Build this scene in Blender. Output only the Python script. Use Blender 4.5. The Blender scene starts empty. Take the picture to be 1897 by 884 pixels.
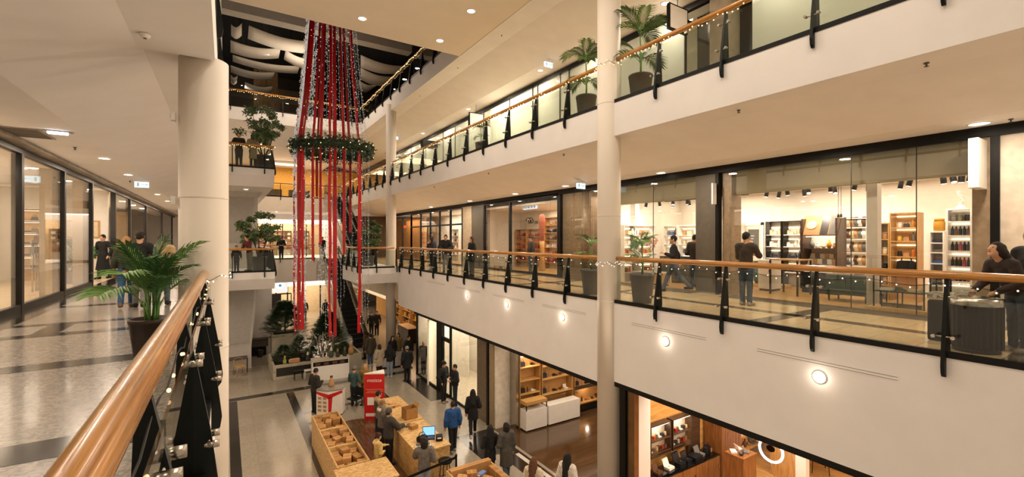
import bpy, bmesh, math, random
import numpy as np
from mathutils import Vector, Matrix

random.seed(7)
SC = bpy.context.scene
COL = SC.collection
PI = math.pi
D_ = math.radians

# ------------------------------------------------------------------ camera
FPX = 830.0
YAW = math.atan(530.5 / FPX)
cam_d = bpy.data.cameras.new('camera')
cam_d.sensor_fit = 'HORIZONTAL'
cam_d.sensor_width = 36.0
cam_d.lens = 36.0 * FPX / 1897.0
cam_d.shift_y = 1.0 / 1897.0
cam_d.clip_start = 0.05
cam_d.clip_end = 200
cam = bpy.data.objects.new('camera', cam_d)
cam.location = (0, 0, 1.6)
cam.rotation_euler = (PI / 2, 0, -YAW)
COL.objects.link(cam)
SC.camera = cam
SC.view_settings.view_transform = 'Standard'
SC.view_settings.look = 'None'
SC.view_settings.gamma = 1.0
SC.view_settings.use_curve_mapping = False
SC.view_settings.exposure = 0.27

# ------------------------------------------------------------------ world (faint warm interior ambience of the open mall behind)
wd = bpy.data.worlds.new('world')
SC.world = wd
wd.use_nodes = True
wd.node_tree.nodes['Background'].inputs[0].default_value = (1.0, 0.78, 0.56, 1)
wd.node_tree.nodes['Background'].inputs[1].default_value = 0.5

WARM = (1.0, 0.815, 0.63)
WARM2 = (1.0, 0.70, 0.42)
NEUT = (1.0, 0.86, 0.71)


def area(loc, sx, sy, power, color=WARM, rot=(0, 0, 0), name='area_lamp', spread=180):
    l = bpy.data.lights.new(name, 'AREA')
    l.shape = 'DISK' if sx == sy else 'RECTANGLE'
    l.size = sx
    if sx != sy:
        l.size_y = sy
    l.energy = power
    l.color = color
    l.spread = math.radians(spread)
    o = bpy.data.objects.new(name, l)
    o.location = loc
    o.rotation_euler = rot
    COL.objects.link(o)
    return o


def point(loc, power, r=0.1, color=WARM):
    l = bpy.data.lights.new('point_lamp', 'POINT')
    l.energy = power
    l.shadow_soft_size = r
    l.color = color
    o = bpy.data.objects.new('point_lamp', l)
    o.location = loc
    COL.objects.link(o)
    return o


def lamps(xs, ys, z, power, color=WARM, r=0.24):
    for x in xs:
        for y in ys:
            area((x, y, z), r, r, power, color)


# walkway ceilings (rows of downlights), atrium soffit, ground-floor ceilings, and added fill lamps
lamps([-3.0], [1.5 + 3.4 * k for k in range(12)], 3.66, 41)
lamps([10.7], [-1 + 3.0 * k for k in range(13)], 3.62, 54)
lamps([11.2], [-1 + 3.4 * k for k in range(12)], 8.76, 58)
lamps([3.4, 5.6], [1.2, 4.2, 7.2, 10.2, 13.4, 16.2], 9.3, 57, NEUT)
lamps([2.0, 4.2, 6.4], [27.6, 30.0, 32.4], 12.6, 42)  # mid-air grid without fixtures, added to brighten the dark top floor
area((4.0, 31, 11.2), 0.8, 0.8, 60, rot=(PI, 0, 0))  # unseen upward fill, added to light the baffles from below
for yy in (16.48, 13.38, 10.29, 7.2, 3.53):
    area((8.30, yy, -0.7), 0.2, 0.2, 70, rot=(0, PI / 2, 0))
area((4.0, 38, 8.5), 7, 3, 200, color=WARM2)
area((5.0, 45, 3.4), 9, 3, 260)
area((4.0, 43, -2.2), 9, 2, 200)
area((10.5, 34, -2.3), 4, 6, 160, color=WARM2)


lamps([-1.8], [3, 8, 13, 18, 23, 28], -1.65, 50)  # unseen row added to brighten the ground floor and right fascia


# ------------------------------------------------------------------ materials (all node based)
def lin(h):
    h = h.lstrip('#')
    r = [int(h[i:i + 2], 16) / 255 for i in (0, 2, 4)]
    return tuple(c / 12.92 if c <= 0.04045 else ((c + 0.055) / 1.055) ** 2.4 for c in r)


_M = {}


def mat(name, c, rough=0.6, metal=0.0, var=0.12, scale=6.0, bump=0.0, coat=0.0, stretch=None, c2=None, spec=0.5, detail=4.0, sss=0):
    """a principled material whose colour is a noise blend around c (or between c and c2)"""
    if name in _M:
        return _M[name]
    m = bpy.data.materials.new(name)
    m.use_nodes = True
    nt = m.node_tree
    b = nt.nodes['Principled BSDF']
    c = lin(c) if isinstance(c, str) else c
    d = lin(c2) if isinstance(c2, str) else c2
    if d is None:
        d = tuple(x * (1 - var) for x in c)
        c = tuple(min(1, x * (1 + var * 0.5)) for x in c)
    tc = nt.nodes.new('ShaderNodeTexCoord')
    mp = nt.nodes.new('ShaderNodeMapping')
    nt.links.new(tc.outputs['Object'], mp.inputs[0])
    mp.inputs['Scale'].default_value = stretch or (1, 1, 1)
    nz = nt.nodes.new('ShaderNodeTexNoise')
    nz.inputs['Scale'].default_value = scale
    nz.inputs['Detail'].default_value = detail
    nt.links.new(mp.outputs[0], nz.inputs['Vector'])
    rp = nt.nodes.new('ShaderNodeValToRGB')
    rp.color_ramp.elements[0].position = 0.35
    rp.color_ramp.elements[1].position = 0.65
    rp.color_ramp.elements[0].color = (*d, 1)
    rp.color_ramp.elements[1].color = (*c, 1)
    nt.links.new(nz.outputs['Fac'], rp.inputs[0])
    nt.links.new(rp.outputs[0], b.inputs['Base Color'])
    b.inputs['Roughness'].default_value = rough
    b.inputs['Metallic'].default_value = metal
    b.inputs['Specular IOR Level'].default_value = spec
    b.inputs['Coat Weight'].default_value = coat
    b.inputs['Coat Roughness'].default_value = 0.1
    if bump:
        bp = nt.nodes.new('ShaderNodeBump')
        bp.inputs['Strength'].default_value = bump
        bp.inputs['Distance'].default_value = 0.01
        nt.links.new(nz.outputs['Fac'], bp.inputs['Height'])
        nt.links.new(bp.outputs[0], b.inputs['Normal'])
    _M[name] = m
    return m


def emis(name, c, strength):
    if name in _M:
        return _M[name]
    m = bpy.data.materials.new(name)
    m.use_nodes = True
    nt = m.node_tree
    nt.nodes.clear()
    o = nt.nodes.new('ShaderNodeOutputMaterial')
    e = nt.nodes.new('ShaderNodeEmission')
    c = lin(c) if isinstance(c, str) else c
    tc = nt.nodes.new('ShaderNodeTexCoord')
    nz = nt.nodes.new('ShaderNodeTexNoise')
    nz.inputs['Scale'].default_value = 3
    nt.links.new(tc.outputs['Object'], nz.inputs['Vector'])
    mx = nt.nodes.new('ShaderNodeMix')
    mx.data_type = 'RGBA'
    mx.inputs['A'].default_value = (*c, 1)
    mx.inputs['B'].default_value = (*[x * 0.85 for x in c], 1)
    nt.links.new(nz.outputs['Fac'], mx.inputs['Factor'])
    nt.links.new(mx.outputs['Result'], e.inputs[0])
    e.inputs[1].default_value = strength
    nt.links.new(e.outputs[0], o.inputs[0])
    try:
        m.cycles.emission_sampling = 'NONE'
    except Exception:
        pass
    _M[name] = m
    return m


def glass(name, tint, refl=0.06, rough=0.0, haze=0.0):
    """thin architectural pane: tinted see-through plus a Fresnel mirror coat"""
    if name in _M:
        return _M[name]
    m = bpy.data.materials.new(name)
    m.use_nodes = True
    nt = m.node_tree
    nt.nodes.clear()
    o = nt.nodes.new('ShaderNodeOutputMaterial')
    t = nt.nodes.new('ShaderNodeBsdfTransparent')
    t.inputs[0].default_value = (*tint, 1)
    g = nt.nodes.new('ShaderNodeBsdfGlossy')
    g.inputs['Roughness'].default_value = rough
    fr = nt.nodes.new('ShaderNodeLayerWeight')
    fr.inputs[0].default_value = 0.5
    pw = nt.nodes.new('ShaderNodeMath')
    pw.operation = 'POWER'
    pw.inputs[1].default_value = 4.5
    nt.links.new(fr.outputs['Facing'], pw.inputs[0])
    ad = nt.nodes.new('ShaderNodeMath')
    ad.operation = 'MULTIPLY_ADD'
    ad.inputs[1].default_value = 0.9
    ad.inputs[2].default_value = refl
    nt.links.new(pw.outputs[0], ad.inputs[0])
    mx = nt.nodes.new('ShaderNodeMixShader')
    nt.links.new(ad.outputs[0], mx.inputs[0])
    nt.links.new(t.outputs[0], mx.inputs[1])
    nt.links.new(g.outputs[0], mx.inputs[2])
    if haze:
        df = nt.nodes.new('ShaderNodeBsdfDiffuse')
        df.inputs[0].default_value = (0.75, 0.78, 0.72, 1)
        tr = nt.nodes.new('ShaderNodeBsdfTranslucent')
        tr.inputs[0].default_value = (0.75, 0.78, 0.72, 1)
        m3 = nt.nodes.new('ShaderNodeMixShader')
        m3.inputs[0].default_value = 0.5
        nt.links.new(df.outputs[0], m3.inputs[1])
        nt.links.new(tr.outputs[0], m3.inputs[2])
        m2 = nt.nodes.new('ShaderNodeMixShader')
        nz = nt.nodes.new('ShaderNodeTexNoise')
        nz.inputs['Scale'].default_value = 1.5
        rg = nt.nodes.new('ShaderNodeMapRange')
        rg.inputs['To Min'].default_value = haze * 0.9
        rg.inputs['To Max'].default_value = min(1, haze * 1.1)
        nt.links.new(nz.outputs['Fac'], rg.inputs['Value'])
        nt.links.new(rg.outputs[0], m2.inputs[0])
        nt.links.new(mx.outputs[0], m2.inputs[1])
        nt.links.new(m3.outputs[0], m2.inputs[2])
        mx = m2
    nt.links.new(mx.outputs[0], o.inputs[0])
    _M[name] = m
    return m


def tiles_mat(name, ca, cb, cm, tx, ty, rough=0.25, mortar=0.004, speck=60.0, off=0.0, coat=0.0, sp=0.3):
    """stone floor: brick-texture slabs with fine terrazzo speckle"""
    if name in _M:
        return _M[name]
    m = bpy.data.materials.new(name)
    m.use_nodes = True
    nt = m.node_tree
    b = nt.nodes['Principled BSDF']
    tc = nt.nodes.new('ShaderNodeTexCoord')
    br = nt.nodes.new('ShaderNodeTexBrick')
    br.offset = off
    br.inputs['Color1'].default_value = (*lin(ca), 1)
    br.inputs['Color2'].default_value = (*lin(cb), 1)
    br.inputs['Mortar'].default_value = (*lin(cm), 1)
    br.inputs['Scale'].default_value = 1.0
    br.inputs['Mortar Size'].default_value = mortar
    br.inputs['Brick Width'].default_value = tx
    br.inputs['Row Height'].default_value = ty
    nt.links.new(tc.outputs['Object'], br.inputs['Vector'])
    vo = nt.nodes.new('ShaderNodeTexVoronoi')
    vo.inputs['Scale'].default_value = speck
    nt.links.new(tc.outputs['Object'], vo.inputs['Vector'])
    nz = nt.nodes.new('ShaderNodeTexNoise')
    nz.inputs['Scale'].default_value = speck * 0.22
    nz.inputs['Detail'].default_value = 6
    nz.inputs['Distortion'].default_value = 1.5
    nt.links.new(tc.outputs['Object'], nz.inputs['Vector'])
    rp = nt.nodes.new('ShaderNodeValToRGB')
    rp.color_ramp.elements[0].position = 0.40
    rp.color_ramp.elements[0].color = (0.42, 0.42, 0.43, 1)
    rp.color_ramp.elements[1].position = 0.58
    rp.color_ramp.elements[1].color = (1.0, 1.0, 1.0, 1)
    nt.links.new(nz.outputs['Fac'], rp.inputs[0])
    mx = nt.nodes.new('ShaderNodeMix')
    mx.data_type = 'RGBA'
    mx.blend_type = 'MULTIPLY'
    mx.inputs['Factor'].default_value = sp
    nt.links.new(br.outputs['Color'], mx.inputs['A'])
    nt.links.new(rp.outputs[0], mx.inputs['B'])
    m2 = nt.nodes.new('ShaderNodeMix')
    m2.data_type = 'RGBA'
    m2.blend_type = 'OVERLAY'
    m2.inputs['Factor'].default_value = 0.12
    nt.links.new(mx.outputs['Result'], m2.inputs['A'])
    nt.links.new(vo.outputs['Color'], m2.inputs['B'])
    nt.links.new(m2.outputs['Result'], b.inputs['Base Color'])
    b.inputs['Roughness'].default_value = rough
    b.inputs['Coat Weight'].default_value = coat
    b.inputs['Coat Roughness'].default_value = 0.08
    _M[name] = m
    return m


def wood_mat(name, ca, cb, rough=0.35, axis='Y', scale=3.0, coat=0.0, stretch=14, plank=None):
    """long-grain wood along an axis, optionally cut into planks (width along the other horizontal axis)"""
    if name in _M:
        return _M[name]
    m = bpy.data.materials.new(name)
    m.use_nodes = True
    nt = m.node_tree
    b = nt.nodes['Principled BSDF']
    tc = nt.nodes.new('ShaderNodeTexCoord')
    mp = nt.nodes.new('ShaderNodeMapping')
    s = {'X': (1, stretch, stretch), 'Y': (stretch, 1, stretch), 'Z': (stretch, stretch, 1)}[axis]
    mp.inputs['Scale'].default_value = s
    nt.links.new(tc.outputs['Object'], mp.inputs[0])
    nz = nt.nodes.new('ShaderNodeTexNoise')
    nz.inputs['Scale'].default_value = scale
    nz.inputs['Detail'].default_value = 8
    nz.inputs['Distortion'].default_value = 0.6
    nt.links.new(mp.outputs[0], nz.inputs['Vector'])
    rp = nt.nodes.new('ShaderNodeValToRGB')
    rp.color_ramp.elements[0].position = 0.36
    rp.color_ramp.elements[0].color = (*lin(cb), 1)
    rp.color_ramp.elements[1].position = 0.62
    rp.color_ramp.elements[1].color = (*lin(ca), 1)
    nt.links.new(nz.outputs['Fac'], rp.inputs[0])
    out = rp.outputs[0]
    if plank:
        br = nt.nodes.new('ShaderNodeTexBrick')
        br.inputs['Scale'].default_value = 1
        br.inputs['Brick Width'].default_value = plank[0]
        br.inputs['Row Height'].default_value = plank[1]
        br.inputs['Mortar Size'].default_value = 0.004
        br.inputs['Color1'].default_value = (1, 1, 1, 1)
        br.inputs['Color2'].default_value = (0.72, 0.72, 0.72, 1)
        br.inputs['Mortar'].default_value = (0.35, 0.35, 0.35, 1)
        m2 = nt.nodes.new('ShaderNodeMapping')
        m2.inputs['Rotation'].default_value = (0, 0, PI / 2 if axis == 'Y' else 0)
        nt.links.new(tc.outputs['Object'], m2.inputs[0])
        nt.links.new(m2.outputs[0], br.inputs['Vector'])
        mx = nt.nodes.new('ShaderNodeMix')
        mx.data_type = 'RGBA'
        mx.blend_type = 'MULTIPLY'
        mx.inputs['Factor'].default_value = 1
        nt.links.new(out, mx.inputs['A'])
        nt.links.new(br.outputs['Color'], mx.inputs['B'])
        out = mx.outputs['Result']
    nt.links.new(out, b.inputs['Base Color'])
    b.inputs['Roughness'].default_value = rough
    b.inputs['Coat Weight'].default_value = coat
    b.inputs['Coat Roughness'].default_value = 0.12
    _M[name] = m
    return m


def osb_mat():
    if 'osb' in _M:
        return _M['osb']
    m = bpy.data.materials.new('osb')
    m.use_nodes = True
    nt = m.node_tree
    b = nt.nodes['Principled BSDF']
    tc = nt.nodes.new('ShaderNodeTexCoord')
    mp = nt.nodes.new('ShaderNodeMapping')
    mp.inputs['Scale'].default_value = (1, 2.2, 1.5)
    nt.links.new(tc.outputs['Object'], mp.inputs[0])
    vo = nt.nodes.new('ShaderNodeTexVoronoi')
    vo.inputs['Scale'].default_value = 14
    nt.links.new(mp.outputs[0], vo.inputs['Vector'])
    rp = nt.nodes.new('ShaderNodeValToRGB')
    e = rp.color_ramp.elements
    e[0].position = 0.1
    e[0].color = (*lin('#b98d52'), 1)
    e[1].position = 0.9
    e[1].color = (*lin('#dcb87c'), 1)
    sp = nt.nodes.new('ShaderNodeSeparateColor')
    nt.links.new(vo.outputs['Color'], sp.inputs[0])
    nt.links.new(sp.outputs[0], rp.inputs[0])
    nt.links.new(rp.outputs[0], b.inputs['Base Color'])
    b.inputs['Roughness'].default_value = 0.55
    _M['osb'] = m
    return m


WALL = mat('white_plaster', '#ebe7e4', 0.7, var=0.03, scale=1.5)
CEIL = mat('cream_ceiling', '#e9dcc8', 0.75, var=0.03, scale=1.0)
COLM = mat('column_paint', '#ded4c6', 0.55, var=0.02, scale=1.5)
GREYP = mat('pale_grey_panel', '#c9c4bd', 0.6, var=0.04)
BLACK = mat('black_metal', '#0a0b0a', 0.5, var=0.3, spec=0.25)
FIN = mat('dark_green_steel', '#0a100e', 0.5, var=0.3, spec=0.25)
FRAME = mat('bronze_frame', '#1c1815', 0.4, var=0.2)
CHROME = mat('brushed_steel', '#b9b2a8', 0.25, metal=1.0, var=0.1, scale=20)
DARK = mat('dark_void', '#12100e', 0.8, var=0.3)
STONE = mat('brown_stone', '#8f7c64', 0.45, var=0.18, scale=9, detail=8)
GLASS = glass('rail_glass', (0.87, 0.90, 0.87), 0.03)
SHOPGLASS = glass('shop_glass', (0.95, 0.95, 0.93), 0.06)
FROST = glass('frosted_glass', (0.9, 0.93, 0.88), 0.025, haze=0.88)
RAILWOOD = wood_mat('varnished_handrail', '#c28637', '#9c682c', 0.24, 'Y', 2.5, coat=0.45, stretch=22)
LAMP = emis('lamp_glow', (1.0, 0.86, 0.66), 9)
BULB = emis('bulb_glow', (1.0, 0.66, 0.28), 2.6)
BULBW = emis('bulb_white_glow', (1.0, 0.84, 0.60), 2.0)
EXITM = emis('exit_sign_glow', (0.55, 0.85, 1.0), 1.6)


# ------------------------------------------------------------------ mesh building
class MB:
    def __init__(s, o=(0, 0, 0)):
        s.v = []
        s.f = []
        s.sm = []
        s.mi = []
        s.o = o
        s.cur = 0

    def add(s, vs, fs, smooth=False):
        n = len(s.v)
        s.v += [tuple(p) for p in vs]
        s.f += [tuple(i + n for i in f) for f in fs]
        s.sm += [smooth] * len(fs)
        s.mi += [s.cur] * len(fs)
        return s

    def box(s, x0, x1, y0, y1, z0, z1):
        v = [(x, y, z) for z in (z0, z1) for y in (y0, y1) for x in (x0, x1)]
        return s.add(v, [(0, 2, 3, 1), (4, 5, 7, 6), (0, 1, 5, 4), (2, 6, 7, 3), (0, 4, 6, 2), (1, 3, 7, 5)])

    def cbox(s, c, d, rz=0, rx=0, ry=0):
        R = Matrix.Rotation(rz, 3, 'Z') @ Matrix.Rotation(ry, 3, 'Y') @ Matrix.Rotation(rx, 3, 'X')
        c = Vector(c)
        v = [c + R @ Vector((sx * d[0] / 2, sy * d[1] / 2, sz * d[2] / 2)) for sz in (-1, 1) for sy in (-1, 1) for sx in (-1, 1)]
        return s.add(v, [(0, 2, 3, 1), (4, 5, 7, 6), (0, 1, 5, 4), (2, 6, 7, 3), (0, 4, 6, 2), (1, 3, 7, 5)])

    def prism(s, poly, a, b, axis='Y', smooth=False):
        """poly in the two other axes (X,Z for Y; Y,Z for X; X,Y for Z), extruded from a to b"""
        def mk(p, t):
            return {'Y': (p[0], t, p[1]), 'X': (t, p[0], p[1]), 'Z': (p[0], p[1], t)}[axis]
        n = len(poly)
        v = [mk(p, a) for p in poly] + [mk(p, b) for p in poly]
        ar = sum(poly[i][0] * poly[(i + 1) % n][1] - poly[(i + 1) % n][0] * poly[i][1] for i in range(n))
        flip = (ar > 0) != (b > a)
        if axis == 'Y':
            flip = not flip
        side = [(i, (i + 1) % n, n + (i + 1) % n, n + i) for i in range(n)]
        caps = [tuple(range(n - 1, -1, -1)), tuple(range(n, 2 * n))]
        if flip:
            side = [f[::-1] for f in side]
            caps = [c[::-1] for c in caps]
        s.add(v, side, smooth)
        k = len(s.v) - 2 * n
        s.f += [tuple(i + k for i in c) for c in caps]
        s.sm += [False, False]
        s.mi += [s.cur] * 2
        return s

    def tube(s, pts, r, seg=8, closed=False, caps=True, flat=1.0):
        pts = [Vector(p) for p in pts]
        n = len(pts)
        rr = r if hasattr(r, '__len__') else [r] * n
        rings = []
        up = None
        for i in range(n):
            a = pts[(i - 1) % n] if (closed or i > 0) else pts[i]
            b = pts[(i + 1) % n] if (closed or i < n - 1) else pts[i]
            t = (b - a)
            if t.length < 1e-9:
                t = Vector((0, 0, 1))
            t.normalize()
            if up is None:
                up = Vector((0, 0, 1)) if abs(t.z) < 0.9 else Vector((0, 1, 0))
            x = t.cross(up)
            if x.length < 1e-6:
                x = t.cross(Vector((1, 0, 0)))
            x.normalize()
            y = x.cross(t)
            up = y
            rings.append([pts[i] + x * (math.cos(2 * PI * k / seg) * rr[i]) + y * (math.sin(2 * PI * k / seg) * rr[i] * flat) for k in range(seg)])
        v = [p for ring in rings for p in ring]
        f = []
        for i in range(n if closed else n - 1):
            for k in range(seg):
                a, b = i * seg, ((i + 1) % n) * seg
                f.append((a + k, a + (k + 1) % seg, b + (k + 1) % seg, b + k))
        s.add(v, f, True)
        if caps and not closed:
            k0 = len(s.v) - len(v)
            s.f += [tuple(k0 + i for i in range(seg - 1, -1, -1)), tuple(k0 + (n - 1) * seg + i for i in range(seg))]
            s.sm += [False, False]
            s.mi += [s.cur] * 2
        return s

    def lathe(s, prof, c=(0, 0, 0), seg=20, sx=1.0, sy=1.0, caps=True):
        v = []
        for r, z in prof:
            for k in range(seg):
                a = 2 * PI * k / seg
                v.append((c[0] + r * math.cos(a) * sx, c[1] + r * math.sin(a) * sy, c[2] + z))
        f = []
        for i in range(len(prof) - 1):
            for k in range(seg):
                f.append((i * seg + k, i * seg + (k + 1) % seg, (i + 1) * seg + (k + 1) % seg, (i + 1) * seg + k))
        s.add(v, f, True)
        if caps:
            k0 = len(s.v) - len(v)
            s.f += [tuple(k0 + i for i in range(seg - 1, -1, -1)), tuple(k0 + (len(prof) - 1) * seg + i for i in range(seg))]
            s.sm += [False, False]
            s.mi += [s.cur] * 2
        return s

    def sphere(s, c, r, seg=8, rings=6, sz=1.0):
        pr = [(max(1e-4, r * math.sin(PI * i / rings)), -r * sz * math.cos(PI * i / rings)) for i in range(rings + 1)]
        return s.lathe(pr, c, seg, caps=False)

    def build(s, name, m, parent=None, bev=0.0, loc=None, kind=None):
        me = bpy.data.meshes.new(name)
        o = s.o
        me.from_pydata([(p[0] - o[0], p[1] - o[1], p[2] - o[2]) for p in s.v], [], s.f)
        ms = m if isinstance(m, (list, tuple)) else [m]
        for q in ms:
            me.materials.append(q)
        me.polygons.foreach_set('use_smooth', s.sm)
        if len(ms) > 1:
            me.polygons.foreach_set('material_index', s.mi)
        me.update()
        ob = bpy.data.objects.new(name, me)
        COL.objects.link(ob)
        if parent is not None:
            ob.parent = parent
        elif loc is None:
            ob.location = o
        if loc is not None:
            ob.location = loc
        if bev:
            b = ob.modifiers.new('bevel', 'BEVEL')
            b.width = bev
            b.segments = 2
            b.limit_method = 'ANGLE'
        if kind:
            ob['kind'] = kind
        return ob


def tag(o, label, cat, group=None, kind=None):
    o['label'] = label
    o['category'] = cat
    if group:
        o['group'] = group
    if kind:
        o['kind'] = kind
    return o


def thing(name, label, cat, loc=(0, 0, 0), rz=0.0, group=None):
    e = bpy.data.objects.new(name, None)
    e.empty_display_size = 0.1
    e.location = loc
    e.rotation_euler = (0, 0, rz)
    COL.objects.link(e)
    return tag(e, label, cat, group)


def kids(o):
    return [c for c in o.children]


def dup(root, loc, rz=None, label=None, group=None, scale=None):
    def cp(o, par):
        c = o.copy()
        COL.objects.link(c)
        c.parent = par
        for ch in o.children:
            cp(ch, c)
        return c
    r = cp(root, None)
    r.location = loc
    if rz is not None:
        r.rotation_euler = (0, 0, rz)
    if label:
        r['label'] = label
    if group:
        r['group'] = group
    if scale:
        r.scale = (scale, scale, scale) if not hasattr(scale, '__len__') else scale
    return r


def struct(name, mb, m, bev=0.0):
    o = mb.build(name, m, bev=bev)
    o['kind'] = 'structure'
    return o


def ordinal(i):
    return ['first', 'second', 'third', 'fourth', 'fifth', 'sixth', 'seventh', 'eighth', 'ninth', 'tenth', 'eleventh', 'twelfth',
            'thirteenth', 'fourteenth', 'fifteenth', 'sixteenth', 'seventeenth', 'eighteenth', 'nineteenth', 'twentieth'][i]


SNY, CSY = math.sin(YAW), math.cos(YAW)


def pix(px, py, X=None, Y=None, Z=None):
    """world point seen at a photo pixel on a known plane (survey helper: each use fixes a real position in the hall)"""
    u = (px - 948.5) / FPX
    v = (443.0 - py) / FPX
    r = (SNY + u * CSY, CSY - u * SNY, v)
    t = X / r[0] if X is not None else (Y / r[1] if Y is not None else (Z - 1.6) / r[2])
    return (r[0] * t, r[1] * t, 1.6 + r[2] * t)


def text_mesh(s, size, m, parent, loc, rot, name='lettering', ext=0.004):
    c = bpy.data.curves.new(name, 'FONT')
    c.body = s
    c.size = size
    c.extrude = ext
    c.align_x = 'CENTER'
    c.align_y = 'CENTER'
    o = bpy.data.objects.new(name, c)
    COL.objects.link(o)
    dg = bpy.context.evaluated_depsgraph_get()
    me = bpy.data.meshes.new_from_object(o.evaluated_get(dg))
    bpy.data.objects.remove(o)
    me.materials.clear()
    me.materials.append(m)
    q = bpy.data.objects.new(name, me)
    COL.objects.link(q)
    q.parent = parent
    q.location = loc
    q.rotation_euler = rot
    return q


# ------------------------------------------------------------------ SHELL
L0, L1, L2, L3 = -5.5, 0.0, 5.1, 10.2
XR = 8.34      # right fascia
XL = -0.13     # left fascia
YB = -3.0      # behind the camera
TERR = tiles_mat('terrazzo_light', '#9f968d', '#999086', '#8f877d', 1.2, 1.2, 0.22, 0.002, 70, coat=0.3, sp=0.7)
TERR0 = tiles_mat('terrazzo_ground', '#a79d8c', '#9f9584', '#827a6d', 0.9, 0.9, 0.2, 0.004, 60, coat=0.2)
TERRR = tiles_mat('terrazzo_right', '#e0c59b', '#d8bb90', '#98846a', 0.6, 0.6, 0.18, 0.004, 60, coat=0.3)
BAND = mat('dark_granite', '#2b2724', 0.16, var=0.35, scale=40, coat=0.3)
OAKF = wood_mat('oak_floor', '#d6a868', '#bd8b4c', 0.3, 'Y', 2.0, stretch=10, plank=(1.4, 0.16))
BRNF = wood_mat('brown_wood_floor', '#5e452d', '#48331f', 0.14, 'X', 1.5, coat=0.4, stretch=12, plank=(1.6, 0.2))

# ground floor
struct('floor_ground', MB().box(-7, 18, -3, 52, L0 - 0.3, L0), TERR0)
b = MB()
for x0, x1, y0, y1 in [(2.35, 2.66, 0, 23.0), (0.12, 0.42, 0, 23.0), (-1, 8.2, 23.05, 23.5), (2.66, 3.7, 18.6, 18.85), (5.9, 6.2, 19.2, 23.0), (7.55, 8.45, 18.4, 21.8),
                      (2.66, 5.9, 19.9, 20.15), (6.95, 8.3, 12.7, 14.6), (7.6, 8.3, -1, 12.7), (7.2, 8.4, 24.2, 26.0), (-1, 2.0, 31.6, 31.9)]:
    b.box(x0, x1, y0, y1, L0, L0 + 0.002)
struct('floor_dark_bands', b, BAND)
b = MB().box(8.05, 8.2, -1, 12.4, L0 + 0.002, L0 + 0.004)
struct('floor_white_strip', b, mat('white_stone', '#d8d0c4', 0.3))
struct('floor_shop_wood', MB().box(8.42, 17.5, 8.4, 14.5, L0, L0 + 0.006), BRNF)
struct('floor_shop_oak', MB().box(8.42, 17.5, -3, 8.2, L0, L0 + 0.006), OAKF)

# first floor walkways
struct('floor_left', MB().box(-9, XL - 0.02, YB, 52, -0.25, 0), TERR)
struct('floor_right', MB().box(XR + 0.02, 11.95, YB, 52, -0.25, 0), TERRR)
struct('floor_shop_right', MB().box(11.95, 17.5, YB, 52, -0.25, 0.0), OAKF)
b = MB()
b.box(-3.87, -3.3, YB, 52, 0, 0.002)
for x0, x1, y0, y1 in [(-3.3, XL, 4.57, 5.0), (-3.3, XL, 7.7, 8.1), (-3.3, XL, 10.3, 10.6), (-3.3, XL, 11.6, 11.85), (-2.75, -2.4, 10.6, 11.6), (-3.3, XL, 14.4, 14.75),
                      (-3.3, XL, 18.0, 18.4), (-3.3, XL, 22, 22.4)]:
    b.box(x0, x1, y0, y1, 0, 0.002)
struct('floor_left_bands', b, BAND)
b = MB()
b.box(11.5, 11.95, YB, 7.4, 0, 0.002).box(11.5, 11.95, 8.3, 36, 0, 0.002)
for y in (1.2, 4.6, 9.6, 13.0, 16.4, 19.8, 23.2):
    b.box(8.4, 11.5, y, y + 0.32, 0, 0.002)
b.box(9.9, 10.2, YB, 25, 0, 0.002)
struct('floor_right_bands', b, mat('brown_granite', '#5d4e3d', 0.18, var=0.3, scale=40, coat=0.3))

# fascias of the first floor: right, left, far landings
FASC = WALL
b = MB()
b.box(XR, XR + 0.25, YB, 8.36, -2.03, -0.001)
struct('wall_fascia_right_near', b, FASC)
b = MB().box(XR, XR + 0.25, 8.36, 25.15, -2.2, -0.001)
struct('wall_fascia_right_far', b, FASC)
struct('ceiling_ground_right', MB().box(XR + 0.25, 17.5, YB, 52, -2.03, -0.25), CEIL)
struct('wall_fascia_left', MB().box(XL - 0.2, XL, YB, 25.2, -1.6, -0.002), FASC)
struct('ceiling_ground_left', MB().box(-9, XL - 0.2, YB, 52, -1.6, -0.25), CEIL)


def landing(name, x0, x1, y0, y1, z, slant=0.35):
    """balcony slab whose front edge has an upright band above a leaning soffit"""
    b = MB()
    b.prism([(y0, z), (y0, z - 0.37), (y0 + slant, z - 0.9), (y1, z - 0.9), (y1, z)], x0, x1, 'X')
    return struct(name, b, FASC)


landing('wall_landing_left_first', XL, 2.08, 25.2, 40.3, L1)
landing('wall_landing_right_first', 6.2, XR + 0.1, 25.16, 29.5, L1, 0.2)
landing('wall_landing_left_second', XL, 2.05, 25.2, 41.4, L2)
b = MB().box(2.0, 6.4, 40.3, 52, -1.9, 0)
b.box(6.4, XR, 40.6, 52, -1.9, 0)
struct('wall_landing_middle_first', b, FASC)
struct('wall_landing_middle_second', MB().box(2.0, XR, 41.3, 52, 3.9, L2), FASC)
struct('floor_right_end', MB().box(XR, 11.95, 25.15, 52, -1.0, -0.25), FASC)
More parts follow.
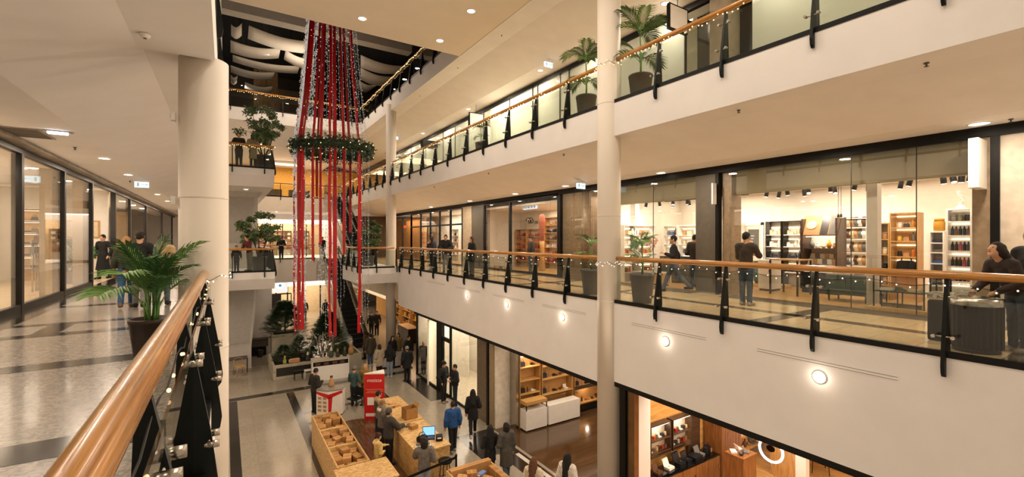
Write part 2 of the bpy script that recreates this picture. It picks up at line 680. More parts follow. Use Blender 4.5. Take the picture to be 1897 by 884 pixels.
# slanted white enclosures under the left landings
for z0, z1, nm in ((L0, -0.9, 'first'), (L1, 4.2, 'second')):
    b = MB()
    b.prism([(XL, z1), (1.75, z1), (1.5, z1 - 0.25), (1.2 if z0 < -1 else 1.5, z0 + 1.2), (1.2 if z0 < -1 else 1.5, z0), (XL, z0)], 28.6, 31.5, 'Y')
    struct('wall_enclosure_' + nm, b, GREYP)
    b = MB().prism([(0.0, z1 - 0.3), (1.35, z1 - 0.3), (1.1, z0 + 1.4), (0.05, z0 + 1.4)], 28.55, 28.62, 'Y')
    struct('trim_enclosure_' + nm, b, mat('grey_panel_inset', '#b3aea8', 0.5, var=0.05))

# upper walkway slabs (profiles run along the hall)


def slab_right(name, L, y0, y1):
    b = MB()
    b.prism([(XR, L - 0.03), (XR, L - 0.87), (9.19, L - 0.87), (11.0, L - 1.4), (12.05, L - 1.4), (12.05, L - 0.03)], y0, y1, 'Y')
    return struct(name, b, CEIL if False else WALL)


slab_right('ceiling_right_first', L2, YB, 52)
slab_right('ceiling_right_second', L3, YB, 52)
struct('floor_right_second', MB().box(XR, 17.5, YB, 52, L2 - 0.03, L2), TERRR)
struct('floor_right_third', MB().box(XR, 17.5, YB, 52, L3 - 0.03, L3), TERRR)
b = MB().prism([(XL, L2), (XL, L2 - 0.87), (-0.96, L2 - 0.87), (-2.42, 3.7), (-9, 3.7), (-9, L2)], 7.75, 52, 'Y')
struct('ceiling_left_first', b, WALL)
b = MB().prism([(XL, L2), (XL, L2 - 0.93), (-1.0, L2 - 0.93), (-2.42, 3.7), (-9, 3.7), (-9, L2)], YB, 7.75, 'Y')
struct('ceiling_left_first_near', b, WALL)
b = MB().prism([(XL, L3), (XL, L3 - 0.87), (-0.96, L3 - 0.87), (-2.42, 8.8), (-4.0, 8.8), (-4.0, L3)], YB, 52, 'Y')
struct('ceiling_left_second', b, WALL)
struct('wall_left_second', MB().box(-4.1, -3.9, YB, 52, L2, 9.0), WALL)
# slab that closes the atrium near the camera
struct('ceiling_atrium', MB().box(XL, XR, YB, 17.2, L3 - 0.85, L3 - 0.0), CEIL)
# far third floor balcony and the bulkhead beam above it
b = MB().prism([(34.0, L3), (34.0, L3 - 0.85), (34.9, L3 - 0.85), (37.5, 8.6), (52, 8.6), (52, L3)], XL, XR, 'X')
struct('ceiling_far_second', b, WALL)
struct('trim_bulkhead', MB().box(-6, XR + 1.2, 26.2, 26.9, 12.95, 15.5), GREYP)
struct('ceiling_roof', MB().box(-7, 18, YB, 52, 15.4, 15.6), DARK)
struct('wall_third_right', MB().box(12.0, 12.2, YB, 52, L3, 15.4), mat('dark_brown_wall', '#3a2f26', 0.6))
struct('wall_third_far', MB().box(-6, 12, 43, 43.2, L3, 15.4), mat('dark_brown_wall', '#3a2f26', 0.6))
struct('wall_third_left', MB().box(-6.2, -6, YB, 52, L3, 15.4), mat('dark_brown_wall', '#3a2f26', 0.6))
b = MB().box(1.9, 3.6, 41.2, 41.6, L3, 15.2)
struct('wall_third_timber', b, wood_mat('tan_timber', '#b08d63', '#94734c', 0.5, 'Z', 1.5))
struct('wall_third_panel', MB().box(3.6, 7.0, 42.2, 42.4, L3, 14.2), mat('taupe_panel', '#6b5a48', 0.5))
# building ends
struct('wall_end_far', MB().box(-9, 18, 51.8, 52, L0, 15.4), WALL)
struct('wall_end_right', MB().box(17.4, 17.6, YB, 52, L0, 10), WALL)
struct('wall_ground_left', MB().box(-4.2, -4.0, YB, 31.6, L0, -1.6), WALL)
struct('wall_ground_end_left', MB().box(-4.0, 2.45, 31.9, 32.1, L0, -0.9), WALL)
struct('wall_end_left', MB().box(-9.1, -8.9, YB, 52, 0, 3.7), WALL)

# columns
def column(name, x, y, z0, z1, r=0.3):
    b = MB()
    b.lathe([(r, z0), (r, z1)], (x, y, 0), 40)
    for z in (0.0, L2, 2.2):
        if z0 < z < z1:
            b.lathe([(r, z - 0.012), (r + 0.004, z - 0.008), (r + 0.004, z + 0.008), (r, z + 0.012)], (x, y, 0), 40, caps=False)
    return struct(name, b, COLM)


column('column_right', 8.44, 8.5, L0, L3 - 0.5)
column('column_right_far', 8.44, 26.8, L0, L3 - 0.5)
column('column_left', -0.27, 8.06, L0, 4.225, 0.31)
column('column_left_far', -0.27, 26.8, L0, L3 - 0.5)


# ------------------------------------------------------------------ BALUSTRADES
CLAMPM = None


def clamp_mesh(n):
    global CLAMPM
    b = MB()
    b.tube([(0, -0.115, 0), (0, 0.115, 0)], 0.010, 8)
    for s in (-1, 1):
        b.tube([(0.0, s * 0.10, -0.0), (0.062, s * 0.10, 0)], 0.024, 12)
        b.tube([(-0.022, s * 0.10, -0.0), (0.0, s * 0.10, 0)], 0.014, 10)
    return b


def balustrade(label, p0, p1, out, z, posts, clamps=True, railmat=None, g=None, inset=0.0, railr=0.062, group=None, detail=True):
    """p0,p1: ends of the run on plan; out: unit normal towards the void; posts: distances along the run"""
    d = Vector((p1[0] - p0[0], p1[1] - p0[1], 0))
    ln = d.length
    d.normalize()
    o = Vector((out[0], out[1], 0))
    P0 = Vector((p0[0], p0[1], z))
    root = thing('balustrade', label, 'railing', P0, 0, group)

    def w(t, n, h):
        return tuple(d * t + o * n + Vector((0, 0, h)))
    inn = -0.10 - inset
    b = MB()
    N = max(2, int(ln / 1.2))
    b.tube([w(ln * i / N, inn, 1.10) for i in range(N + 1)], railr, 14 if detail else 8, flat=0.9)
    b.build('handrail', railmat or RAILWOOD, root)
    b = MB()
    prof = [(0.012, -0.03), (0.012, 0.055), (-0.06, 0.055), (-0.06, 0.002), (-0.001, 0.002), (-0.001, -0.03)]
    vs = [w(0, n, h) for n, h in prof] + [w(ln, n, h) for n, h in prof]
    k = len(prof)
    b.add(vs, [(i, (i + 1) % k, k + (i + 1) % k, k + i) for i in range(k)] + [tuple(range(k)), tuple(range(2 * k - 1, k - 1, -1))])
    b.build('base_rail', BLACK, root)
    fin = [(-0.13, 1.05), (-0.085, 1.05), (-0.02, 0.72), (0.05, 0.30), (0.085, 0.0), (0.10, -0.14), (0.085, -0.24), (0.05, -0.29), (0.012, -0.29), (0.012, 0.02), (-0.16, 0.02), (-0.165, 0.12)]
    pm = None
    cm = None
    edges = [0.0] + list(posts) + [ln]
    for t in posts:
        if pm is None:
            b = MB()
            hw = 0.022
            vs = [tuple(d * s * hw + o * n + Vector((0, 0, h))) for s in (-1, 1) for n, h in fin]
            k = len(fin)
            b.add(vs, [(i, (i + 1) % k, k + (i + 1) % k, k + i) for i in range(k)] + [tuple(range(k - 1, -1, -1)), tuple(range(k, 2 * k))])
            po = b.build('post', FIN, root, loc=w(t, 0, 0), bev=0.004)
            pm = po.data
        else:
            po = bpy.data.objects.new('post', pm)
            COL.objects.link(po)
            po.parent = root
            po.location = w(t, 0, 0)
        if clamps:
            for h, n in ((0.80, -0.055), (0.26, 0.035)):
                if cm is None:
                    b = clamp_mesh(0)
                    # orient: local y along run, local x outward
                    b.v = [tuple(d * p[1] + o * p[0] + Vector((0, 0, p[2]))) for p in b.v]
                    co = b.build('glass_clamp', CHROME, po, loc=tuple(o * n + Vector((0, 0, h))))
                    cm = co.data
                else:
                    co = bpy.data.objects.new('glass_clamp', cm)
                    COL.objects.link(co)
                    co.parent = po
                    co.location = tuple(o * n + Vector((0, 0, h)))
    for i in range(len(edges) - 1):
        a, c = edges[i] + 0.03, edges[i + 1] - 0.03
        if c - a < 0.15:
            continue
        b = MB()
        vs = [tuple(d * t + o * n + Vector((0, 0, h))) for n in (-0.062, -0.05) for (t, h) in ((a, 0.06), (c, 0.06), (c, 0.95), (a, 0.95))]
        b.add(vs, [(0, 1, 2, 3), (7, 6, 5, 4), (0, 4, 5, 1), (1, 5, 6, 2), (2, 6, 7, 3), (3, 7, 4, 0)])
        b.build('glass_panel', g or GLASS, root)
    return root


YP = [1.99 + 1.63 * k for k in range(-2, 15)]
y0 = YB + 0.2
balustrade('long glass balustrade with brown handrail before the big store and the litter bin',
           (XR, y0), (XR, 8.2), (-1, 0), L1, [y - y0 for y in YP if y0 < y < 8.0])
balustrade('first floor glass balustrade beyond the near right column, where people lean',
           (XR, 8.8), (XR, 25.16), (-1, 0), L1, [y - 8.8 for y in YP if 8.8 < y < 25.1])
balustrade('second floor glass balustrade right of the near column, before frosted windows',
           (XR, y0), (XR, 8.2), (-1, 0), L2, [y - y0 for y in YP if y0 < y < 8.0])
balustrade('second floor glass balustrade left of the near column, before bright white windows',
           (XR, 8.8), (XR, 41.2), (-1, 0), L2, [y - 8.8 for y in [1.99 + 1.63 * k for k in range(5, 24)] if 8.8 < y < 41])
balustrade('dark top floor glass balustrade on the right, under the roof opening',
           (XR, 17.3), (XR, 34.0), (-1, 0), L3, [y - 17.3 for y in [1.99 + 1.63 * k for k in range(10, 20)]], clamps=False)
yl = -1.2
balustrade('near glass balustrade with varnished wooden handrail and dark fins on the left walkway',
           (XL, yl), (XL, 7.85), (1, 0), L1, [y - yl for y in (0.35, 1.99, 3.62, 5.25, 6.88)], railr=0.057, inset=0.028)
balustrade('glass balustrade at the front of the first floor landing on the left, before the tree',
           (XL, 25.2), (2.08, 25.2), (0, -1), L1, [0.4, 1.75], clamps=False, detail=False)
balustrade('short side glass balustrade of the first floor landing next to the tree', (2.08, 25.4), (2.08, 40.1), (1, 0), L1,
           [1.6 * k + 0.1 for k in range(10)], clamps=False, detail=False)
balustrade('glass balustrade across the far first floor landing behind the red ribbons', (2.1, 40.3), (6.3, 40.3), (0, -1), L1,
           [0.2, 1.6, 3.0, 4.1], clamps=False, detail=False)
balustrade('glass balustrade of the first floor landing in front of the far right column', (6.2, 25.16), (XR - 0.2, 25.16), (0, -1), L1,
           [0.05, 0.9, 2.05], clamps=False, detail=False)
balustrade('side glass balustrade of the far right landing beside the upper escalator', (6.2, 25.4), (6.2, 29.4), (-1, 0), L1,
           [0.1, 1.4, 2.8, 4.1], clamps=False, detail=False)
balustrade('second floor landing glass balustrade on the left, beneath the tall tree', (XL, 25.2), (2.05, 25.2), (0, -1), L2,
           [0.4, 1.75], clamps=False, detail=False)
balustrade('short side glass balustrade of the second floor landing on the left', (2.05, 25.4), (2.05, 41.1), (1, 0), L2,
           [1.6 * k + 0.1 for k in range(10)], clamps=False, detail=False)
balustrade('glass balustrade across the far second floor landing before the yellow lit shop', (2.1, 41.3), (XR, 41.3), (0, -1), L2,
           [0.2, 1.7, 3.2, 4.7], clamps=False, detail=False)
balustrade('dark glass balustrade with fairy lights across the far top floor above the tall tree', (XL, 34.0), (XR - 0.2, 34.0), (0, -1), L3,
           [0.4 + 1.5 * k for k in range(6)], clamps=False, detail=False)
balustrade('glass balustrade of the left walkway beyond the big left column', (XL, 8.5), (XL, 25.1), (1, 0), L1, [0.9 + 1.63 * k for k in range(10)], clamps=False, detail=False)
balustrade('glass balustrade of the left second floor walkway above the big left column', (XL, 0.0), (XL, 25.1), (1, 0), L2, [0.4 + 1.63 * k for k in range(15)], clamps=False, detail=False)
# ------------------------------------------------------------------ goods for the shops
def M2(name, c, r=0.5, **k):
    return mat(name, c, r, **k)


GOODS = {
    'black': M2('goods_black', '#17171a', 0.35), 'white': M2('goods_white', '#e8e4dc', 0.4), 'tan': M2('goods_tan', '#b98a5a', 0.5),
    'amber': M2('goods_amber', '#c08a2a', 0.3), 'red': M2('goods_red', '#b02318', 0.4), 'blue': M2('goods_blue', '#3a5f96', 0.5),
    'grey': M2('goods_grey', '#6a6865', 0.5), 'brown': M2('goods_brown', '#5c3a22', 0.45), 'cream': M2('goods_cream', '#dcc9a8', 0.5),
    'orange': M2('goods_orange', '#cc6a22', 0.45), 'pink': M2('goods_pink', '#b4485a', 0.45), 'navy': M2('goods_navy', '#23283a', 0.5),
    'yellow': M2('goods_yellow', '#d9b24a', 0.45), 'teal': M2('goods_teal', '#3d5f5c', 0.5), 'steel': CHROME, 'olive': M2('goods_olive', '#5f5a3a', 0.5)}
_protos = {}


def goods_mesh(kind):
    b = MB()
    if kind == 'bottle':
        b.lathe([(0.036, 0), (0.04, 0.01), (0.04, 0.17), (0.03, 0.2), (0.016, 0.215), (0.016, 0.24), (0.02, 0.242), (0.02, 0.27)], seg=10)
    elif kind == 'jar':
        b.lathe([(0.05, 0), (0.06, 0.015), (0.062, 0.12), (0.05, 0.14), (0.054, 0.142), (0.054, 0.17)], seg=12)
    elif kind == 'bag':
        b.prism([(-0.15, 0), (0.15, 0), (0.13, 0.2), (0.09, 0.23), (-0.09, 0.23), (-0.13, 0.2)], -0.06, 0.06, 'Y')
        b.tube([(-0.08, 0, 0.22), (-0.07, 0, 0.31), (0, 0, 0.345), (0.07, 0, 0.31), (0.08, 0, 0.22)], 0.011, 6)
    elif kind == 'box':
        b.box(-0.08, 0.08, -0.06, 0.06, 0, 0.14)
        b.box(-0.082, 0.082, -0.062, 0.062, 0.105, 0.145)
    elif kind == 'flatbox':
        b.box(-0.12, 0.12, -0.09, 0.09, 0, 0.05)
        b.box(-0.123, 0.123, -0.093, 0.093, 0.035, 0.055)
    elif kind == 'shoe':
        b.prism([(-0.13, 0), (0.13, 0), (0.14, 0.03), (0.06, 0.065), (-0.02, 0.11), (-0.12, 0.10)], -0.045, 0.045, 'Y')
        b.box(-0.135, 0.145, -0.05, 0.05, 0, 0.02)
    elif kind == 'bowl':
        b.lathe([(0.03, 0), (0.035, 0.01), (0.08, 0.05), (0.09, 0.08), (0.082, 0.08), (0.07, 0.05), (0.01, 0.02)], seg=14)
    elif kind == 'vase':
        b.lathe([(0.04, 0), (0.07, 0.06), (0.075, 0.12), (0.04, 0.2), (0.025, 0.24), (0.035, 0.27), (0.03, 0.265)], seg=12)
    elif kind == 'cloth':
        for i in range(4):
            b.box(-0.14 + 0.006 * (i % 2), 0.14 - 0.005 * (i % 3), -0.1, 0.1, i * 0.026, i * 0.026 + 0.022)
    elif kind == 'book':
        b.box(-0.014, 0.014, -0.08, 0.08, 0, 0.21)
        b.box(-0.011, 0.011, -0.083, 0.076, 0.004, 0.206)
    elif kind == 'sunhat':
        b.lathe([(0.17, 0), (0.175, 0.006), (0.09, 0.012), (0.085, 0.07), (0.06, 0.1), (0.001, 0.105)], seg=16)
    elif kind == 'case':
        b.box(-0.10, 0.10, -0.07, 0.07, 0, 0.05)
        v = [(-0.10, 0.07, 0.05), (0.10, 0.07, 0.05), (0.10, 0.12, 0.18), (-0.10, 0.12, 0.18)]
        b.add(v + [(p[0], p[1] + 0.02, p[2] + 0.005) for p in v], [(0, 1, 2, 3), (7, 6, 5, 4), (0, 4, 5, 1), (1, 5, 6, 2), (2, 6, 7, 3), (3, 7, 4, 0)])
        b.sphere((0, 0, 0.06), 0.03, 8, 5, 0.6)
    return b


GOODNAME = {'bottle': 'bottle', 'jar': 'jar', 'bag': 'handbag', 'box': 'gift_box', 'flatbox': 'flat_box', 'shoe': 'shoe', 'bowl': 'bowl', 'vase': 'vase', 'cloth': 'folded_clothes',
            'book': 'book', 'sunhat': 'sun_hat', 'case': 'display_case'}
GOODW = {'bottle': 0.085, 'jar': 0.128, 'bag': 0.31, 'box': 0.168, 'flatbox': 0.25, 'shoe': 0.29, 'bowl': 0.185, 'vase': 0.155, 'cloth': 0.285, 'book': 0.175, 'sunhat': 0.35, 'case': 0.21}
GOODCAT = {'bottle': 'bottle', 'jar': 'jar', 'bag': 'bag', 'box': 'box', 'flatbox': 'box', 'shoe': 'shoe', 'bowl': 'bowl', 'vase': 'vase', 'cloth': 'clothes', 'book': 'book', 'sunhat': 'hat',
           'case': 'case'}


def goods(kind, col, loc, rz=0.0, sc=1.0, label='', group=None):
    key = (kind, col)
    if key not in _protos:
        o = goods_mesh(kind).build(GOODNAME[kind], GOODS[col])
        _protos[key] = o.data
    else:
        o = bpy.data.objects.new(GOODNAME[kind], _protos[key])
        COL.objects.link(o)
    o.location = loc
    o.rotation_euler = (0, 0, rz)
    o.scale = (sc, sc, sc)
    return tag(o, label, GOODCAT[kind], group)


def local(root, p):
    c, s = math.cos(root.rotation_euler.z), math.sin(root.rotation_euler.z)
    return (root.location.x + p[0] * c - p[1] * s, root.location.y + p[0] * s + p[1] * c, root.location.z + p[2])


def fill(root, x0, x1, y, z, n, kinds, cols, label, group, sc=1.0, rot=0.0):
    """n goods in a row on a shelf of root (local coordinates)"""
    ks = kinds if isinstance(kinds, (list, tuple)) else [kinds]
    wm = sum(GOODW[k] for k in ks) / len(ks) * sc
    n = max(1, min(n, int((x1 - x0) / (0.8 * wm))))
    for i in range(n):
        x = x0 + (x1 - x0) * (i + 0.5) / n
        k = ks[i % len(ks)]
        c = cols[(i * 7 + int(z * 10)) % len(cols)]
        s_ = min(sc * random.uniform(0.93, 1.05), 0.97 * (x1 - x0) / n / GOODW[k])
        goods(k, c, local(root, (x, y + random.uniform(-0.012, 0.012), z + 0.002)), root.rotation_euler.z + rot + random.uniform(-0.05, 0.05), s_,
              '%s %s %s' % (c, GOODNAME[k].replace('_', ' '), label), '%s %ss %s' % (c, GOODNAME[k].replace('_', ' '), group))


def rack(name, label, cat, loc, rz, w, d, h, shelves, m, back=None, legs=0.03, sides=True, lit=None, top=True, group=None, shelfm=None, ms=None):
    """open shelving: side panels, back panel, shelf boards; front faces local -y, origin at the left front foot"""
    r = thing(name, label, cat, loc, rz, group)
    t = 0.025
    if sides:
        for x in (0, w - t):
            MB().box(x, x + t, 0, d, 0, h).build('side_panel', m, r)
    else:
        for x in (0, w - legs):
            for y in (0, d - legs):
                MB().box(x, x + legs, y, y + legs, 0, h).build('leg', m, r)
    if back:
        MB().box(t, w - t, d - 0.015, d, 0.0, h).build('back_panel', back, r)
    for z in shelves:
        MB().box(t, w - t, 0.0, d - 0.016, z - t, z).build('shelf', shelfm or m, r)
    if lit:
        for z in shelves:
            MB().box(t + 0.01, w - t - 0.01, d - 0.04, d - 0.02, z + 0.24, z + 0.255).build('light_strip', LEDM, r)
    if top:
        MB().box(0, w, 0, d, h, h + t).build('top_panel', m, r)
    return r


def table(name, label, cat, loc, rz, w, d, h, m, topm=None, leg=0.035, shelf=None, group=None):
    r = thing(name, label, cat, loc, rz, group)
    MB().box(0, w, 0, d, h - 0.035, h).build('table_top', topm or m, r, bev=0.004)
    for x in (0, w - leg):
        for y in (0, d - leg):
            MB().box(x, x + leg, y, y + leg, 0, h - 0.035).build('leg', m, r)
    if shelf:
        MB().box(leg, w - leg, 0.01, d - 0.01, shelf - 0.025, shelf).build('shelf', topm or m, r)
    return r


def cabinet(name, label, cat, loc, rz, w, d, h, m, topm=None, doors=2, toe=True, doorm=None, group=None):
    r = thing(name, label, cat, loc, rz, group)
    MB().box(0, w, 0.02, d, 0.06 if toe else 0, h - 0.03).build('body', m, r)
    if toe:
        MB().box(0.02, w - 0.02, 0.05, d - 0.02, 0, 0.06).build('plinth', BLACK, r)
    MB().box(-0.01, w + 0.01, 0, d, h - 0.03, h).build('top', topm or m, r, bev=0.004)
    for i in range(doors):
        a = w * i / doors + 0.006
        c = w * (i + 1) / doors - 0.006
        dd = MB().box(a, c, 0.0, 0.02, 0.08, h - 0.04).build('door', doorm or m, r)
        MB().box(c - 0.05, c - 0.03, -0.015, 0.0, h * 0.6, h * 0.6 + 0.1).build('handle', CHROME, dd)
    return r


def track(label, p0, p1, z, heads, up=0.25, group='track spotlights'):
    """ceiling track rail with cylindrical spot heads hanging from it"""
    d = Vector((p1[0] - p0[0], p1[1] - p0[1], 0))
    ln = d.length
    d.normalize()
    nrm = Vector((-d.y, d.x, 0))
    r = thing('track_light', label, 'lamp', (p0[0], p0[1], z))
    b = MB()
    hw = 0.02
    vs = [tuple(d * t + nrm * s + Vector((0, 0, h))) for t in (0, ln) for (s, h) in ((-hw, -0.02), (hw, -0.02), (hw, 0.02), (-hw, 0.02))]
    b.add(vs, [(0, 1, 5, 4), (1, 2, 6, 5), (2, 3, 7, 6), (3, 0, 4, 7), (3, 2, 1, 0), (4, 5, 6, 7)])
    b.build('rail', BLACK, r)
    for t in (ln * .1, ln * .9):
        MB().tube([d * t, d * t + Vector((0, 0, 3.225 - z))], 0.008, 5).build('hanger', BLACK, r)
    for i, t in enumerate(heads):
        c = d * t
        b = MB()
        tl = Vector((0.06 * math.sin(i * 2.3), 0.05 * math.cos(i * 1.7), -0.20))
        tl.normalize()
        a = c + Vector((0, 0, -0.06))
        b.tube([c, a], 0.012, 6)
        b.tube([a + tl * -0.03, a + tl * 0.17], 0.055, 12)
        hd = b.build('spot_head', BLACK, r)
        q = a + tl * 0.172
        MB().tube([q, q + tl * 0.004], 0.045, 12).build('lens', LAMP, hd)
    return r


OAK = wood_mat('oak_veneer', '#c79a5e', '#a87a40', 0.4, 'Z', 2.0)
OAKX = wood_mat('oak_veneer_flat', '#d3a869', '#b88c4e', 0.4, 'X', 2.0)
WAL = wood_mat('walnut_slats', '#8f5d30', '#6b4220', 0.4, 'Z', 2.0)
DKW = wood_mat('dark_walnut', '#4a3424', '#2e1f15', 0.4, 'X', 2.0)
OLIVE = mat('olive_bulkhead', '#8d8467', 0.65, var=0.05)
CREAM = mat('shop_wall_cream', '#f0eae0', 0.7, var=0.03)
WHITEP = mat('white_lacquer', '#eee9e2', 0.4, var=0.03)
LEDM = emis('led_strip_glow', (1.0, 0.80, 0.55), 5)
SGREY = mat('slate_grey_panel', '#5b554b', 0.5, var=0.1)


def shopfront(prefix, X, ys, z0, z1, side, doors=(), g=None, mull=0.06, m=None, head=0.12):
    """glazed front on a plane X: head beam, sill, mullions at ys and panes between"""
    b = MB().box(X - 0.05, X + 0.08, min(ys), max(ys), z1 - head, z1)
    struct('trim_%s_head' % prefix, b, m or FRAME)
    b = MB().box(X - 0.03, X + 0.06, min(ys), max(ys), z0, z0 + 0.07)
    struct('trim_%s_sill' % prefix, b, m or FRAME)
    for i, y in enumerate(ys):
        struct('trim_%s_mullion' % prefix, MB().box(X - 0.04, X + 0.07, y - mull / 2, y + mull / 2, z0, z1 - head), m or FRAME)
    for i in range(len(ys) - 1):
        if i in doors:
            continue
        struct('window_%s' % prefix, MB().box(X, X + 0.012, ys[i] + mull / 2, ys[i + 1] - mull / 2, z0 + 0.07, z1 - head), g or SHOPGLASS)


# ------------------------------------------------------------------ FIRST FLOOR, RIGHT: homeware store with the big window
XF = 11.95
HZ = 3.66
b = MB().box(XF - 0.05, XF + 0.10, YB, 37, 3.50, 3.70)
struct('trim_right_head_beam', b, BLACK)
# store walls
struct('wall_store_back', MB().box(16.2, 16.35, 1.9, 12.3, 0, 3.4), CREAM)
struct('wall_store_side', MB().box(12.1, 16.2, 12.15, 12.3, 0, 3.4), CREAM)
struct('wall_store_side_near', MB().box(12.1, 16.2, 1.9, 2.05, 0, 3.4), CREAM)
struct('ceiling_store', MB().box(12.35, 16.35, 1.9, 12.3, 3.22, 3.3), CREAM)
struct('trim_store_bulkhead', MB().box(12.2, 12.4, 1.95, 12.1, 2.86, 3.7), OLIVE)
area((14.2, 4.8, 3.18), 3.4, 5, 120, color=WARM, name='store_lamp')
area((14.2, 10.0, 3.18), 3.4, 3.6, 92, color=WARM, name='store_lamp')
struct('wall_pier_stone', MB().box(XF + 0.02, XF + 0.3, 7.74, 8.42, 0, 3.5), SGREY)
struct('trim_pier_frame', MB().box(XF - 0.04, XF + 0.1, 7.64, 7.74, 0, 3.5), BLACK)
struct('wall_pier_tan', MB().box(XF + 0.12, XF + 0.6, 7.34, 7.62, 0, 3.5), STONE)
struct('wall_pier_tan_near', MB().box(XF + 0.02, XF + 0.5, 2.22, 2.47, 0, 3.5), STONE)
struct('trim_near_frame', MB().box(XF - 0.04, XF + 0.1, 2.1, 2.22, 0, 3.5), BLACK)
for a, c in ((8.42, 10.0), (10.0, 11.6), (4.42, 7.34), (3.28, 4.42), (2.47, 3.28)):
    struct('window_1', MB().box(XF, XF + 0.012, a + 0.004, c - 0.004, 0.04, 3.5), SHOPGLASS)
for yy in (10.0, 4.42, 3.28):
    struct('trim_glass_joint', MB().box(XF - 0.004, XF + 0.016, yy - 0.007, yy + 0.007, 0.04, 3.5), FRAME)
struct('trim_store_sill', MB().box(XF - 0.02, XF + 0.05, 2.2, 11.6, 0, 0.045), CHROME)
struct('wall_next_shop', MB().box(XF + 0.02, XF + 0.2, YB, 2.1, 0, 3.5), mat('sand_wall', '#d9cdbd', 0.6))
# cream neighbour wall has an arched lit niche
b = MB()
arch = [(0.35, 0.9), (1.45, 0.9), (1.45, 2.55), (1.38, 2.7), (1.25, 2.78), (0.55, 2.78), (0.42, 2.7), (0.35, 2.55)]
nt_ = thing('lit_niche', 'arched illuminated niche with shelves in the cream wall at the frame edge', 'niche', (XF + 0.02, 0, 0))
MB().prism(arch, -0.002, -0.02, 'X').build('back_panel', emis('niche_glow', (1.0, 0.78, 0.5), 0.8), nt_)
q = [(p[0] + (0.03 if p[0] < 0.9 else -0.03), p[1] + (-0.03 if p[1] > 1 else 0.03)) for p in arch]
b = MB()
b.add([(-0.05, p[0], p[1]) for p in arch] + [(-0.05, p[0], p[1]) for p in q] + [(-0.0, p[0], p[1]) for p in arch], [(i, (i + 1) % 8, 8 + (i + 1) % 8, 8 + i) for i in range(8)] + [(i, 16 + i, 16 + (i + 1) % 8, (i + 1) % 8) for i in range(8)])
b.build('rim', CREAM, nt_)
for z in (1.5, 2.1):
    MB().box(-0.04, -0.0, 0.38, 1.42, z, z + 0.02).build('shelf', WHITEP, nt_)
# stone pilaster inside the glass
struct('column_store', MB().box(12.75, 13.0, pix(1625, 443, X=12.75)[1], pix(1605, 443, X=12.75)[1], 0, 2.9), mat('grey_plaster', '#b9b2a6', 0.6, var=0.05))
track('black track light with spots along the front of the big homeware store', (13.5, 7.3), (13.5, 4.3), 3.08, [0.2, 0.75, 1.3, 1.85, 2.4, 2.85])
track('second black track light deeper in the big homeware store ceiling', (14.6, 7.6), (14.6, 4.0), 3.12, [0.3, 1.0, 1.8, 2.6, 3.3])
track('track light above the bag shelves near the right pier', (13.3, 3.9), (13.3, 2.6), 3.05, [0.15, 0.7, 0.85, 1.0, 1.15])
track('track light with spots above the greenery side of the homeware store', (13.6, 11.9), (13.6, 8.6), 3.05, [0.2, 0.8, 1.4, 2.0, 2.6, 3.1])
track('rear track light above the left wall shelving of the homeware store', (14.8, 11.8), (14.8, 8.4), 3.1, [0.4, 1.1, 1.9, 2.8])


# track spots aimed at the shelving
for sx, sy, pw in ((14.4, 8.7, 34), (14.4, 7.6, 34), (14.3, 6.4, 30), (14.3, 5.2, 34), (13.3, 4.0, 26), (12.5, 3.1, 22), (14.2, 9.6, 30), (14.0, 10.6, 34)):
    area((sx, sy, 2.98), 0.1, 0.1, pw * 0.42, NEUT, rot=(0, -0.72, 0), spread=110, name='track_spot')


def yx(px, X):
    return pix(px, 443, X=X)[1]


def rackR(name, label, X, px0, px1, h, d, shelves, m, z=0.0, **k):
    y0, y1 = yx(px0, X), yx(px1, X)
    return rack(name, label, 'shelf', (X, y0, z), -PI / 2, y0 - y1, d, h, shelves, m, **k)


# back wall shelving seen left of the door
r = rackR('shelving', 'bright back wall shelving left of the grey chalkboard door', 15.85, 1348, 1373, 2.15, 0.3, [0.3, 0.7, 1.1, 1.45, 1.8], WHITEP, back=CREAM, lit=True)
w_ = 0.5
for i, z in enumerate([0.3, 0.7, 1.1, 1.45, 1.8]):
    fill(r, 0.06, 0.62, 0.13, z, 4, ['box', 'jar', 'cloth'], ['red', 'grey', 'white', 'tan', 'blue'], 'on %s shelf of the bay left of the chalkboard door' % ordinal(i), 'left of the chalkboard door, %s shelf' % ordinal(i))
# door with chalkboard
r = thing('door', 'white framed door with grey chalkboard panel on the store back wall', 'door', (16.17, yx(1375, 16.17), 0), -PI / 2)
w = yx(1375, 16.17) - yx(1415, 16.17)
MB().box(0, 0.1, -0.03, 0.02, 0, 2.2).box(w - 0.1, w, -0.03, 0.02, 0, 2.2).box(0, w, -0.03, 0.02, 2.1, 2.2).build('frame', WHITEP, r)
MB().box(0.1, w - 0.1, 0.0, 0.02, 0, 2.1).build('leaf', mat('door_cream', '#d9cdb8', 0.6), r)
MB().box(w * .30, w * .78, -0.02, 0.0, 1.0, 1.95).build('chalkboard', mat('chalkboard_grey', '#4c4a48', 0.6), r)
b = MB()
for i in range(6):
    b.box(w * .42, w * (.52 + .03 * (i % 3)), -0.024, -0.02, 1.2 + i * .1, 1.225 + i * .1)
b.build('chalk_lettering', GOODS['white'], r)
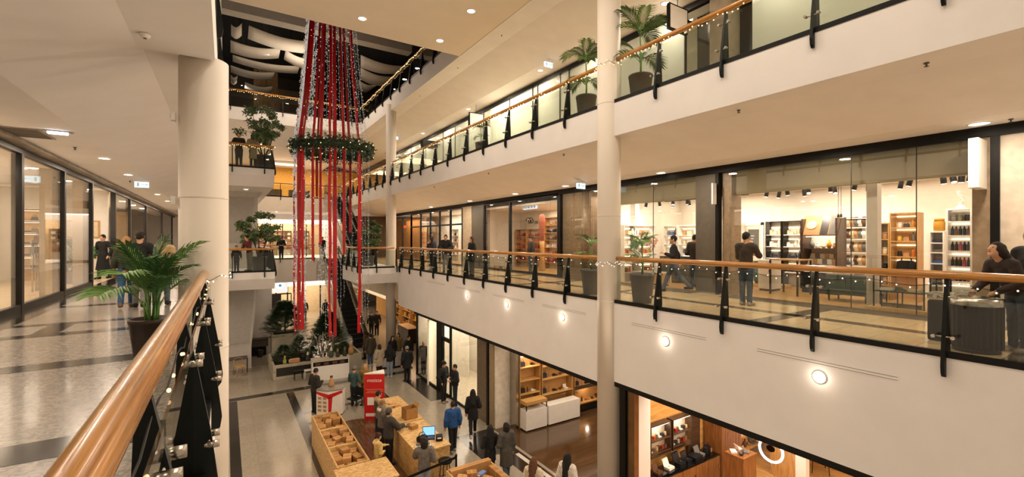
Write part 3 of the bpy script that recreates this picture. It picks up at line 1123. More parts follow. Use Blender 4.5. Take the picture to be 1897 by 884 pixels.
# two black framed cabinets
for j, (p0, p1, lab) in enumerate([(1418, 1447, 'black framed lit wall cabinet just right of the chalkboard door'), (1450, 1484, 'black framed lit wall cabinet behind the sloped card display')]):
    r = rackR('lit_cabinet', lab, 15.8, p0, p1, 2.18, 0.35, [0.5, 0.95, 1.35, 1.75], BLACK, back=CREAM, shelfm=WHITEP, lit=True)
    ww = yx(p0, 15.8) - yx(p1, 15.8)
    for i, z in enumerate([0.5, 0.95, 1.35, 1.75]):
        fill(r, 0.06, ww - 0.06, 0.15, z, 7, ['jar', 'box', 'vase', 'bottle', 'box'], ['grey', 'tan', 'navy', 'cream', 'orange', 'black', 'white'], 'on %s shelf of the %s cabinet' % (ordinal(i), lab.split(',')[0].replace('black framed lit wall cabinet ', '')[:28]), 'in the black cabinet, %s shelf %d' % (ordinal(i), j + 1))
# sloped card display
X = 14.6
y0 = yx(1484, X)
ww = y0 - yx(1551, X)
r = thing('card_display', 'tall wooden card and print display with picture header and sloped racks', 'display stand', (X, y0, 0), -PI / 2)
MB().box(0, ww, 0.05, 0.6, 0, 0.62).build('plinth', BLACK, r)
MB().box(0, 0.05, 0, 0.6, 0.62, 2.2).box(ww - 0.05, ww, 0, 0.6, 0.62, 2.2).build('side_panel', DKW, r)
MB().box(0.05, ww - 0.05, 0.55, 0.58, 0.62, 2.2).build('back_panel', CREAM, r)
hd = MB().prism([(0.0, 1.72), (0.03, 1.70), (0.30, 2.28), (0.27, 2.3)], 0.0, ww, 'X').build('header', GOODS['tan'], r)
b = MB()
b.prism([(-0.004, 1.735), (-0.001, 1.73), (0.25, 2.26), (0.247, 2.27)], ww * .52, ww * .73, 'X')
b.build('photo_panel', GOODS['black'], hd)
b = MB().prism([(-0.004, 1.735), (-0.001, 1.73), (0.25, 2.26), (0.247, 2.27)], ww * .76, ww * .97, 'X')
b.build('photo_panel', GOODS['grey'], hd)
b = MB().lathe([(0.14, -0.004), (0.14, 0.004)], (0, 0, 0), 18)
o = b.build('round_motif', GOODS['cream'], hd, loc=(ww * .25, 0.12, 2.02))
o.rotation_euler = (math.radians(65), 0, 0)
MB().box(0.05, ww - 0.05, 0.1, 0.55, 1.30, 1.33).build('shelf', DKW, r)
MB().box(0.06, ww - 0.06, 0.16, 0.18, 1.66, 1.68).build('light_strip', LEDM, r)
area((X + 0.2, y0 - ww / 2, 1.66), 0.1, ww * .8, 5, rot=(0, -0.5, 0))
MB().box(0.06, ww - 0.06, 0.10, 0.11, 1.72, 1.76).build('valance', DKW, r)
for i in range(3):
    MB().prism([(0.06 + i * .15, 0.62 + i * .16), (0.08 + i * .15, 0.62 + i * .16), (0.18 + i * .15, 0.80 + i * .16), (0.16 + i * .15, 0.80 + i * .16)], 0.06, ww - 0.06, 'X').build('card_rack', CREAM, r)
fill(r, 0.1, ww - 0.1, 0.3, 1.33, 8, ['vase', 'jar', 'bowl'], ['white', 'tan', 'cream', 'grey', 'amber'], 'on the upper shelf of the sloped card display', 'on the upper shelf of the card display')
for i in range(3):
    fill(r, 0.1, ww - 0.1, 0.07 + i * .15, 0.70 + i * .16, 7, 'book', ['white', 'grey', 'cream', 'tan'], 'in the %s row of the sloped card rack' % ordinal(i), 'cards in the %s rack row' % ordinal(i), rot=PI / 2, sc=0.8)
# trestle table with wooden end frame, white counter and teal bin
X = 13.4
y0 = yx(1425, X)
table('wooden_table', 'tall square framed wooden table behind the man holding his chin', 'table', (X, y0, 0), -PI / 2, y0 - yx(1478, X), 0.8, 1.02, mat('black_tube', '#191614', 0.4), OAK, 0.04, None)
cabinet('white_counter', 'white counter block left of the tall wooden table', 'counter', (14.0, yx(1404, 14.0), 0), -PI / 2, yx(1404, 14) - yx(1428, 14), 0.6, 0.95, WHITEP, doors=1)
r = cabinet('teal_cabinet', 'teal storage bin on a low pallet beyond the man holding his chin', 'cabinet', (14.9, yx(1396, 14.9), 0.12), -PI / 2, yx(1396, 14.9) - yx(1424, 14.9), 0.5, 0.75, GOODS['teal'], doors=1)
MB().box(-0.1, 0.9, -0.05, 0.6, -0.12, 0.0).build('pallet', OAKX, r)
X = 13.2
y0 = yx(1530, X)
r = cabinet('green_cabinet', 'low dark green display cabinet with glass top in mid store', 'cabinet', (X, y0, 0.18), -PI / 2, y0 - yx(1606, X), 0.7, 0.52, mat('bottle_green', '#1f3a30', 0.35), topm=GOODS['grey'], doors=2, toe=False)
for x in (0.03, y0 - yx(1606, X) - 0.06):
    for yy in (0.05, 0.6):
        MB().box(x, x + 0.03, yy, yy + 0.03, -0.18, 0.0).build('leg', BLACK, r)
fill(r, 0.1, 1.2, 0.3, 0.52, 6, ['flatbox', 'cloth'], ['white', 'grey', 'cream'], 'on the low green display cabinet', 'on the low green cabinet')
# hats and round plates wall
r = rackR('hat_wall', 'back wall of round plates and hats right of the card display', 15.8, 1552, 1606, 2.2, 0.3, [0.4, 0.8, 1.2, 1.6, 1.95], WHITEP, back=CREAM, lit=True)
ww = yx(1552, 15.8) - yx(1606, 15.8)
for i, z in enumerate([0.4, 0.8, 1.2, 1.6, 1.95]):
    for k in range(6):
        o = goods('sunhat', ['cream', 'tan', 'grey', 'white', 'brown'][(i + k) % 5], local(r, (0.12 + (ww - 0.24) * k / 5, 0.16, z + 0.17)), 0, 0.85,
                  'round straw hat upright on %s shelf of the plate and hat wall' % ordinal(i), 'round hats on %s shelf of the hat wall' % ordinal(i))
        o.rotation_euler = (PI / 2, 0, -PI / 2)
# pendant bulbs
for px in (1553, 1558):
    p = pix(px, 400, X=14.4)
    r = thing('pendant_lamp', 'slim pendant bulb on a cord beside the card display, %s one' % ('left' if px < 1555 else 'right'), 'lamp', (p[0], p[1], 2.2))
    MB().tube([(0, 0, 0.1), (0, 0, 1.0)], 0.006, 6).build('cord', BLACK, r)
    MB().lathe([(0.02, 0), (0.035, 0.03), (0.02, 0.1)], seg=10).build('lamp_shade', BLACK, r)
# warm bag shelf, narrow shelf, tall white bottle shelf
X = 14.6
r = rackR('side_shelf', 'narrow lit shelf left of the tall oak bag shelving', X, 1625, 1647, 2.0, 0.35, [0.4, 0.8, 1.2, 1.6], OAK, back=CREAM)
ww = yx(1625, X) - yx(1647, X)
for i, z in enumerate([0.4, 0.8, 1.2, 1.6]):
    fill(r, 0.05, ww - 0.05, 0.15, z, 3, ['jar', 'bag'], ['cream', 'tan', 'black'], 'on %s shelf beside the oak bag shelving' % ordinal(i), 'beside the bag shelving, %s shelf' % ordinal(i))
r = rackR('bag_shelf', 'tall oak shelving filled with small leather bags, lit from behind', X, 1648, 1701, 2.25, 0.4, [0.75, 1.15, 1.55, 1.9], OAK, back=mat('lit_oak_back', '#e7bd82', 0.6))
ww = yx(1648, X) - yx(1701, X)
for i, (z, cols) in enumerate(zip([0.75, 1.15, 1.55, 1.9], [['red', 'black'], ['orange', 'black', 'brown', 'tan', 'white'], ['amber', 'grey', 'tan', 'yellow'], ['amber', 'white', 'navy']])):
    fill(r, 0.08, ww - 0.08, 0.2, z, 3 if i == 0 else 7, ['jar', 'bag', 'bottle', 'jar'] if i else 'bag', cols, 'on %s board of the oak bag shelving' % ordinal(i), 'on the oak bag shelving, %s board' % ordinal(i), sc=1.3 if i == 0 else 0.8)
    MB().box(0.04, ww - 0.04, 0.36, 0.375, z + 0.28, z + 0.3).build('light_strip', LEDM, r)
X = 13.6
r = rackR('narrow_shelf', 'narrow white shelf of folded blue and dark garments beside the bottle shelf', X, 1721, 1749, 1.75, 0.35, [0.55, 0.8, 1.05, 1.3, 1.52], WHITEP, back=WHITEP)
ww = yx(1721, X) - yx(1749, X)
for i, z in enumerate([0.55, 0.8, 1.05, 1.3, 1.52]):
    fill(r, 0.03, ww - 0.03, 0.16, z, 3, ['cloth', 'jar'], ['blue', 'navy'] if i == 2 else ['navy', 'grey', 'black'], 'on %s board of the narrow white shelf' % ordinal(i), 'on the narrow white shelf, %s board' % ordinal(i), sc=0.75)
goods('jar', 'amber', local(r, (0.14, 0.15, 1.78)), 0, 1.7, 'large amber glass jar on top of the narrow white shelf')
goods('bottle', 'brown', local(r, (0.31, 0.15, 1.78)), 0, 1.1, 'brown bottle on top of the narrow white shelf')
X = 13.1
r = rackR('bottle_shelf', 'tall white shelf of dark bottles with a wire sculpture on top', X, 1753, 1800, 2.22, 0.32, [0.35, 0.7, 1.02, 1.35, 1.68, 1.98], WHITEP, back=WHITEP, lit=True)
ww = yx(1753, X) - yx(1800, X)
for i, z in enumerate([0.7, 1.02, 1.35, 1.68]):
    fill(r, 0.04, ww - 0.04, 0.12, z, 7, 'bottle', ['black', 'black', 'navy', 'pink'] if i < 3 else ['black', 'navy', 'brown'], 'on %s board of the tall white bottle shelf' % ordinal(i), 'on the tall bottle shelf, %s board' % ordinal(i), sc=0.85)
fill(r, 0.04, ww - 0.04, 0.12, 1.98, 6, 'jar', ['black', 'grey', 'olive'], 'on the top board of the tall white bottle shelf', 'jars on the top board of the bottle shelf', sc=0.9)
r2 = thing('wire_sculpture', 'white wire sculpture on a round base on top of the bottle shelf', 'sculpture', local(r, (ww / 2, 0.15, 2.245)))
MB().lathe([(0.09, 0), (0.09, 0.03), (0.05, 0.07), (0.02, 0.1)], seg=14).build('base', GOODS['white'], r2)
b = MB()
for a in range(3):
    pts = [(0.02 * math.cos(a * 2.1), 0.02 * math.sin(a * 2.1), 0.09)]
    for k in range(1, 9):
        t = k / 8
        pts.append((0.10 * math.sin(t * 4 + a * 2), 0.07 * math.cos(t * 5 + a), 0.09 + 0.3 * t))
    b.tube(pts, 0.005, 5)
b.build('wire', GOODS['white'], r2)
# window benches
struct('trim_window_platform', MB().box(12.08, 12.75, 2.5, 4.2, 0, 0.1), OAKX)
for j, (p0, p1, lab) in enumerate([(1617, 1713, 'black framed display bench with shoes in the store window'), (1722, 1752, 'smaller black framed display bench right of the shoe bench')]):
    X = 12.25
    y0 = yx(p0, X)
    ww = y0 - yx(p1, X)
    r = table('display_bench', lab, 'bench', (X, y0, 0.1), -PI / 2, ww, 0.4, 0.72, BLACK, DKW, 0.025, 0.36)
    fill(r, 0.08, ww - 0.08, 0.2, 0.36, 4 if j == 0 else 2, ['flatbox', 'shoe'], ['white', 'grey', 'cream'], 'on the shelf of the %s' % ('window shoe bench' if j == 0 else 'smaller window bench'), 'on the shelf of window bench %d' % (j + 1))
    fill(r, 0.1, ww - 0.1, 0.2, 0.0, 3 if j == 0 else 1, 'cloth', ['grey', 'olive'], 'on the platform under the %s' % ('window shoe bench' if j == 0 else 'smaller window bench'), 'under window bench %d' % (j + 1))
r = thing('stool', 'small black framed stool standing inside the window shoe bench', 'stool', (12.3, yx(1632, 12.3), 0.1), -PI / 2)
MB().box(0, 0.3, 0, 0.3, 0.33, 0.36).build('seat', BLACK, r)
for x in (0, 0.28):
    for y in (0, 0.28):
        MB().box(x, x + 0.02, y, y + 0.02, 0, 0.33).build('leg', BLACK, r)
# left part of the store: shelves, blossom display, dark island
for j, (X, p0, p1, lab) in enumerate([(14.75, 1229, 1254, 'white peg wall rack left of the walking man'), (14.75, 1256, 1294, 'white rack of gadgets behind the walking man')]):
    hs = [0.35, 0.7, 1.05, 1.4, 1.75]
    r = rackR('peg_rack', lab, X, p0, p1, 2.1, 0.3, hs, WHITEP, back=CREAM, lit=True)
    ww = yx(p0, X) - yx(p1, X)
    for i, z in enumerate(hs):
        fill(r, 0.08, ww - 0.08, 0.13, z, 6 if ww > 1 else 3, ['jar', 'box', 'vase', 'bottle', 'cloth'], [['blue', 'grey', 'white', 'navy'], ['blue', 'white', 'tan', 'grey', 'cream']][j],
             'on %s shelf of the %s' % (ordinal(i), lab.replace('white ', '')), 'on the %s, %s shelf' % (lab.split(' ')[-3], ordinal(i)))
hs = [0.35, 0.7, 1.05, 1.4, 1.75]
r = rack('peg_rack', 'lit white side wall shelving behind the potted palm', 'shelf', (12.5, 11.8, 0), 0, 1.75, 0.3, 2.1, hs, WHITEP, back=CREAM, lit=True)
for i, z in enumerate(hs):
    fill(r, 0.06, 1.7, 0.13, z, 8, ['jar', 'box', 'vase', 'bottle', 'cloth'], ['orange', 'white', 'tan', 'brown', 'cream'], 'on %s shelf of the side wall shelving behind the palm' % ordinal(i), 'side wall shelving behind the palm, %s shelf' % ordinal(i))
area((13.2, 10.9, 2.98), 0.1, 0.1, 16, NEUT, rot=(0.72, 0, 0), spread=110, name='track_spot')
cabinet('dark_island', 'dark display island inside the store behind the walking man', 'counter', (13.9, yx(1222, 13.9), 0), -PI / 2, yx(1222, 13.9) - yx(1292, 13.9), 0.7, 0.95, SGREY, topm=BLACK, doors=3)
table('white_table', 'white table behind the potted palm inside the store', 'table', (12.9, yx(1168, 12.9), 0), -PI / 2, 1.3, 0.7, 0.85, WHITEP, WHITEP, 0.04, 0.4)
cabinet('wooden_crate', 'small wooden crate on the store floor behind the palm pot', 'crate', (12.4, yx(1206, 12.4), 0.0), -PI / 2, 0.45, 0.4, 0.42, OAKX, doors=0)

# ------------------------------------------------------------------ FIRST FLOOR, RIGHT: dark stone unit and kitchenware shop
struct('wall_stone_unit', MB().box(XF + 0.1, XF + 0.5, 13.1, 14.85, 0, 3.5), STONE)
struct('column_stone_unit', MB().lathe([(0.34, 0), (0.34, 3.5)], (12.3, 13.45, 0), 28), STONE)
struct('trim_stone_unit_frame', MB().box(XF - 0.05, XF + 0.12, 14.85, 15.05, 0, 3.5), BLACK)
struct('window_2', MB().box(XF, XF + 0.012, 11.75, 14.85, 0.05, 3.5), SHOPGLASS)
struct('wall_unit_inner', MB().box(13.2, 13.4, 11.9, 13.1, 0, 3.4), CREAM)
struct('wall_unit_inner_door', MB().box(13.1, 13.2, 12.0, 12.7, 0, 2.1), SGREY)
area((12.6, 12.5, 3.3), 0.6, 0.8, 25, name='unit_lamp')
shopfront('kitchen', XF, [14.98, 18.87, 21.5], 0, 3.55, 1, mull=0.14, m=BLACK)
struct('wall_kitchen_back', MB().box(15.2, 15.35, 14.9, 22.95, 0, 3.4), CREAM)
struct('wall_kitchen_side', MB().box(12.1, 15.2, 22.85, 22.98, 0, 3.4), CREAM)
struct('wall_kitchen_side_near', MB().box(12.5, 15.2, 14.85, 15.0, 0, 3.4), CREAM)
struct('ceiling_kitchen', MB().box(12.1, 15.3, 14.9, 22.9, 3.2, 3.3), CREAM)
area((13.6, 17.6, 3.15), 2.4, 4.5, 150, name='kitchen_lamp')
X = 14.7
for j, (p0, p1) in enumerate([(955, 974), (975, 1003), (1008, 1034)]):
    lab = ['left', 'middle', 'right'][j] + ' bay of crowded kitchenware wall shelves under the swirling wall lettering'
    hs = [0.35, 0.7, 1.05, 1.4, 1.75] if j < 2 else [0.35, 0.75, 1.15, 1.55, 1.95, 2.35]
    r = rackR('kitchen_shelf', lab, X, p0, p1, hs[-1] + 0.4, 0.35, hs, OAK, back=CREAM, shelfm=OAKX)
    ww = yx(p0, X) - yx(p1, X)
    for i, z in enumerate(hs):
        fill(r, 0.06, ww - 0.06, 0.15, z, 5, ['box', 'bowl', 'jar', 'book', 'bottle'], ['orange', 'brown', 'tan', 'red', 'white', 'black', 'grey'], 'on %s shelf of the %s kitchenware bay' % (ordinal(i), ['left', 'middle', 'right'][j]),
             'on the %s kitchenware bay, %s shelf' % (['left', 'middle', 'right'][j], ordinal(i)))
# tall wooden spoon-like totem, wall lettering, sign box
p = pix(1004, 443, X=13.4)
r = thing('wooden_totem', 'tall carved wooden paddle standing in the kitchenware shop window', 'sculpture', (p[0], p[1], 0))
MB().lathe([(0.16, 0), (0.18, 0.05), (0.12, 0.5), (0.10, 1.1), (0.13, 1.5)], seg=16).build('post', OAK, r)
MB().lathe([(0.12, 1.5), (0.2, 1.9), (0.24, 2.4), (0.22, 2.75), (0.1, 2.85)], seg=16, sx=0.45).build('blade', mat('terracotta_wood', '#a5573a', 0.5, var=0.25, scale=10), r)


p = pix(987, 410, X=15.18)
r = thing('wall_lettering', 'dark swirling handwritten lettering high on the kitchenware shop wall', 'lettering', p)
b = MB()
pts = []
for k in range(40):
    t = k / 39 * 4 * PI
    pts.append((0, 0.55 - 0.55 * k / 39 + 0.16 * math.cos(t), 0.16 * math.sin(t) + 0.05))
b.tube(pts, 0.022, 5)
b.build('flourish', BLACK, r)
text_mesh('on', 0.36, BLACK, r, (-0.01, -0.35, -0.05), (PI / 2, 0, -PI / 2), 'letters')
p = pix(982, 383, X=12.5)
r = thing('hanging_sign', 'white light box sign with dark bars hanging in the kitchenware shop', 'sign', p)
MB().box(-0.05, 0.05, -0.55, 0.55, -0.12, 0.14).build('box', emis('sign_white', (0.85, 0.92, 1.0), 1.1), r)
b = MB()
for k, x in enumerate([-0.48, -0.42, -0.3, -0.2, -0.16, -0.02, 0.06, 0.12, 0.24, 0.3, 0.42, 0.48]):
    b.box(-0.06, -0.05, x - 0.02, x + 0.018, -0.08, -0.08 + 0.12 + 0.05 * (k % 3))
b.build('lettering', GOODS['navy'], r)
MB().box(-0.01, 0.01, -0.5, -0.48, 0.14, 0.6).box(-0.01, 0.01, 0.48, 0.5, 0.14, 0.6).build('hanger', BLACK, r)
# small goods on the sill
for i in range(3):
    goods('bowl', ['tan', 'olive', 'cream'][i], (12.4, yx(918 + i * 10, 12.4), 0.02), 0, 1.6, '%s bowl on the floor inside the kitchenware window' % ['tan', 'olive', 'cream'][i])

# ------------------------------------------------------------------ FIRST FLOOR, RIGHT: further shops
struct('wall_panel_dark', MB().box(XF, XF + 0.4, 21.6, 23.0, 0, 3.5), SGREY)
struct('trim_panel_white', MB().box(XF - 0.02, XF + 0.3, 23.0, 24.2, 0, 3.5), mat('cream_pier', '#b5a48a', 0.6))
shopfront('optician', XF, [24.2, 25.9, 27.6, 29.2, 31.0, 33.0], 0, 3.55, 1, mull=0.12, m=BLACK)
struct('trim_optician_transom', MB().box(XF - 0.03, XF + 0.05, 24.2, 33.0, 2.45, 2.55), BLACK)
struct('wall_optician_back', MB().box(14.5, 14.7, 23, 40, 0, 3.5), CREAM)
struct('ceiling_optician', MB().box(12.1, 14.7, 23, 40, 3.4, 3.5), CREAM)
area((13.2, 28, 3.35), 1.8, 8, 240, name='optician_lamp', color=NEUT)
for j, yy in enumerate((24.8, 27.0, 29.0)):
    r = rack('white_unit', '%s white display unit inside the shop behind the people leaning on the rail' % ordinal(j), 'shelf', (14.0, yy + 1.2, 0), -PI / 2, 1.2, 0.35, 2.3, [0.5, 0.95, 1.4, 1.85], WHITEP, back=SGREY if j == 1 else WHITEP)
    for i, z in enumerate([0.5, 0.95, 1.4, 1.85]):
        fill(r, 0.08, 1.12, 0.15, z, 4, ['box', 'bag', 'vase'], ['white', 'black', 'tan', 'orange'], 'on %s shelf of the %s white display unit' % (ordinal(i), ordinal(j)), 'on the %s white unit, %s shelf' % (ordinal(j), ordinal(i)))
shopfront('far', XF, [33.0, 35.0, 37.0], 0, 3.4, 1, mull=0.12, m=FRAME)
struct('wall_far_amber', MB().box(13.0, 13.2, 33, 40, 0, 3.4), mat('amber_wall', '#b98a55', 0.6))
struct('wall_far_right_close', MB().box(8.6, 12.6, 39.9, 40.1, 0, 3.6), mat('brown_wall', '#5d4733', 0.6))
area((12.5, 35.5, 3.2), 0.6, 3, 60, name='far_lamp', color=WARM2)
r = thing('neon_sign', 'small red glowing sign in the far shop window beyond the right column', 'sign', (12.2, 35.3, 2.6))
MB().box(-0.03, 0.03, -0.35, 0.35, -0.1, 0.1).build('box', emis('red_neon', (1.0, 0.08, 0.03), 2.0), r)
MB().box(-0.02, 0.02, -0.3, -0.28, 0.1, 0.8).box(-0.02, 0.02, 0.28, 0.3, 0.1, 0.8).build('hanger', BLACK, r)

# ------------------------------------------------------------------ FIRST FLOOR, LEFT shops
XS = -3.87
ysl = [2.0, 6.0, 10.5, 14.35, 17.5, 20.64, 24.44, 27.89, 33.04, 40.8, 48.0]
for i in range(len(ysl) - 1):
    if ysl[i] == 20.64:
        continue
    struct('window_3', MB().box(XS - 0.012, XS, ysl[i] + 0.05, ysl[i + 1] - 0.05, 0.14, 3.5), SHOPGLASS)
    struct('trim_left_sill', MB().box(XS - 0.06, XS + 0.04, ysl[i] + 0.07, ysl[i + 1] - 0.07, 0, 0.14), FRAME)
for y in ysl:
    struct('trim_left_mullion', MB().box(XS - 0.12, XS + 0.05, y - 0.07, y + 0.07, 0, 3.5), FRAME)
struct('trim_left_head', MB().box(XS - 0.1, XS + 0.05, YB, 50, 3.5, 3.62), FRAME)
struct('trim_left_cove', MB().box(XS - 0.1, XS + 0.3, YB, 50, 3.62, 3.70), mat('cove_metal', '#8a7d6c', 0.4, var=0.3, scale=3))
struct('floor_left_shop', MB().box(-8.9, XS, YB, 50, 0, 0.004), mat('cream_shop_floor', '#d8c2a0', 0.25, var=0.06))
struct('wall_left_shop_back', MB().box(-8.0, -7.85, YB, 50, 0, 3.7), CREAM)
struct('wall_left_shop_split', MB().box(-7.9, -4.1, 13.2, 13.35, 0, 3.6), CREAM)
struct('wall_left_shop_split_far', MB().box(-7.9, -4.1, 24.6, 24.75, 0, 3.6), CREAM)
struct('column_left_shop', MB().box(-5.55, -5.25, 23.6, 23.9, 0, 3.6), WHITEP)
struct('trim_left_pier', MB().box(-4.2, -3.95, 16.9, 17.4, 0, 3.5), mat('tan_pier', '#a8967c', 0.5))
struct('trim_left_pier_far', MB().box(-4.2, -3.95, 20.0, 20.55, 0, 3.5), mat('tan_pier', '#a8967c', 0.5))
struct('wall_left_blind', MB().box(-4.3, -4.2, 8, 14.0, 0, 3.5), mat('tan_blind', '#bda88a', 0.6))
area((-6.0, 18.5, 3.6), 3, 9, 330, name='left_shop_lamp')
area((-6.0, 32, 3.6), 3, 14, 360, name='left_shop_lamp')
area((-4.05, 12, 3.3), 0.1, 3, 40, name='left_window_lamp')


def yl_(px, X):
    return pix(px, 443, X=X)[1]


for j, (a, c, lab) in enumerate([(26.2, 28.4, 'wall shelf on the back wall of the second left shop'), (18.0, 21.0, 'long wall shelf at the back of the left shop beside the column'), (21.2, 23.6, 'back wall shelf of the left shop near its partition')]):
    X = -7.5
    r = rack('shop_shelf', lab, 'shelf', (X, a, 0), PI / 2, c - a, 0.32, 2.6, [0.6, 1.0, 1.4, 1.8, 2.2], WHITEP, back=mat('lit_oak_back', '#e7bd82', 0.6))
    for i, z in enumerate([0.6, 1.0, 1.4, 1.8, 2.2]):
        fill(r, 0.08, c - a - 0.08, 0.15, z, 6, ['bag', 'cloth', 'box'], ['tan', 'white', 'grey', 'navy', 'brown'], 'on %s board of the %s' % (ordinal(i), ['second left shop back wall shelf', 'long back shelf in the left shop', 'back shelf near the left shop partition'][j]),
             'on left shop shelf %d, %s board' % (j + 1, ordinal(i)))
r = rack('lit_shelf', 'lit oak topped shelf of bags on the partition wall of the left shop', 'shelf', (-6.75, 24.2, 0), 0, 1.15, 0.35, 2.75, [0.5, 0.95, 1.4, 1.85, 2.3], WHITEP, back=mat('lit_oak_back', '#e7bd82', 0.6))
for i, z in enumerate([0.5, 0.95, 1.4, 1.85, 2.3]):
    fill(r, 0.06, 1.1, 0.16, z, 6, ['bag', 'cloth', 'bag', 'shoe'], ['tan', 'navy', 'grey', 'black', 'brown', 'white'], 'on %s board of the partition shelf in the left shop' % ordinal(i), 'partition shelf, %s board' % ordinal(i), sc=0.8)
    MB().box(0.03, 1.12, 0.02, 0.04, z + 0.37, z + 0.385).build('light_strip', LEDM, r)
r = thing('clothes_stand', 'steel display stand with hanging bags behind the first left window', 'display stand', (-4.9, 19.4, 0))
b = MB()
for y in (-0.25, 0.05, 0.25):
    b.tube([(0, y, 0), (0, y, 1.5 - (0.3 if y > 0 else 0))], 0.022, 8)
b.tube([(0, -0.4, 1.5), (0, 0.1, 1.5)], 0.02, 8)
b.build('frame', CHROME, r)
for z in (1.15, 0.8, 1.5):
    MB().box(-0.2, 0.2, -0.3, 0.3, z, z + 0.02).build('shelf', GOODS['grey'], r)
for i in range(4):
    goods('bag', ['grey', 'cream', 'navy', 'brown'][i], (-4.9, 19.2 + 0.13 * i, [1.17, 0.82, 1.17, 1.52][i]), PI / 2, 0.9, '%s handbag on the steel stand behind the first left window' % ['grey', 'cream', 'navy', 'brown'][i])
r = thing('framed_picture', 'pale framed picture on the back wall of the left shop', 'picture', (-4.95, 24.58, 2.0), -PI / 2)
MB().box(0, 0.03, -0.6, 0.6, -0.35, 0.35).build('frame', OAK, r)
MB().box(0.03, 0.035, -0.55, 0.55, -0.3, 0.3).build('print', GOODS['cream'], r)
r = thing('garment_rail', 'garment rail with dark clothes in the left shop behind the column', 'rail', (-6.9, 22.2, 0))
MB().tube([(0, -0.5, 0), (0, -0.5, 1.5), (0, 0.5, 1.5), (0, 0.5, 0)], 0.018, 8).build('frame', CHROME, r)
for k in range(7):
    MB().prism([(-0.22, 0.55), (0.22, 0.5), (0.2, 1.25), (0.05, 1.42), (-0.05, 1.42), (-0.2, 1.25)], -0.4 + k * .13, -0.35 + k * .13, 'Y').build('garment', GOODS[['black', 'navy', 'grey'][k % 3]], r)

# ------------------------------------------------------------------ SECOND FLOOR, RIGHT shop windows
MILK = glass('milk_glass', (0.93, 0.95, 0.92), 0.025, haze=0.88)
ys2 = [-2.5, 2.0, 6.7, 8.77, 11.5, 12.6, 14.3, 14.9, 16.5, 16.9, 18.9, 20.9, 21.6, 23.4, 25.2, 27, 30, 33, 37]
for i in range(len(ys2) - 1):
    a, c = ys2[i], ys2[i + 1]
    if 6.6 < a < 6.8 or 20.8 < a < 21:
        continue
    struct('window_4', MB().box(XF, XF + 0.02, a + 0.02, c - 0.02, L2 + 0.1, L2 + 3.45), FROST if a < 16 or 21 < a else MILK)
    struct('trim_second_mullion', MB().box(XF - 0.03, XF + 0.05, a - 0.02, a + 0.02, L2, L2 + 3.5), FRAME)
struct('wall_second_entrance', MB().box(XF + 0.6, XF + 0.7, 6.7, 8.77, L2, L2 + 3.5), mat('black_tiles', '#171615', 0.25))
struct('wall_second_entrance_pier', MB().box(XF - 0.02, XF + 0.6, 7.38, 7.93, L2, L2 + 3.5), mat('taupe_pier', '#8e836f', 0.4))
struct('window_5', MB().box(XF, XF + 0.02, 7.95, 8.75, L2 + 0.1, L2 + 3.2), SHOPGLASS)
struct('wall_second_dark', MB().box(XF + 0.5, XF + 0.6, 20.9, 21.6, L2, L2 + 3.5), SGREY)
struct('trim_second_head', MB().box(XF - 0.05, XF + 0.1, YB, 37, L2 + 3.48, L2 + 3.66), BLACK)
struct('wall_second_back', MB().box(13.6, 13.8, YB, 40, L2, L2 + 4), CREAM)
area((12.8, 1.5, L2 + 3.6), 1.2, 8, 60, name='second_shop_lamp', color=NEUT)
area((12.8, 18.9, L2 + 3.6), 1.2, 3.6, 300, name='second_shop_lamp', color=NEUT)
area((12.8, 28, L2 + 3.6), 1.2, 12, 160, name='second_shop_lamp', color=NEUT)
struct('ceiling_second_shops', MB().box(XF, 13.8, YB, 40, L2 + 3.66, L2 + 3.75), CREAM)

# ------------------------------------------------------------------ FAR END shops
struct('wall_far_first_back', MB().box(-1, 12, 49.5, 49.7, 0, 3.9), mat('far_shop_wall', '#d9c09a', 0.6))
b = MB().box(1.0, 9.5, 45.9, 46.1, 3.0, 3.9).box(1.0, 2.4, 45.9, 46.1, 0, 3.0).box(7.6, 9.5, 45.9, 46.1, 0, 3.0)
struct('wall_far_first', b, WALL)
for x in (2.4, 3.4, 4.4, 5.4, 6.4, 7.6):
    struct('trim_far_first_mullion', MB().box(x - 0.04, x + 0.04, 45.9, 46.0, 0, 3.0), FRAME)
struct('window_6', MB().box(2.4, 7.6, 46.0, 46.02, 0.05, 3.0), SHOPGLASS)
area((5, 48, 3.7), 5, 2, 260, name='far_first_lamp')
for j in range(3):
    r = rack('far_shelf', '%s display shelf in the far first floor shop behind the ribbons' % ['left', 'middle', 'right'][j], 'shelf', (2.6 + j * 1.6, 48.9, 0), 0, 1.3, 0.4, 2.4, [0.6, 1.1, 1.6, 2.0], OAK, back=CREAM)
    for i, z in enumerate([0.6, 1.1, 1.6, 2.0]):
        fill(r, 0.1, 1.2, 0.2, z, 4, ['bag', 'box', 'vase'], ['tan', 'white', 'brown', 'pink'], 'on %s board of the %s far shelf behind ribbons' % (ordinal(i), ['left', 'middle', 'right'][j]), 'far first floor shelf %d, %s board' % (j + 1, ordinal(i)), sc=1.3)
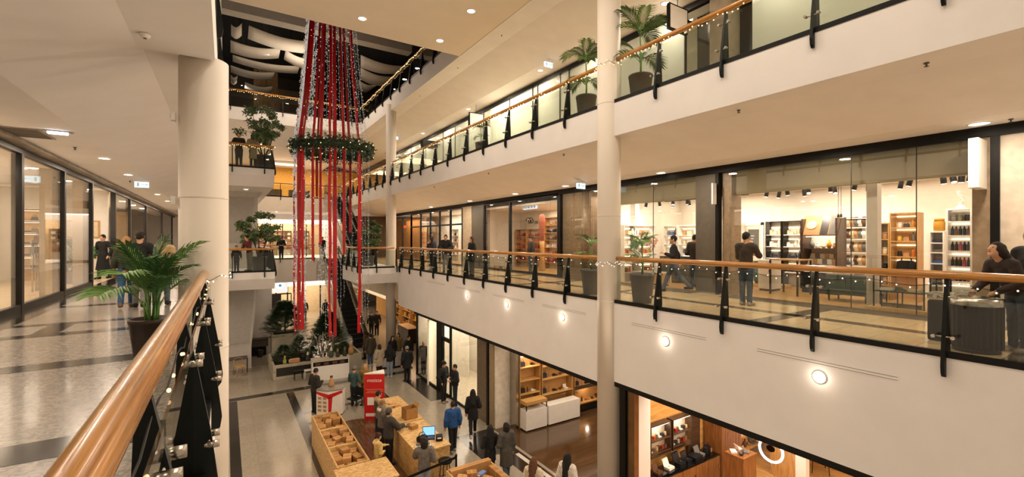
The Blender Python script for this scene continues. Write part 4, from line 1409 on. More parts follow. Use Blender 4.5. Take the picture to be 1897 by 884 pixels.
# far ground floor
b = MB().box(-1, 9.6, 43.9, 44.1, -2.6, -1.9).box(1.9, 2.9, 43.9, 44.1, L0, -2.6).box(5.6, 6.1, 43.9, 44.1, L0, -2.6)
struct('wall_far_ground', b, WALL)
struct('wall_far_ground_back', MB().box(-1, 12, 47.5, 47.7, L0, -1.9), mat('far_shop_wall', '#d9c09a', 0.6))
struct('window_7', MB().box(2.9, 9.0, 44.0, 44.02, L0 + 0.05, -2.6), SHOPGLASS)
area((5, 45.8, -2.3), 7, 2, 300, name='far_ground_lamp')
for x in (2.9, 3.7, 4.6, 5.6, 7.3, 9.0):
    struct('trim_far_ground_mullion', MB().box(x - 0.05, x + 0.05, 43.9, 44.05, L0, -2.6), BLACK)
r = thing('round_sign', 'white light box with a round blue eye emblem above the far ground floor shop', 'sign', (4.0, 43.8, -2.45))
MB().box(-0.6, 0.6, 0, 0.1, -0.62, 0.5).build('box', emis('sign_warm', (1.0, 0.93, 0.85), 0.9), r)
o = MB().lathe([(0.3, 0), (0.3, 0.02)], seg=20).build('ring', emis('sign_ice', (0.75, 0.9, 1.0), 1.6), r, loc=(0, 0, 0))
o.rotation_euler = (PI / 2, 0, 0)
o = MB().lathe([(0.12, 0), (0.12, 0.03)], seg=16).build('pupil', GOODS['blue'], r, loc=(0, 0, 0))
o.rotation_euler = (PI / 2, 0, 0)
r = thing('shop_door', 'dark double door half open in the far ground floor shopfront', 'door', (3.15, 43.4, L0))
MB().box(0, 0.9, 0, 0.05, 0, 2.4).build('leaf', mat('dark_door', '#1c1512', 0.4), r)
MB().box(0.9, 1.7, 0, 0.05, 2.3, 2.4).box(1.65, 1.72, 0, 0.05, 0, 2.3).build('frame', BLACK, r)
# tall figure of a wooden tree and stool in the left ground shop
struct('wall_ground_dark_shop', MB().box(0.0, 2.4, 44.3, 44.4, L0, -1.9), mat('dark_shop', '#2a2018', 0.6))
r = table('far_stool', 'tall wooden bar stool by the dark doorway under the left landing', 'stool', (1.9, 41.5, L0), 0, 0.45, 0.45, 1.2, OAK, OAK, 0.06, 0.4)
# right ground lit shop beyond the column
struct('wall_ground_right_lit', MB().box(12.4, 12.6, 26, 44, L0, -1.9), mat('amber_wall_light', '#d8a55c', 0.6))
b = MB().box(9.6, 9.8, 30.5, 44, -2.7, -1.9)
struct('wall_ground_right_head', b, WALL)
area((11.2, 32, -2.0), 1.6, 8, 330, name='amber_shop_lamp', color=WARM2)
for j in range(3):
    r = rack('amber_shelf', '%s of the honey lit shelves in the ground floor shop beyond the far column' % ['nearest', 'middle', 'farthest'][j], 'shelf', (11.9, 32.6 + j * 2.4, L0), -PI / 2, 1.9, 0.4, 2.5, [0.5, 1.0, 1.5, 2.0], OAK, back=CREAM)
    for i, z in enumerate([0.5, 1.0, 1.5, 2.0]):
        fill(r, 0.1, 1.8, 0.2, z, 4, ['bag', 'box', 'vase'], ['tan', 'yellow', 'brown'], 'on %s board of the %s honey lit shelf' % (ordinal(i), ['nearest', 'middle', 'farthest'][j]), 'honey lit shelf %d, %s board' % (j + 1, ordinal(i)), sc=1.3)
cabinet('display_counter', 'dark display counter in front of the honey lit shelves', 'counter', (10.4, 31.5, L0), -PI / 2, 2.2, 0.8, 1.0, DKW, topm=OAKX, doors=2)
# far second floor yellow shop
struct('wall_far_second_back', MB().box(-1, 12, 49, 49.2, L2, 8.6), mat('yellow_wall', '#d9a84e', 0.6))
area((4.5, 46, 8.4), 7, 3, 330, name='yellow_shop_lamp', color=WARM2)
r = thing('light_cove', 'glowing ceiling strip above the far second floor shop', 'lamp', (4.2, 45, 8.3))
MB().box(-1.6, 1.6, -0.1, 0.1, -0.06, 0.06).build('diffuser', LEDM, r)
MB().box(-1.65, 1.65, -0.15, 0.15, 0.06, 0.28).build('housing', CREAM, r)
for j in range(2):
    cabinet('shop_counter', '%s dark counter in the yellow lit far second floor shop' % ['left', 'right'][j], 'counter', (2.6 + j * 2.4, 46.5, L2 + 0.003), 0, 1.8, 0.7, 1.1, DKW, doors=2)
# ------------------------------------------------------------------ GROUND FLOOR SHOPS (right)
XG = 8.44
b = MB().box(XR + 0.005, XG + 0.06, 8.75, 22.6, -2.32, -2.195)
struct('trim_ground_head_far', b, BLACK)
b = MB().box(XR + 0.005, XG + 0.06, YB, 8.25, -2.15, -2.025)
struct('trim_ground_head_near', b, BLACK)
# white fashion unit
for y in (22.45, 19.75, 18.3):
    struct('trim_ground_mullion', MB().box(XG - 0.03, XG + 0.06, y - 0.05, y + 0.05, L0, -2.3), BLACK)
struct('trim_ground_door_post', MB().box(XG - 0.03, XG + 0.12, 19.2, 19.75, L0, -2.3), BLACK)
struct('window_8', MB().box(XG, XG + 0.012, 19.8, 22.4, L0 + 0.08, -2.3), SHOPGLASS)
struct('window_9', MB().box(XG, XG + 0.012, 15.85, 18.25, L0 + 0.08, -2.3), SHOPGLASS)
struct('trim_ground_sill', MB().box(XG - 0.02, XG + 0.05, 19.8, 22.5, L0, L0 + 0.08), BLACK)
struct('trim_ground_sill_b', MB().box(XG - 0.02, XG + 0.05, 15.85, 18.25, L0, L0 + 0.08), BLACK)
r = thing('glass_door', 'black framed glass door standing open in the white shop front', 'door', (XG + 0.02, 18.35, L0))
MB().box(-0.02, 0.02, 0.0, 0.05, 0, 2.5).box(-0.02, 0.02, 0.8, 0.85, 0, 2.5).box(-0.02, 0.02, 0, 0.85, 2.42, 2.5).box(-0.02, 0.02, 0, 0.85, 0, 0.1).build('frame', BLACK, r)
MB().box(-0.006, 0.006, 0.05, 0.8, 0.1, 2.42).build('pane', SHOPGLASS, r)
MB().tube([(-0.06, 0.74, 0.8), (-0.06, 0.74, 1.5)], 0.015, 8).build('handle', CHROME, r)
struct('trim_door_transom', MB().box(XG - 0.02, XG + 0.06, 18.3, 19.75, L0 + 2.52, L0 + 2.62), BLACK)
GWHITE = mat('gallery_white', '#e3dccd', 0.6, var=0.03)
struct('wall_white_shop_back', MB().box(11.2, 11.35, 15.0, 23.5, L0, -2.2), GWHITE)
struct('wall_white_shop_far', MB().box(XG + 0.08, 11.2, 22.55, 22.7, L0, -2.2), GWHITE)
struct('wall_white_shop_near', MB().box(XG + 0.08, 11.2, 14.95, 15.1, L0, -2.2), GWHITE)
b = MB()
arc = [(9.4 + 1.2 * math.cos(a), 20.2 + 1.2 * math.sin(a)) for a in [PI * (0.1 + 0.8 * i / 12) for i in range(13)]]
b.prism(arc + [(9.4 + 1.12 * math.cos(a), 20.2 + 1.12 * math.sin(a)) for a in [PI * (0.9 - 0.8 * i / 12) for i in range(13)]], L0, -2.4, 'Z')
struct('wall_white_shop_curve', b, GWHITE)
struct('floor_white_shop', MB().box(XG + 0.08, 11.2, 15.1, 22.5, L0, L0 + 0.006), mat('pale_shop_floor', '#cbbfa9', 0.3))
area((9.9, 19, -2.3), 2, 6.5, 200, name='white_shop_lamp', color=NEUT)
r = thing('floating_shelf', 'small grey floating shelf with folded garments in the white shop', 'shelf', (10.9, 17.2, L0 + 1.1), -PI / 2)
MB().box(0, 0.9, 0, 0.28, 0, 0.04).build('board', SGREY, r)
MB().box(0.05, 0.1, 0.02, 0.28, -0.12, 0).box(0.8, 0.85, 0.02, 0.28, -0.12, 0).build('bracket', SGREY, r)
fill(r, 0.1, 0.8, 0.14, 0.04, 2, 'cloth', ['grey', 'navy'], 'on the floating shelf in the white shop', 'on the floating grey shelf')
struct('wall_ground_stone', MB().box(XG, XG + 0.3, 14.95, 15.8, L0, -2.3), mat('dark_stone', '#6a5d4a', 0.4, var=0.2, scale=8))
struct('trim_ground_stone', MB().box(XG - 0.05, XG + 0.05, 14.82, 14.95, L0, -2.3), BLACK)
struct('wall_ground_stone_b', MB().box(XG, XG + 0.35, 14.5, 14.82, L0, -2.3), mat('tan_stone', '#9c8a6e', 0.4, var=0.15, scale=8))
# open shop with wood floor: display wall facing the camera
struct('wall_open_shop_back', MB().box(XG + 0.05, 17.4, 14.42, 14.56, L0, -2.2), mat('open_shop_white', '#e6dccb', 0.6))
struct('wall_open_shop_side', MB().box(8.75, 17.4, 8.42, 8.52, L0, -2.2), GWHITE)
struct('column_open_shop_post', MB().box(9.12, 9.24, 14.0, 14.40, L0, -2.6), CHROME)
area((11.5, 11.6, -2.2), 5, 4.5, 140, name='open_shop_lamp', color=WARM)
HON = mat('honey_back_panel', '#c8975a', 0.5, var=0.06)
for j, (x0, w, hs, lab) in enumerate([(9.27, 0.95, [1.25, 1.75, 2.25], 'narrow honey lit display cabinet beside the steel post, with white base'),
                                     (10.3, 1.55, [1.05, 1.65, 2.15], 'wide honey lit display cabinet above the long white counter'),
                                     (11.95, 1.65, [0.35, 1.05, 1.9], 'low lit glass display cabinet at the right of the open shop')]):
    r = rack('display_cabinet', lab, 'cabinet', (x0, 13.95, L0), 0, w, 0.42, 2.75, hs, OAK, back=HON, shelfm=OAKX)
    MB().box(0.03, w - 0.03, 0.02, 0.05, 2.66, 2.68).build('light_strip', LEDM, r)
    if j < 2:
        bb = MB().box(0.0, w, -0.42, -0.01, 0.06, 0.78).build('counter_base', WHITEP, r, bev=0.006)
        MB().box(0.02, w - 0.02, -0.38, -0.01, 0, 0.06).build('plinth', BLACK, r)
        MB().box(0.02, w - 0.02, -0.40, -0.01, 0.985, 1.0).build('glass_top', SHOPGLASS, r)
        if j == 0:
            MB().box(0, w, -0.42, -0.01, 0.98, 1.10).build('tray', OAKX, r)
            for x in (0, w - 0.03):
                MB().box(x, x + 0.03, -0.42, -0.39, 0.78, 0.98).build('leg', BLACK, r)
    else:
        MB().box(0.03, w - 0.03, -0.002, 0.006, 0.1, 1.0).build('glass_front', SHOPGLASS, r)
        MB().box(0.0, w, -0.01, 0.01, 0.95, 1.1).build('steel_rail', CHROME, r)
        MB().box(0.0, w, -0.01, 0.4, 0.0, 0.1).build('plinth', BLACK, r)
    for i, z in enumerate(hs):
        if j == 0 and i == 1:
            continue
        fill(r, 0.1, w - 0.1, 0.2, z, 3 if j == 0 else 5, ['bag', 'bottle', 'shoe', 'bowl', 'case'], ['black', 'brown', 'white', 'orange', 'navy', 'tan'], 'on %s shelf of the %s' % (ordinal(i), ['narrow honey lit cabinet', 'wide honey lit cabinet', 'low glass cabinet'][j]),
             'on the %s display cabinet, %s shelf' % (['narrow', 'wide', 'low glass'][j], ordinal(i)), sc=0.8)
    if j == 2:
        point((x0 + 0.8, 14.1, L0 + 0.85), 6, 0.05)
    else:
        point((x0 + w / 2, 13.95, L0 + 2.55), 9, 0.05)
# near shop: watches and jewellery
struct('wall_jewel_side', MB().box(9.0, 13.5, 8.22, 8.36, L0, -2.1), wood_mat('oak_wall', '#d2a05c', '#b98645', 0.4, 'X', 1.5))
struct('wall_jewel_pier', MB().box(8.62, 9.12, 7.72, 8.2, L0, -2.03), WALL)
struct('trim_jewel_frame', MB().box(XG - 0.08, XG + 0.04, 7.86, 8.05, L0, -2.05), BLACK)
struct('trim_jewel_bronze', MB().box(XG - 0.02, XG + 0.14, 7.62, 7.84, L0, -2.05), mat('bronze_panel', '#7a5c3c', 0.3, metal=0.6))
struct('wall_jewel_back', MB().box(17.2, 17.4, YB, 8.2, L0, -2.1), OAKX)
area((11.5, 6.3, -2.12), 4.5, 2.6, 190, name='jewel_lamp')
area((12.5, 2.0, -2.12), 5, 5, 230, name='jewel_lamp')
for j, x0 in enumerate((9.45, 10.35)):
    w = 0.82
    r = rack('vitrine', ['left', 'right'][j] + ' dark wood wall vitrine lit inside, above the black counter', 'cabinet', (x0, 7.98, -4.22), 0, w, 0.22, 0.82, [0.1, 0.44], DKW, back=mat('vitrine_back', '#efe6d6', 0.5))
    MB().box(0, w, 0, 0.22, 0, 0.03).build('bottom_panel', DKW, r)
    MB().box(0.03, w - 0.03, 0.002, 0.008, 0.03, 0.80).build('glass_front', SHOPGLASS, r)
    MB().box(0.04, w - 0.04, 0.03, 0.05, 0.79, 0.805).build('light_strip', LEDM, r)
    for i, z in enumerate((0.1, 0.44)):
        fill(r, 0.06, w - 0.06, 0.11, z, 6, ['case', 'box', 'jar'], ['grey', 'white', 'navy', 'cream', 'brown', 'red'], 'on %s shelf of the %s dark wood vitrine' % (['lower', 'upper'][i], ['left', 'right'][j]), 'in the %s vitrine, %s shelf' % (['left', 'right'][j], ['lower', 'upper'][i]), sc=0.6)
    point((x0 + w / 2, 8.03, -3.5), 3, 0.03)
struct('wall_jewel_dark', MB().box(11.2, 11.75, 8.12, 8.2, L0, -2.1), DKW)
r = cabinet('slatted_counter', 'long walnut slatted counter with black glass top under the vitrines', 'counter', (9.2, 7.62, L0), 0, 2.75, 0.5, 0.92, WAL, topm=mat('black_glass', '#0c0c0d', 0.08), doors=5)
for i, (k, c, x, sc) in enumerate([('case', 'brown', 0.4, 1.1), ('case', 'white', 0.85, 1.2), ('case', 'black', 1.3, 1.4), ('case', 'black', 1.62, 1.2), ('flatbox', 'black', 1.95, 1.5), ('case', 'grey', 2.2, 1.2), ('bag', 'black', 2.5, 0.9), ('box', 'tan', 2.66, 0.6)]):
    goods(k, c, local(r, (x, 0.25, 0.925)), 0.1, sc, '%s %s on the black glass counter, %s from the left' % (c, GOODNAME[k].replace('_', ' '), ordinal(i)))
r = thing('slatted_column', 'tall walnut slatted column unit at the end of the black counter', 'cabinet', (12.0, 7.6, L0))
MB().box(0, 1.0, 0, 0.55, 0.1, 3.35).build('body', WAL, r)
b = MB()
for i in range(12):
    b.box(0.02 + i * .08, 0.07 + i * .08, -0.02, 0.0, 0.12, 3.3)
b.build('slats', WAL, r)
MB().box(0.04, 0.8, 0.05, 0.55, 0, 0.1).build('plinth', BLACK, r)
r = thing('pedestal', 'square walnut display pedestal with rings and watches on top', 'pedestal', (11.42, 6.62, L0), D_(0))
MB().box(0, 0.62, 0, 0.5, 0.0, 1.3).build('body', WAL, r)
MB().box(-0.015, 0.635, -0.015, 0.515, 1.3, 1.34).build('top', WAL, r, bev=0.004)
for i, (k, c) in enumerate([('bowl', 'black'), ('case', 'grey'), ('flatbox', 'white'), ('case', 'white')]):
    goods(k, c, (11.56 + 0.27 * (i % 2), 6.76 + 0.22 * (i // 2), L0 + 1.343), 0.4 * i, 0.8, '%s %s on the square walnut pedestal' % (c, GOODNAME[k].replace('_', ' ')))
r = rack('oak_shelf', 'backlit oak shelves of silver ware behind the walnut pedestal', 'shelf', (13.2, 7.85, -5.1), 0, 1.6, 0.3, 1.2, [0.1, 0.55], OAK, back=mat('lit_oak_back', '#e7bd82', 0.6))
for i, z in enumerate((0.1, 0.55)):
    fill(r, 0.1, 1.5, 0.14, z, 6, ['bowl', 'case', 'vase'], ['white', 'grey', 'steel', 'brown'], 'on the %s backlit oak shelf behind the pedestal' % ['lower', 'upper'][i], 'backlit oak shelf, %s' % ['lower', 'upper'][i], sc=0.9)
r = thing('ring_lamp', 'glowing white ring lamp on a bent wire stand in the near ground shop', 'lamp', (13.3, 6.9, L0))
pts = [(0.02, 0.33 * math.cos(2 * PI * i / 32), 0.98 + 0.33 * math.sin(2 * PI * i / 32)) for i in range(32)]
MB().tube([(p[0], p[1] * 1.0, p[2]) for p in pts], 0.035, 8, closed=True).build('ring', emis('ring_glow', (0.95, 0.93, 1.0), 3.2), r)
MB().tube([(0, 0, 0.66), (0.05, 0.02, 0.4), (0.0, -0.25, 0.06)], 0.01, 6).build('stand', CHROME, r)
MB().box(-0.12, 0.12, -0.33, -0.17, 0, 0.05).build('base', BLACK, r)
MB().lathe([(0.12, -0.01), (0.12, 0.01)], (0, 0, 0), 18, sx=0.8).build('mirror', mat('smoky_mirror', '#2a2018', 0.1, metal=0.8), r, loc=(0.0, 0, 1.03)).rotation_euler = (0, PI / 2, 0)
r = thing('oak_divider', 'freestanding oak panel divider with pale edge right of the ring lamp', 'partition', (13.85, 6.2, L0))
MB().box(0, 0.16, 0.28, 1.0, 0, 3.0).build('panel', OAK, r)
MB().box(-0.02, 0.18, 0, 0.28, 0, 3.0).build('edge', WHITEP, r)
r = thing('wire_chair', 'black wire chair standing beyond the oak divider', 'chair', (15.3, 6.5, L0), 0.6)
MB().box(-0.25, 0.25, -0.22, 0.22, 0.43, 0.46).build('seat', BLACK, r)
b = MB()
for k in range(6):
    b.tube([(-0.25 + k * .1, 0.22, 0.46), (-0.25 + k * .1, 0.3, 0.9)], 0.008, 5)
b.tube([(-0.27, 0.3, 0.9), (0.27, 0.3, 0.9)], 0.012, 6)
b.build('backrest', BLACK, r)
for x in (-0.23, 0.23):
    for y in (-0.2, 0.2):
        MB().tube([(x, y, 0.43), (x * 1.1, y * 1.1, 0)], 0.011, 6).build('leg', BLACK, r)


# ------------------------------------------------------------------ LAMPS, SIGNS, VENTS ON THE STRUCTURE
def downlight(loc, label, r=0.1, group='recessed ceiling downlights', power=0):
    t = thing('downlight', label, 'lamp', loc, 0, group)
    MB().lathe([(r + 0.03, 0.0), (r + 0.03, -0.012), (r, -0.016), (r, 0.0)], seg=20, caps=False).build('ring', WHITEP, t)
    MB().lathe([(r, -0.004), (r * 0.6, -0.012), (0.001, -0.014)], seg=20, caps=False).build('lens', LAMP, t)
    return t


S_ = 9.345
for i, (x, y, lab) in enumerate([(4.04, 16.08, 'round downlight in the atrium soffit nearest the red ribbons'), (7.04, 16.24, 'round downlight in the atrium soffit by the top floor railing corner'),
                                 (7.02, 13.56, 'round downlight in the atrium soffit, middle of the upper edge')]):
    downlight((x, y, S_), lab, 0.13)
for i, (x, y) in enumerate([(11.3, 15.44), (11.3, 22.17), (11.3, 28.92), (11.3, 9.0)]):
    downlight((x, y, 8.795), 'downlight in the second floor walkway ceiling, %s' % ['before the bright white windows', 'above the framed blade sign', 'farthest along near the green plant', 'by the big near column'][i], 0.11)
for i, (x, y) in enumerate([(11.5, 2.28), (11.6, 9.4), (11.3, 13.76), (11.3, 17.39), (11.3, 22.0), (11.3, 27.5)]):
    downlight((x, y, 3.695), 'downlight in the right walkway ceiling above %s' % ['the bottle shelf window', 'the dark pier by the palm store', 'the stone column unit', 'the kitchenware shop', 'the dark stone panel', 'the shop beyond the leaning people'][i], 0.14)
for i, (x, y) in enumerate([(-2.65, 15.49), (-2.67, 19.0), (-2.67, 22.82), (-2.69, 26.64), (-2.7, 31)]):
    downlight((x, y, 3.695), '%s downlight along the left walkway ceiling counted from the camera' % ordinal(i), 0.12)
downlight((0.9, 27.2, 4.19), 'downlight under the left second floor landing', 0.1)
for i, (x, y, z) in enumerate([(2.2, 37.8, 8.6), (3.1, 38.5, 8.6), (5.2, 38.4, 8.6), (3.6, 42.5, 3.89)]):
    downlight((x, y, z - 0.005), 'far end ceiling downlight, %s' % ['above the tall tree', 'between tall tree and wreath', 'right of the wreath', 'under the far second floor landing'][i], 0.1)
t = thing('led_fitting', 'bright cool white rectangular emergency light on the left walkway ceiling', 'lamp', (-2.75, 12.1, 3.69))
MB().box(-0.22, 0.22, -0.06, 0.06, -0.012, 0.0).build('plate', CHROME, t)
MB().box(-0.14, 0.14, -0.045, 0.045, -0.05, -0.012).build('diffuser', emis('cool_led', (0.85, 0.93, 1.0), 10), t)
# fascia lamps and slot vents
for i, y in enumerate((16.48, 13.38, 10.29, 6.63, 3.53)):
    t = thing('fascia_lamp', '%s round lamp in the white right fascia, counted from the far end' % ordinal(i), 'lamp', (XR, y, -0.7))
    b = MB()
    for (ra, xa), (rb, xb) in (((0.10, 0.0), (0.10, -0.02)), ((0.10, -0.02), (0.075, -0.02))):
        n = len(b.v)
        b.add([(xx, rr * math.cos(2 * PI * k / 20), rr * math.sin(2 * PI * k / 20)) for rr, xx in ((ra, xa), (rb, xb)) for k in range(20)], [(k, (k + 1) % 20, 20 + (k + 1) % 20, 20 + k) for k in range(20)], True)
    b.build('ring', WHITEP, t)
    MB().tube([(-0.012, 0, 0), (-0.018, 0, 0)], 0.078, 20).build('lens', emis('fascia_glow', (1.0, 0.9, 0.72), 12), t)
    point((XR - 0.09, y, -0.7), 2.2, 0.03)  # extra point added to throw a halo on the fascia round the lens
for i, (a, c) in enumerate([(18.63, 20.88), (15.33, 17.61), (12.27, 14.41), (9.24, 11.34), (5.6, 7.69), (2.47, 4.63)]):
    t = thing('slot_vent', '%s slot vent in the white right fascia, counted from the far end' % ordinal(i), 'vent', (XR, a, -0.46))
    MB().box(-0.003, 0.0, 0, c - a, -0.05, 0.05).build('plate', WALL, t)
    b = MB()
    b.box(-0.005, -0.003, 0.03, c - a - 0.06, 0.018, 0.024).box(-0.005, -0.003, 0.03, c - a - 0.06, -0.026, -0.02)
    b.build('slot', SGREY, t)


def exit_sign(loc, lab, rz=0):
    t = thing('exit_sign', lab, 'sign', loc, rz)
    MB().box(-0.2, 0.2, -0.02, 0.02, -0.13, 0.07).build('panel', EXITM, t)
    MB().box(-0.22, 0.22, -0.035, 0.035, 0.07, 0.12).build('housing', WHITEP, t)
    b = MB()
    b.box(-0.13, -0.07, -0.022, -0.02, -0.09, 0.04).box(0.0, 0.13, -0.022, -0.02, -0.03, -0.01)
    b.add([(0.13, -0.0215, 0.015), (0.17, -0.0215, -0.02), (0.13, -0.0215, -0.055)], [(0, 1, 2)])
    b.build('pictogram', WHITEP, t)
    MB().tube([(0, 0, 0.12), (0, 0, 0.2)], 0.012, 6).build('hanger', WHITEP, t)


exit_sign((10.9, 14.35, 8.62), 'pale blue lit exit sign on the second floor ceiling near the big column')
exit_sign((10.2, 31.4, 8.84), 'pale blue lit exit sign far along the second floor by the small palm')
exit_sign((10.9, 12.4, 3.56), 'pale blue lit exit sign above the stone column unit on the first floor')
exit_sign((-2.5, 20.4, 3.55), 'pale blue lit exit sign on the left walkway ceiling')


def blade_sign(loc, lab, w, h, z=0):
    t = thing('blade_sign', lab, 'sign', loc)
    MB().box(-w / 2, w / 2, -0.05, 0.05, -h / 2, h / 2).build('frame', BLACK, t)
    MB().box(-w / 2 + 0.04, w / 2 - 0.04, -0.055, 0.055, -h / 2 + 0.04, h / 2 - 0.04).build('face', WHITEP, t)
    MB().box(w / 2, w / 2 + 0.4, -0.03, 0.03, 0.05, 0.1).build('bracket', BLACK, t)
    MB().tube([(0, 0, h / 2), (0, 0, 8.81 - loc[2])], 0.012, 6).build('hanger', BLACK, t)


p = pix(1255, 36, X=11.3)
blade_sign(p, 'black framed white blade sign by the dark entrance on the second floor', 0.85, 0.75)
p = pix(882, 222, X=11.3)
blade_sign(p, 'small black framed white blade sign on the second floor before the bright windows', 0.85, 0.7)
p = pix(795, 268, X=11.2)
t = thing('blade_sign', 'black box blade sign far along the second floor walkway', 'sign', p)
MB().box(-0.5, 0.5, -0.25, 0.25, -0.22, 0.22).build('box', BLACK, t)
MB().box(0.5, 0.8, -0.03, 0.03, 0.05, 0.1).build('bracket', BLACK, t)
t = thing('blade_sign', 'white projecting box sign on the tan stone pier right of the bottle shelf', 'sign', (XF - 0.35, 2.32, 3.0))
MB().box(-0.28, 0.28, -0.07, 0.07, -0.48, 0.42).build('box', WHITEP, t, bev=0.01)
MB().box(0.28, 0.36, -0.03, 0.03, 0.2, 0.28).build('bracket', BLACK, t)
t = thing('blade_sign', 'slim white projecting sign on the dark pier by the palm store', 'sign', (XF - 0.16, 7.7, 2.85))
MB().box(-0.09, 0.09, -0.02, 0.02, -0.25, 0.35).build('box', WHITEP, t)
MB().box(0.09, 0.13, -0.015, 0.015, 0, 0.05).build('bracket', BLACK, t)
# sprinklers
for i, (x, y, z, lab) in enumerate([(8.8, 5.2, 4.225, 'under the second floor slab right of the near column'), (8.8, 2.3, 4.225, 'under the second floor slab at the right edge'), (8.8, 10.8, 4.225, 'under the second floor slab left of the near column'),
                                    (8.8, 15.5, 4.225, 'under the second floor slab before the kitchenware shop'), (8.8, 21, 4.225, 'under the second floor slab above the leaning people'), (8.8, 14.5, 9.345, 'in the atrium soffit above the bright windows'),
                                    (8.8, 18.3, 9.345, 'under the top floor slab near its corner'), (8.8, 23, 9.345, 'under the top floor slab above the blade sign'), (8.8, 28, 9.345, 'under the top floor slab by the far column'),
                                    (11.55, 1.9, 3.695, 'in the right walkway ceiling near the cream wall'), (-2.9, 14, 3.695, 'in the left walkway ceiling by the vent panel'), (-2.9, 21, 3.695, 'in the left walkway ceiling further along')]):
    t = thing('sprinkler', 'small sprinkler head ' + lab, 'sprinkler', (x, y, z))
    MB().lathe([(0.035, 0), (0.035, -0.012), (0.012, -0.015), (0.012, -0.05)], seg=10).build('body', SGREY, t)
    MB().lathe([(0.03, -0.05), (0.03, -0.056)], seg=10).build('deflector', SGREY, t)
t = thing('ceiling_vent', 'grey rectangular grille in the left walkway ceiling', 'vent', (-3.3, 12.6, 3.695))
MB().box(-0.3, 0.3, -0.5, 0.5, -0.012, 0).build('frame', mat('vent_grey', '#9d948a', 0.5), t)
b = MB()
for k in range(9):
    b.box(-0.26, 0.26, -0.46 + k * .105, -0.40 + k * .105, -0.018, -0.012)
b.build('slats', SGREY, t)
t = thing('smoke_detector', 'white smoke detector on the soffit by the left column', 'detector', (-0.85, 7.2, 4.165))
MB().lathe([(0.06, 0), (0.06, -0.02), (0.04, -0.045), (0.02, -0.05)], seg=16).build('body', WHITEP, t)
MB().lathe([(0.02, -0.05), (0.018, -0.056)], seg=10).build('sensor', SGREY, t)
for i, z in enumerate((3.35, 2.15)):
    t = thing('wall_box', 'small white box on the left side of the big left column, %s one' % ['upper', 'lower'][i], 'box', (-0.60, 8.0, z))
    MB().box(-0.06, 0.0, -0.05, 0.05, -0.06, 0.06).build('body', WHITEP, t, bev=0.006)
    MB().box(-0.065, -0.06, -0.02, 0.02, -0.03, 0.03).build('grille', SGREY, t)

# ------------------------------------------------------------------ TOP FLOOR: white curved baffles under the dark roof
BAF = mat('baffle_white', '#d9d2c8', 0.7, var=0.04)
quads = [(428, 49, 448, 47, 448, 69, 428, 69), (461, 51, 578, 81, 577, 103, 459, 75), (427, 78, 520, 93, 516, 111, 427, 100), (529, 96, 582, 112, 580, 131, 526, 113), (431, 105, 555, 126, 551, 139, 431, 117),
         (427, 124, 509, 137, 504, 149, 427, 137), (427, 141, 440, 143, 439, 155, 427, 155), (454, 155, 505, 163, 502, 176, 453, 167), (668, 105, 752, 126, 736, 139, 668, 127), (668, 128, 727, 145, 717, 161, 668, 150),
         (664, 151, 699, 160, 686, 170, 664, 168), (558, 131, 582, 137, 580, 150, 556, 142)]
for i, q in enumerate(quads):
    z = 13.3
    P4 = [Vector(pix(q[2 * k], q[2 * k + 1], Z=z)) for k in range(4)]
    N = 10
    top = []
    bot = []
    for k in range(N + 1):
        t = k / N
        sag = -0.20 * math.sin(PI * t) + 0.1
        top.append(P4[0].lerp(P4[1], t) + Vector((0, 0, sag)))
        bot.append(P4[3].lerp(P4[2], t) + Vector((0, 0, sag)))
    c = sum(P4, Vector()) / 4
    t_ = thing('ceiling_baffle', 'white curved ceiling baffle under the dark roof, %s' % ['at the left column edge', 'longest one along the grey beam', 'second row beside the left column', 'second row touching the silver strings', 'third row long one', 'fourth row from the beam', 'small stub low at the left column', 'lowest one above the far railing',
                                                                                       'right side, nearest the beam', 'right side, middle row', 'right side, lowest and brightest', 'short piece beside the timber panel'][i], 'baffle', c)
    b = MB(c)
    vs = [tuple(p + Vector((0, 0, h))) for h in (0, 0.03) for row in (top, bot) for p in row]
    n = N + 1
    fs = []
    for k in range(N):
        fs += [(k, k + 1, n + k + 1, n + k), (2 * n + k, 3 * n + k, 3 * n + k + 1, 2 * n + k + 1), (k, 2 * n + k, 2 * n + k + 1, k + 1), (n + k, n + k + 1, 3 * n + k + 1, 3 * n + k)]
    fs += [(0, n, 3 * n, 2 * n), (N, 2 * n + N, 3 * n + N, n + N)]
    b.add(vs, fs, True)
    b.build('sheet', BAF, t_)
    b = MB(c)
    for k in (2, N - 2):
        m_ = (top[k] + bot[k]) / 2
        b.tube([m_, (m_[0], m_[1], 15.4)], 0.012, 5)
    b.build('hanger', BLACK, t_)
for i, (px, py) in enumerate([(497, 93), (478, 132), (448, 156), (490, 171), (706, 139)]):
    p = pix(px, py, Z=13.6)
    t = thing('spot_lamp', 'small bright spot lamp among the white baffles, %s from the left column' % ordinal(i), 'lamp', p)
    MB().lathe([(0.05, 0), (0.06, -0.1)], seg=10).build('body', BLACK, t)
    MB().lathe([(0.05, -0.1), (0.001, -0.112)], seg=10, caps=False).build('lens', LAMP, t)
    MB().tube([(0, 0, 0), (0, 0, 15.4 - p[2])], 0.01, 5).build('hanger', BLACK, t)
    point((p[0], p[1], p[2] - 0.3), 14, 0.06)
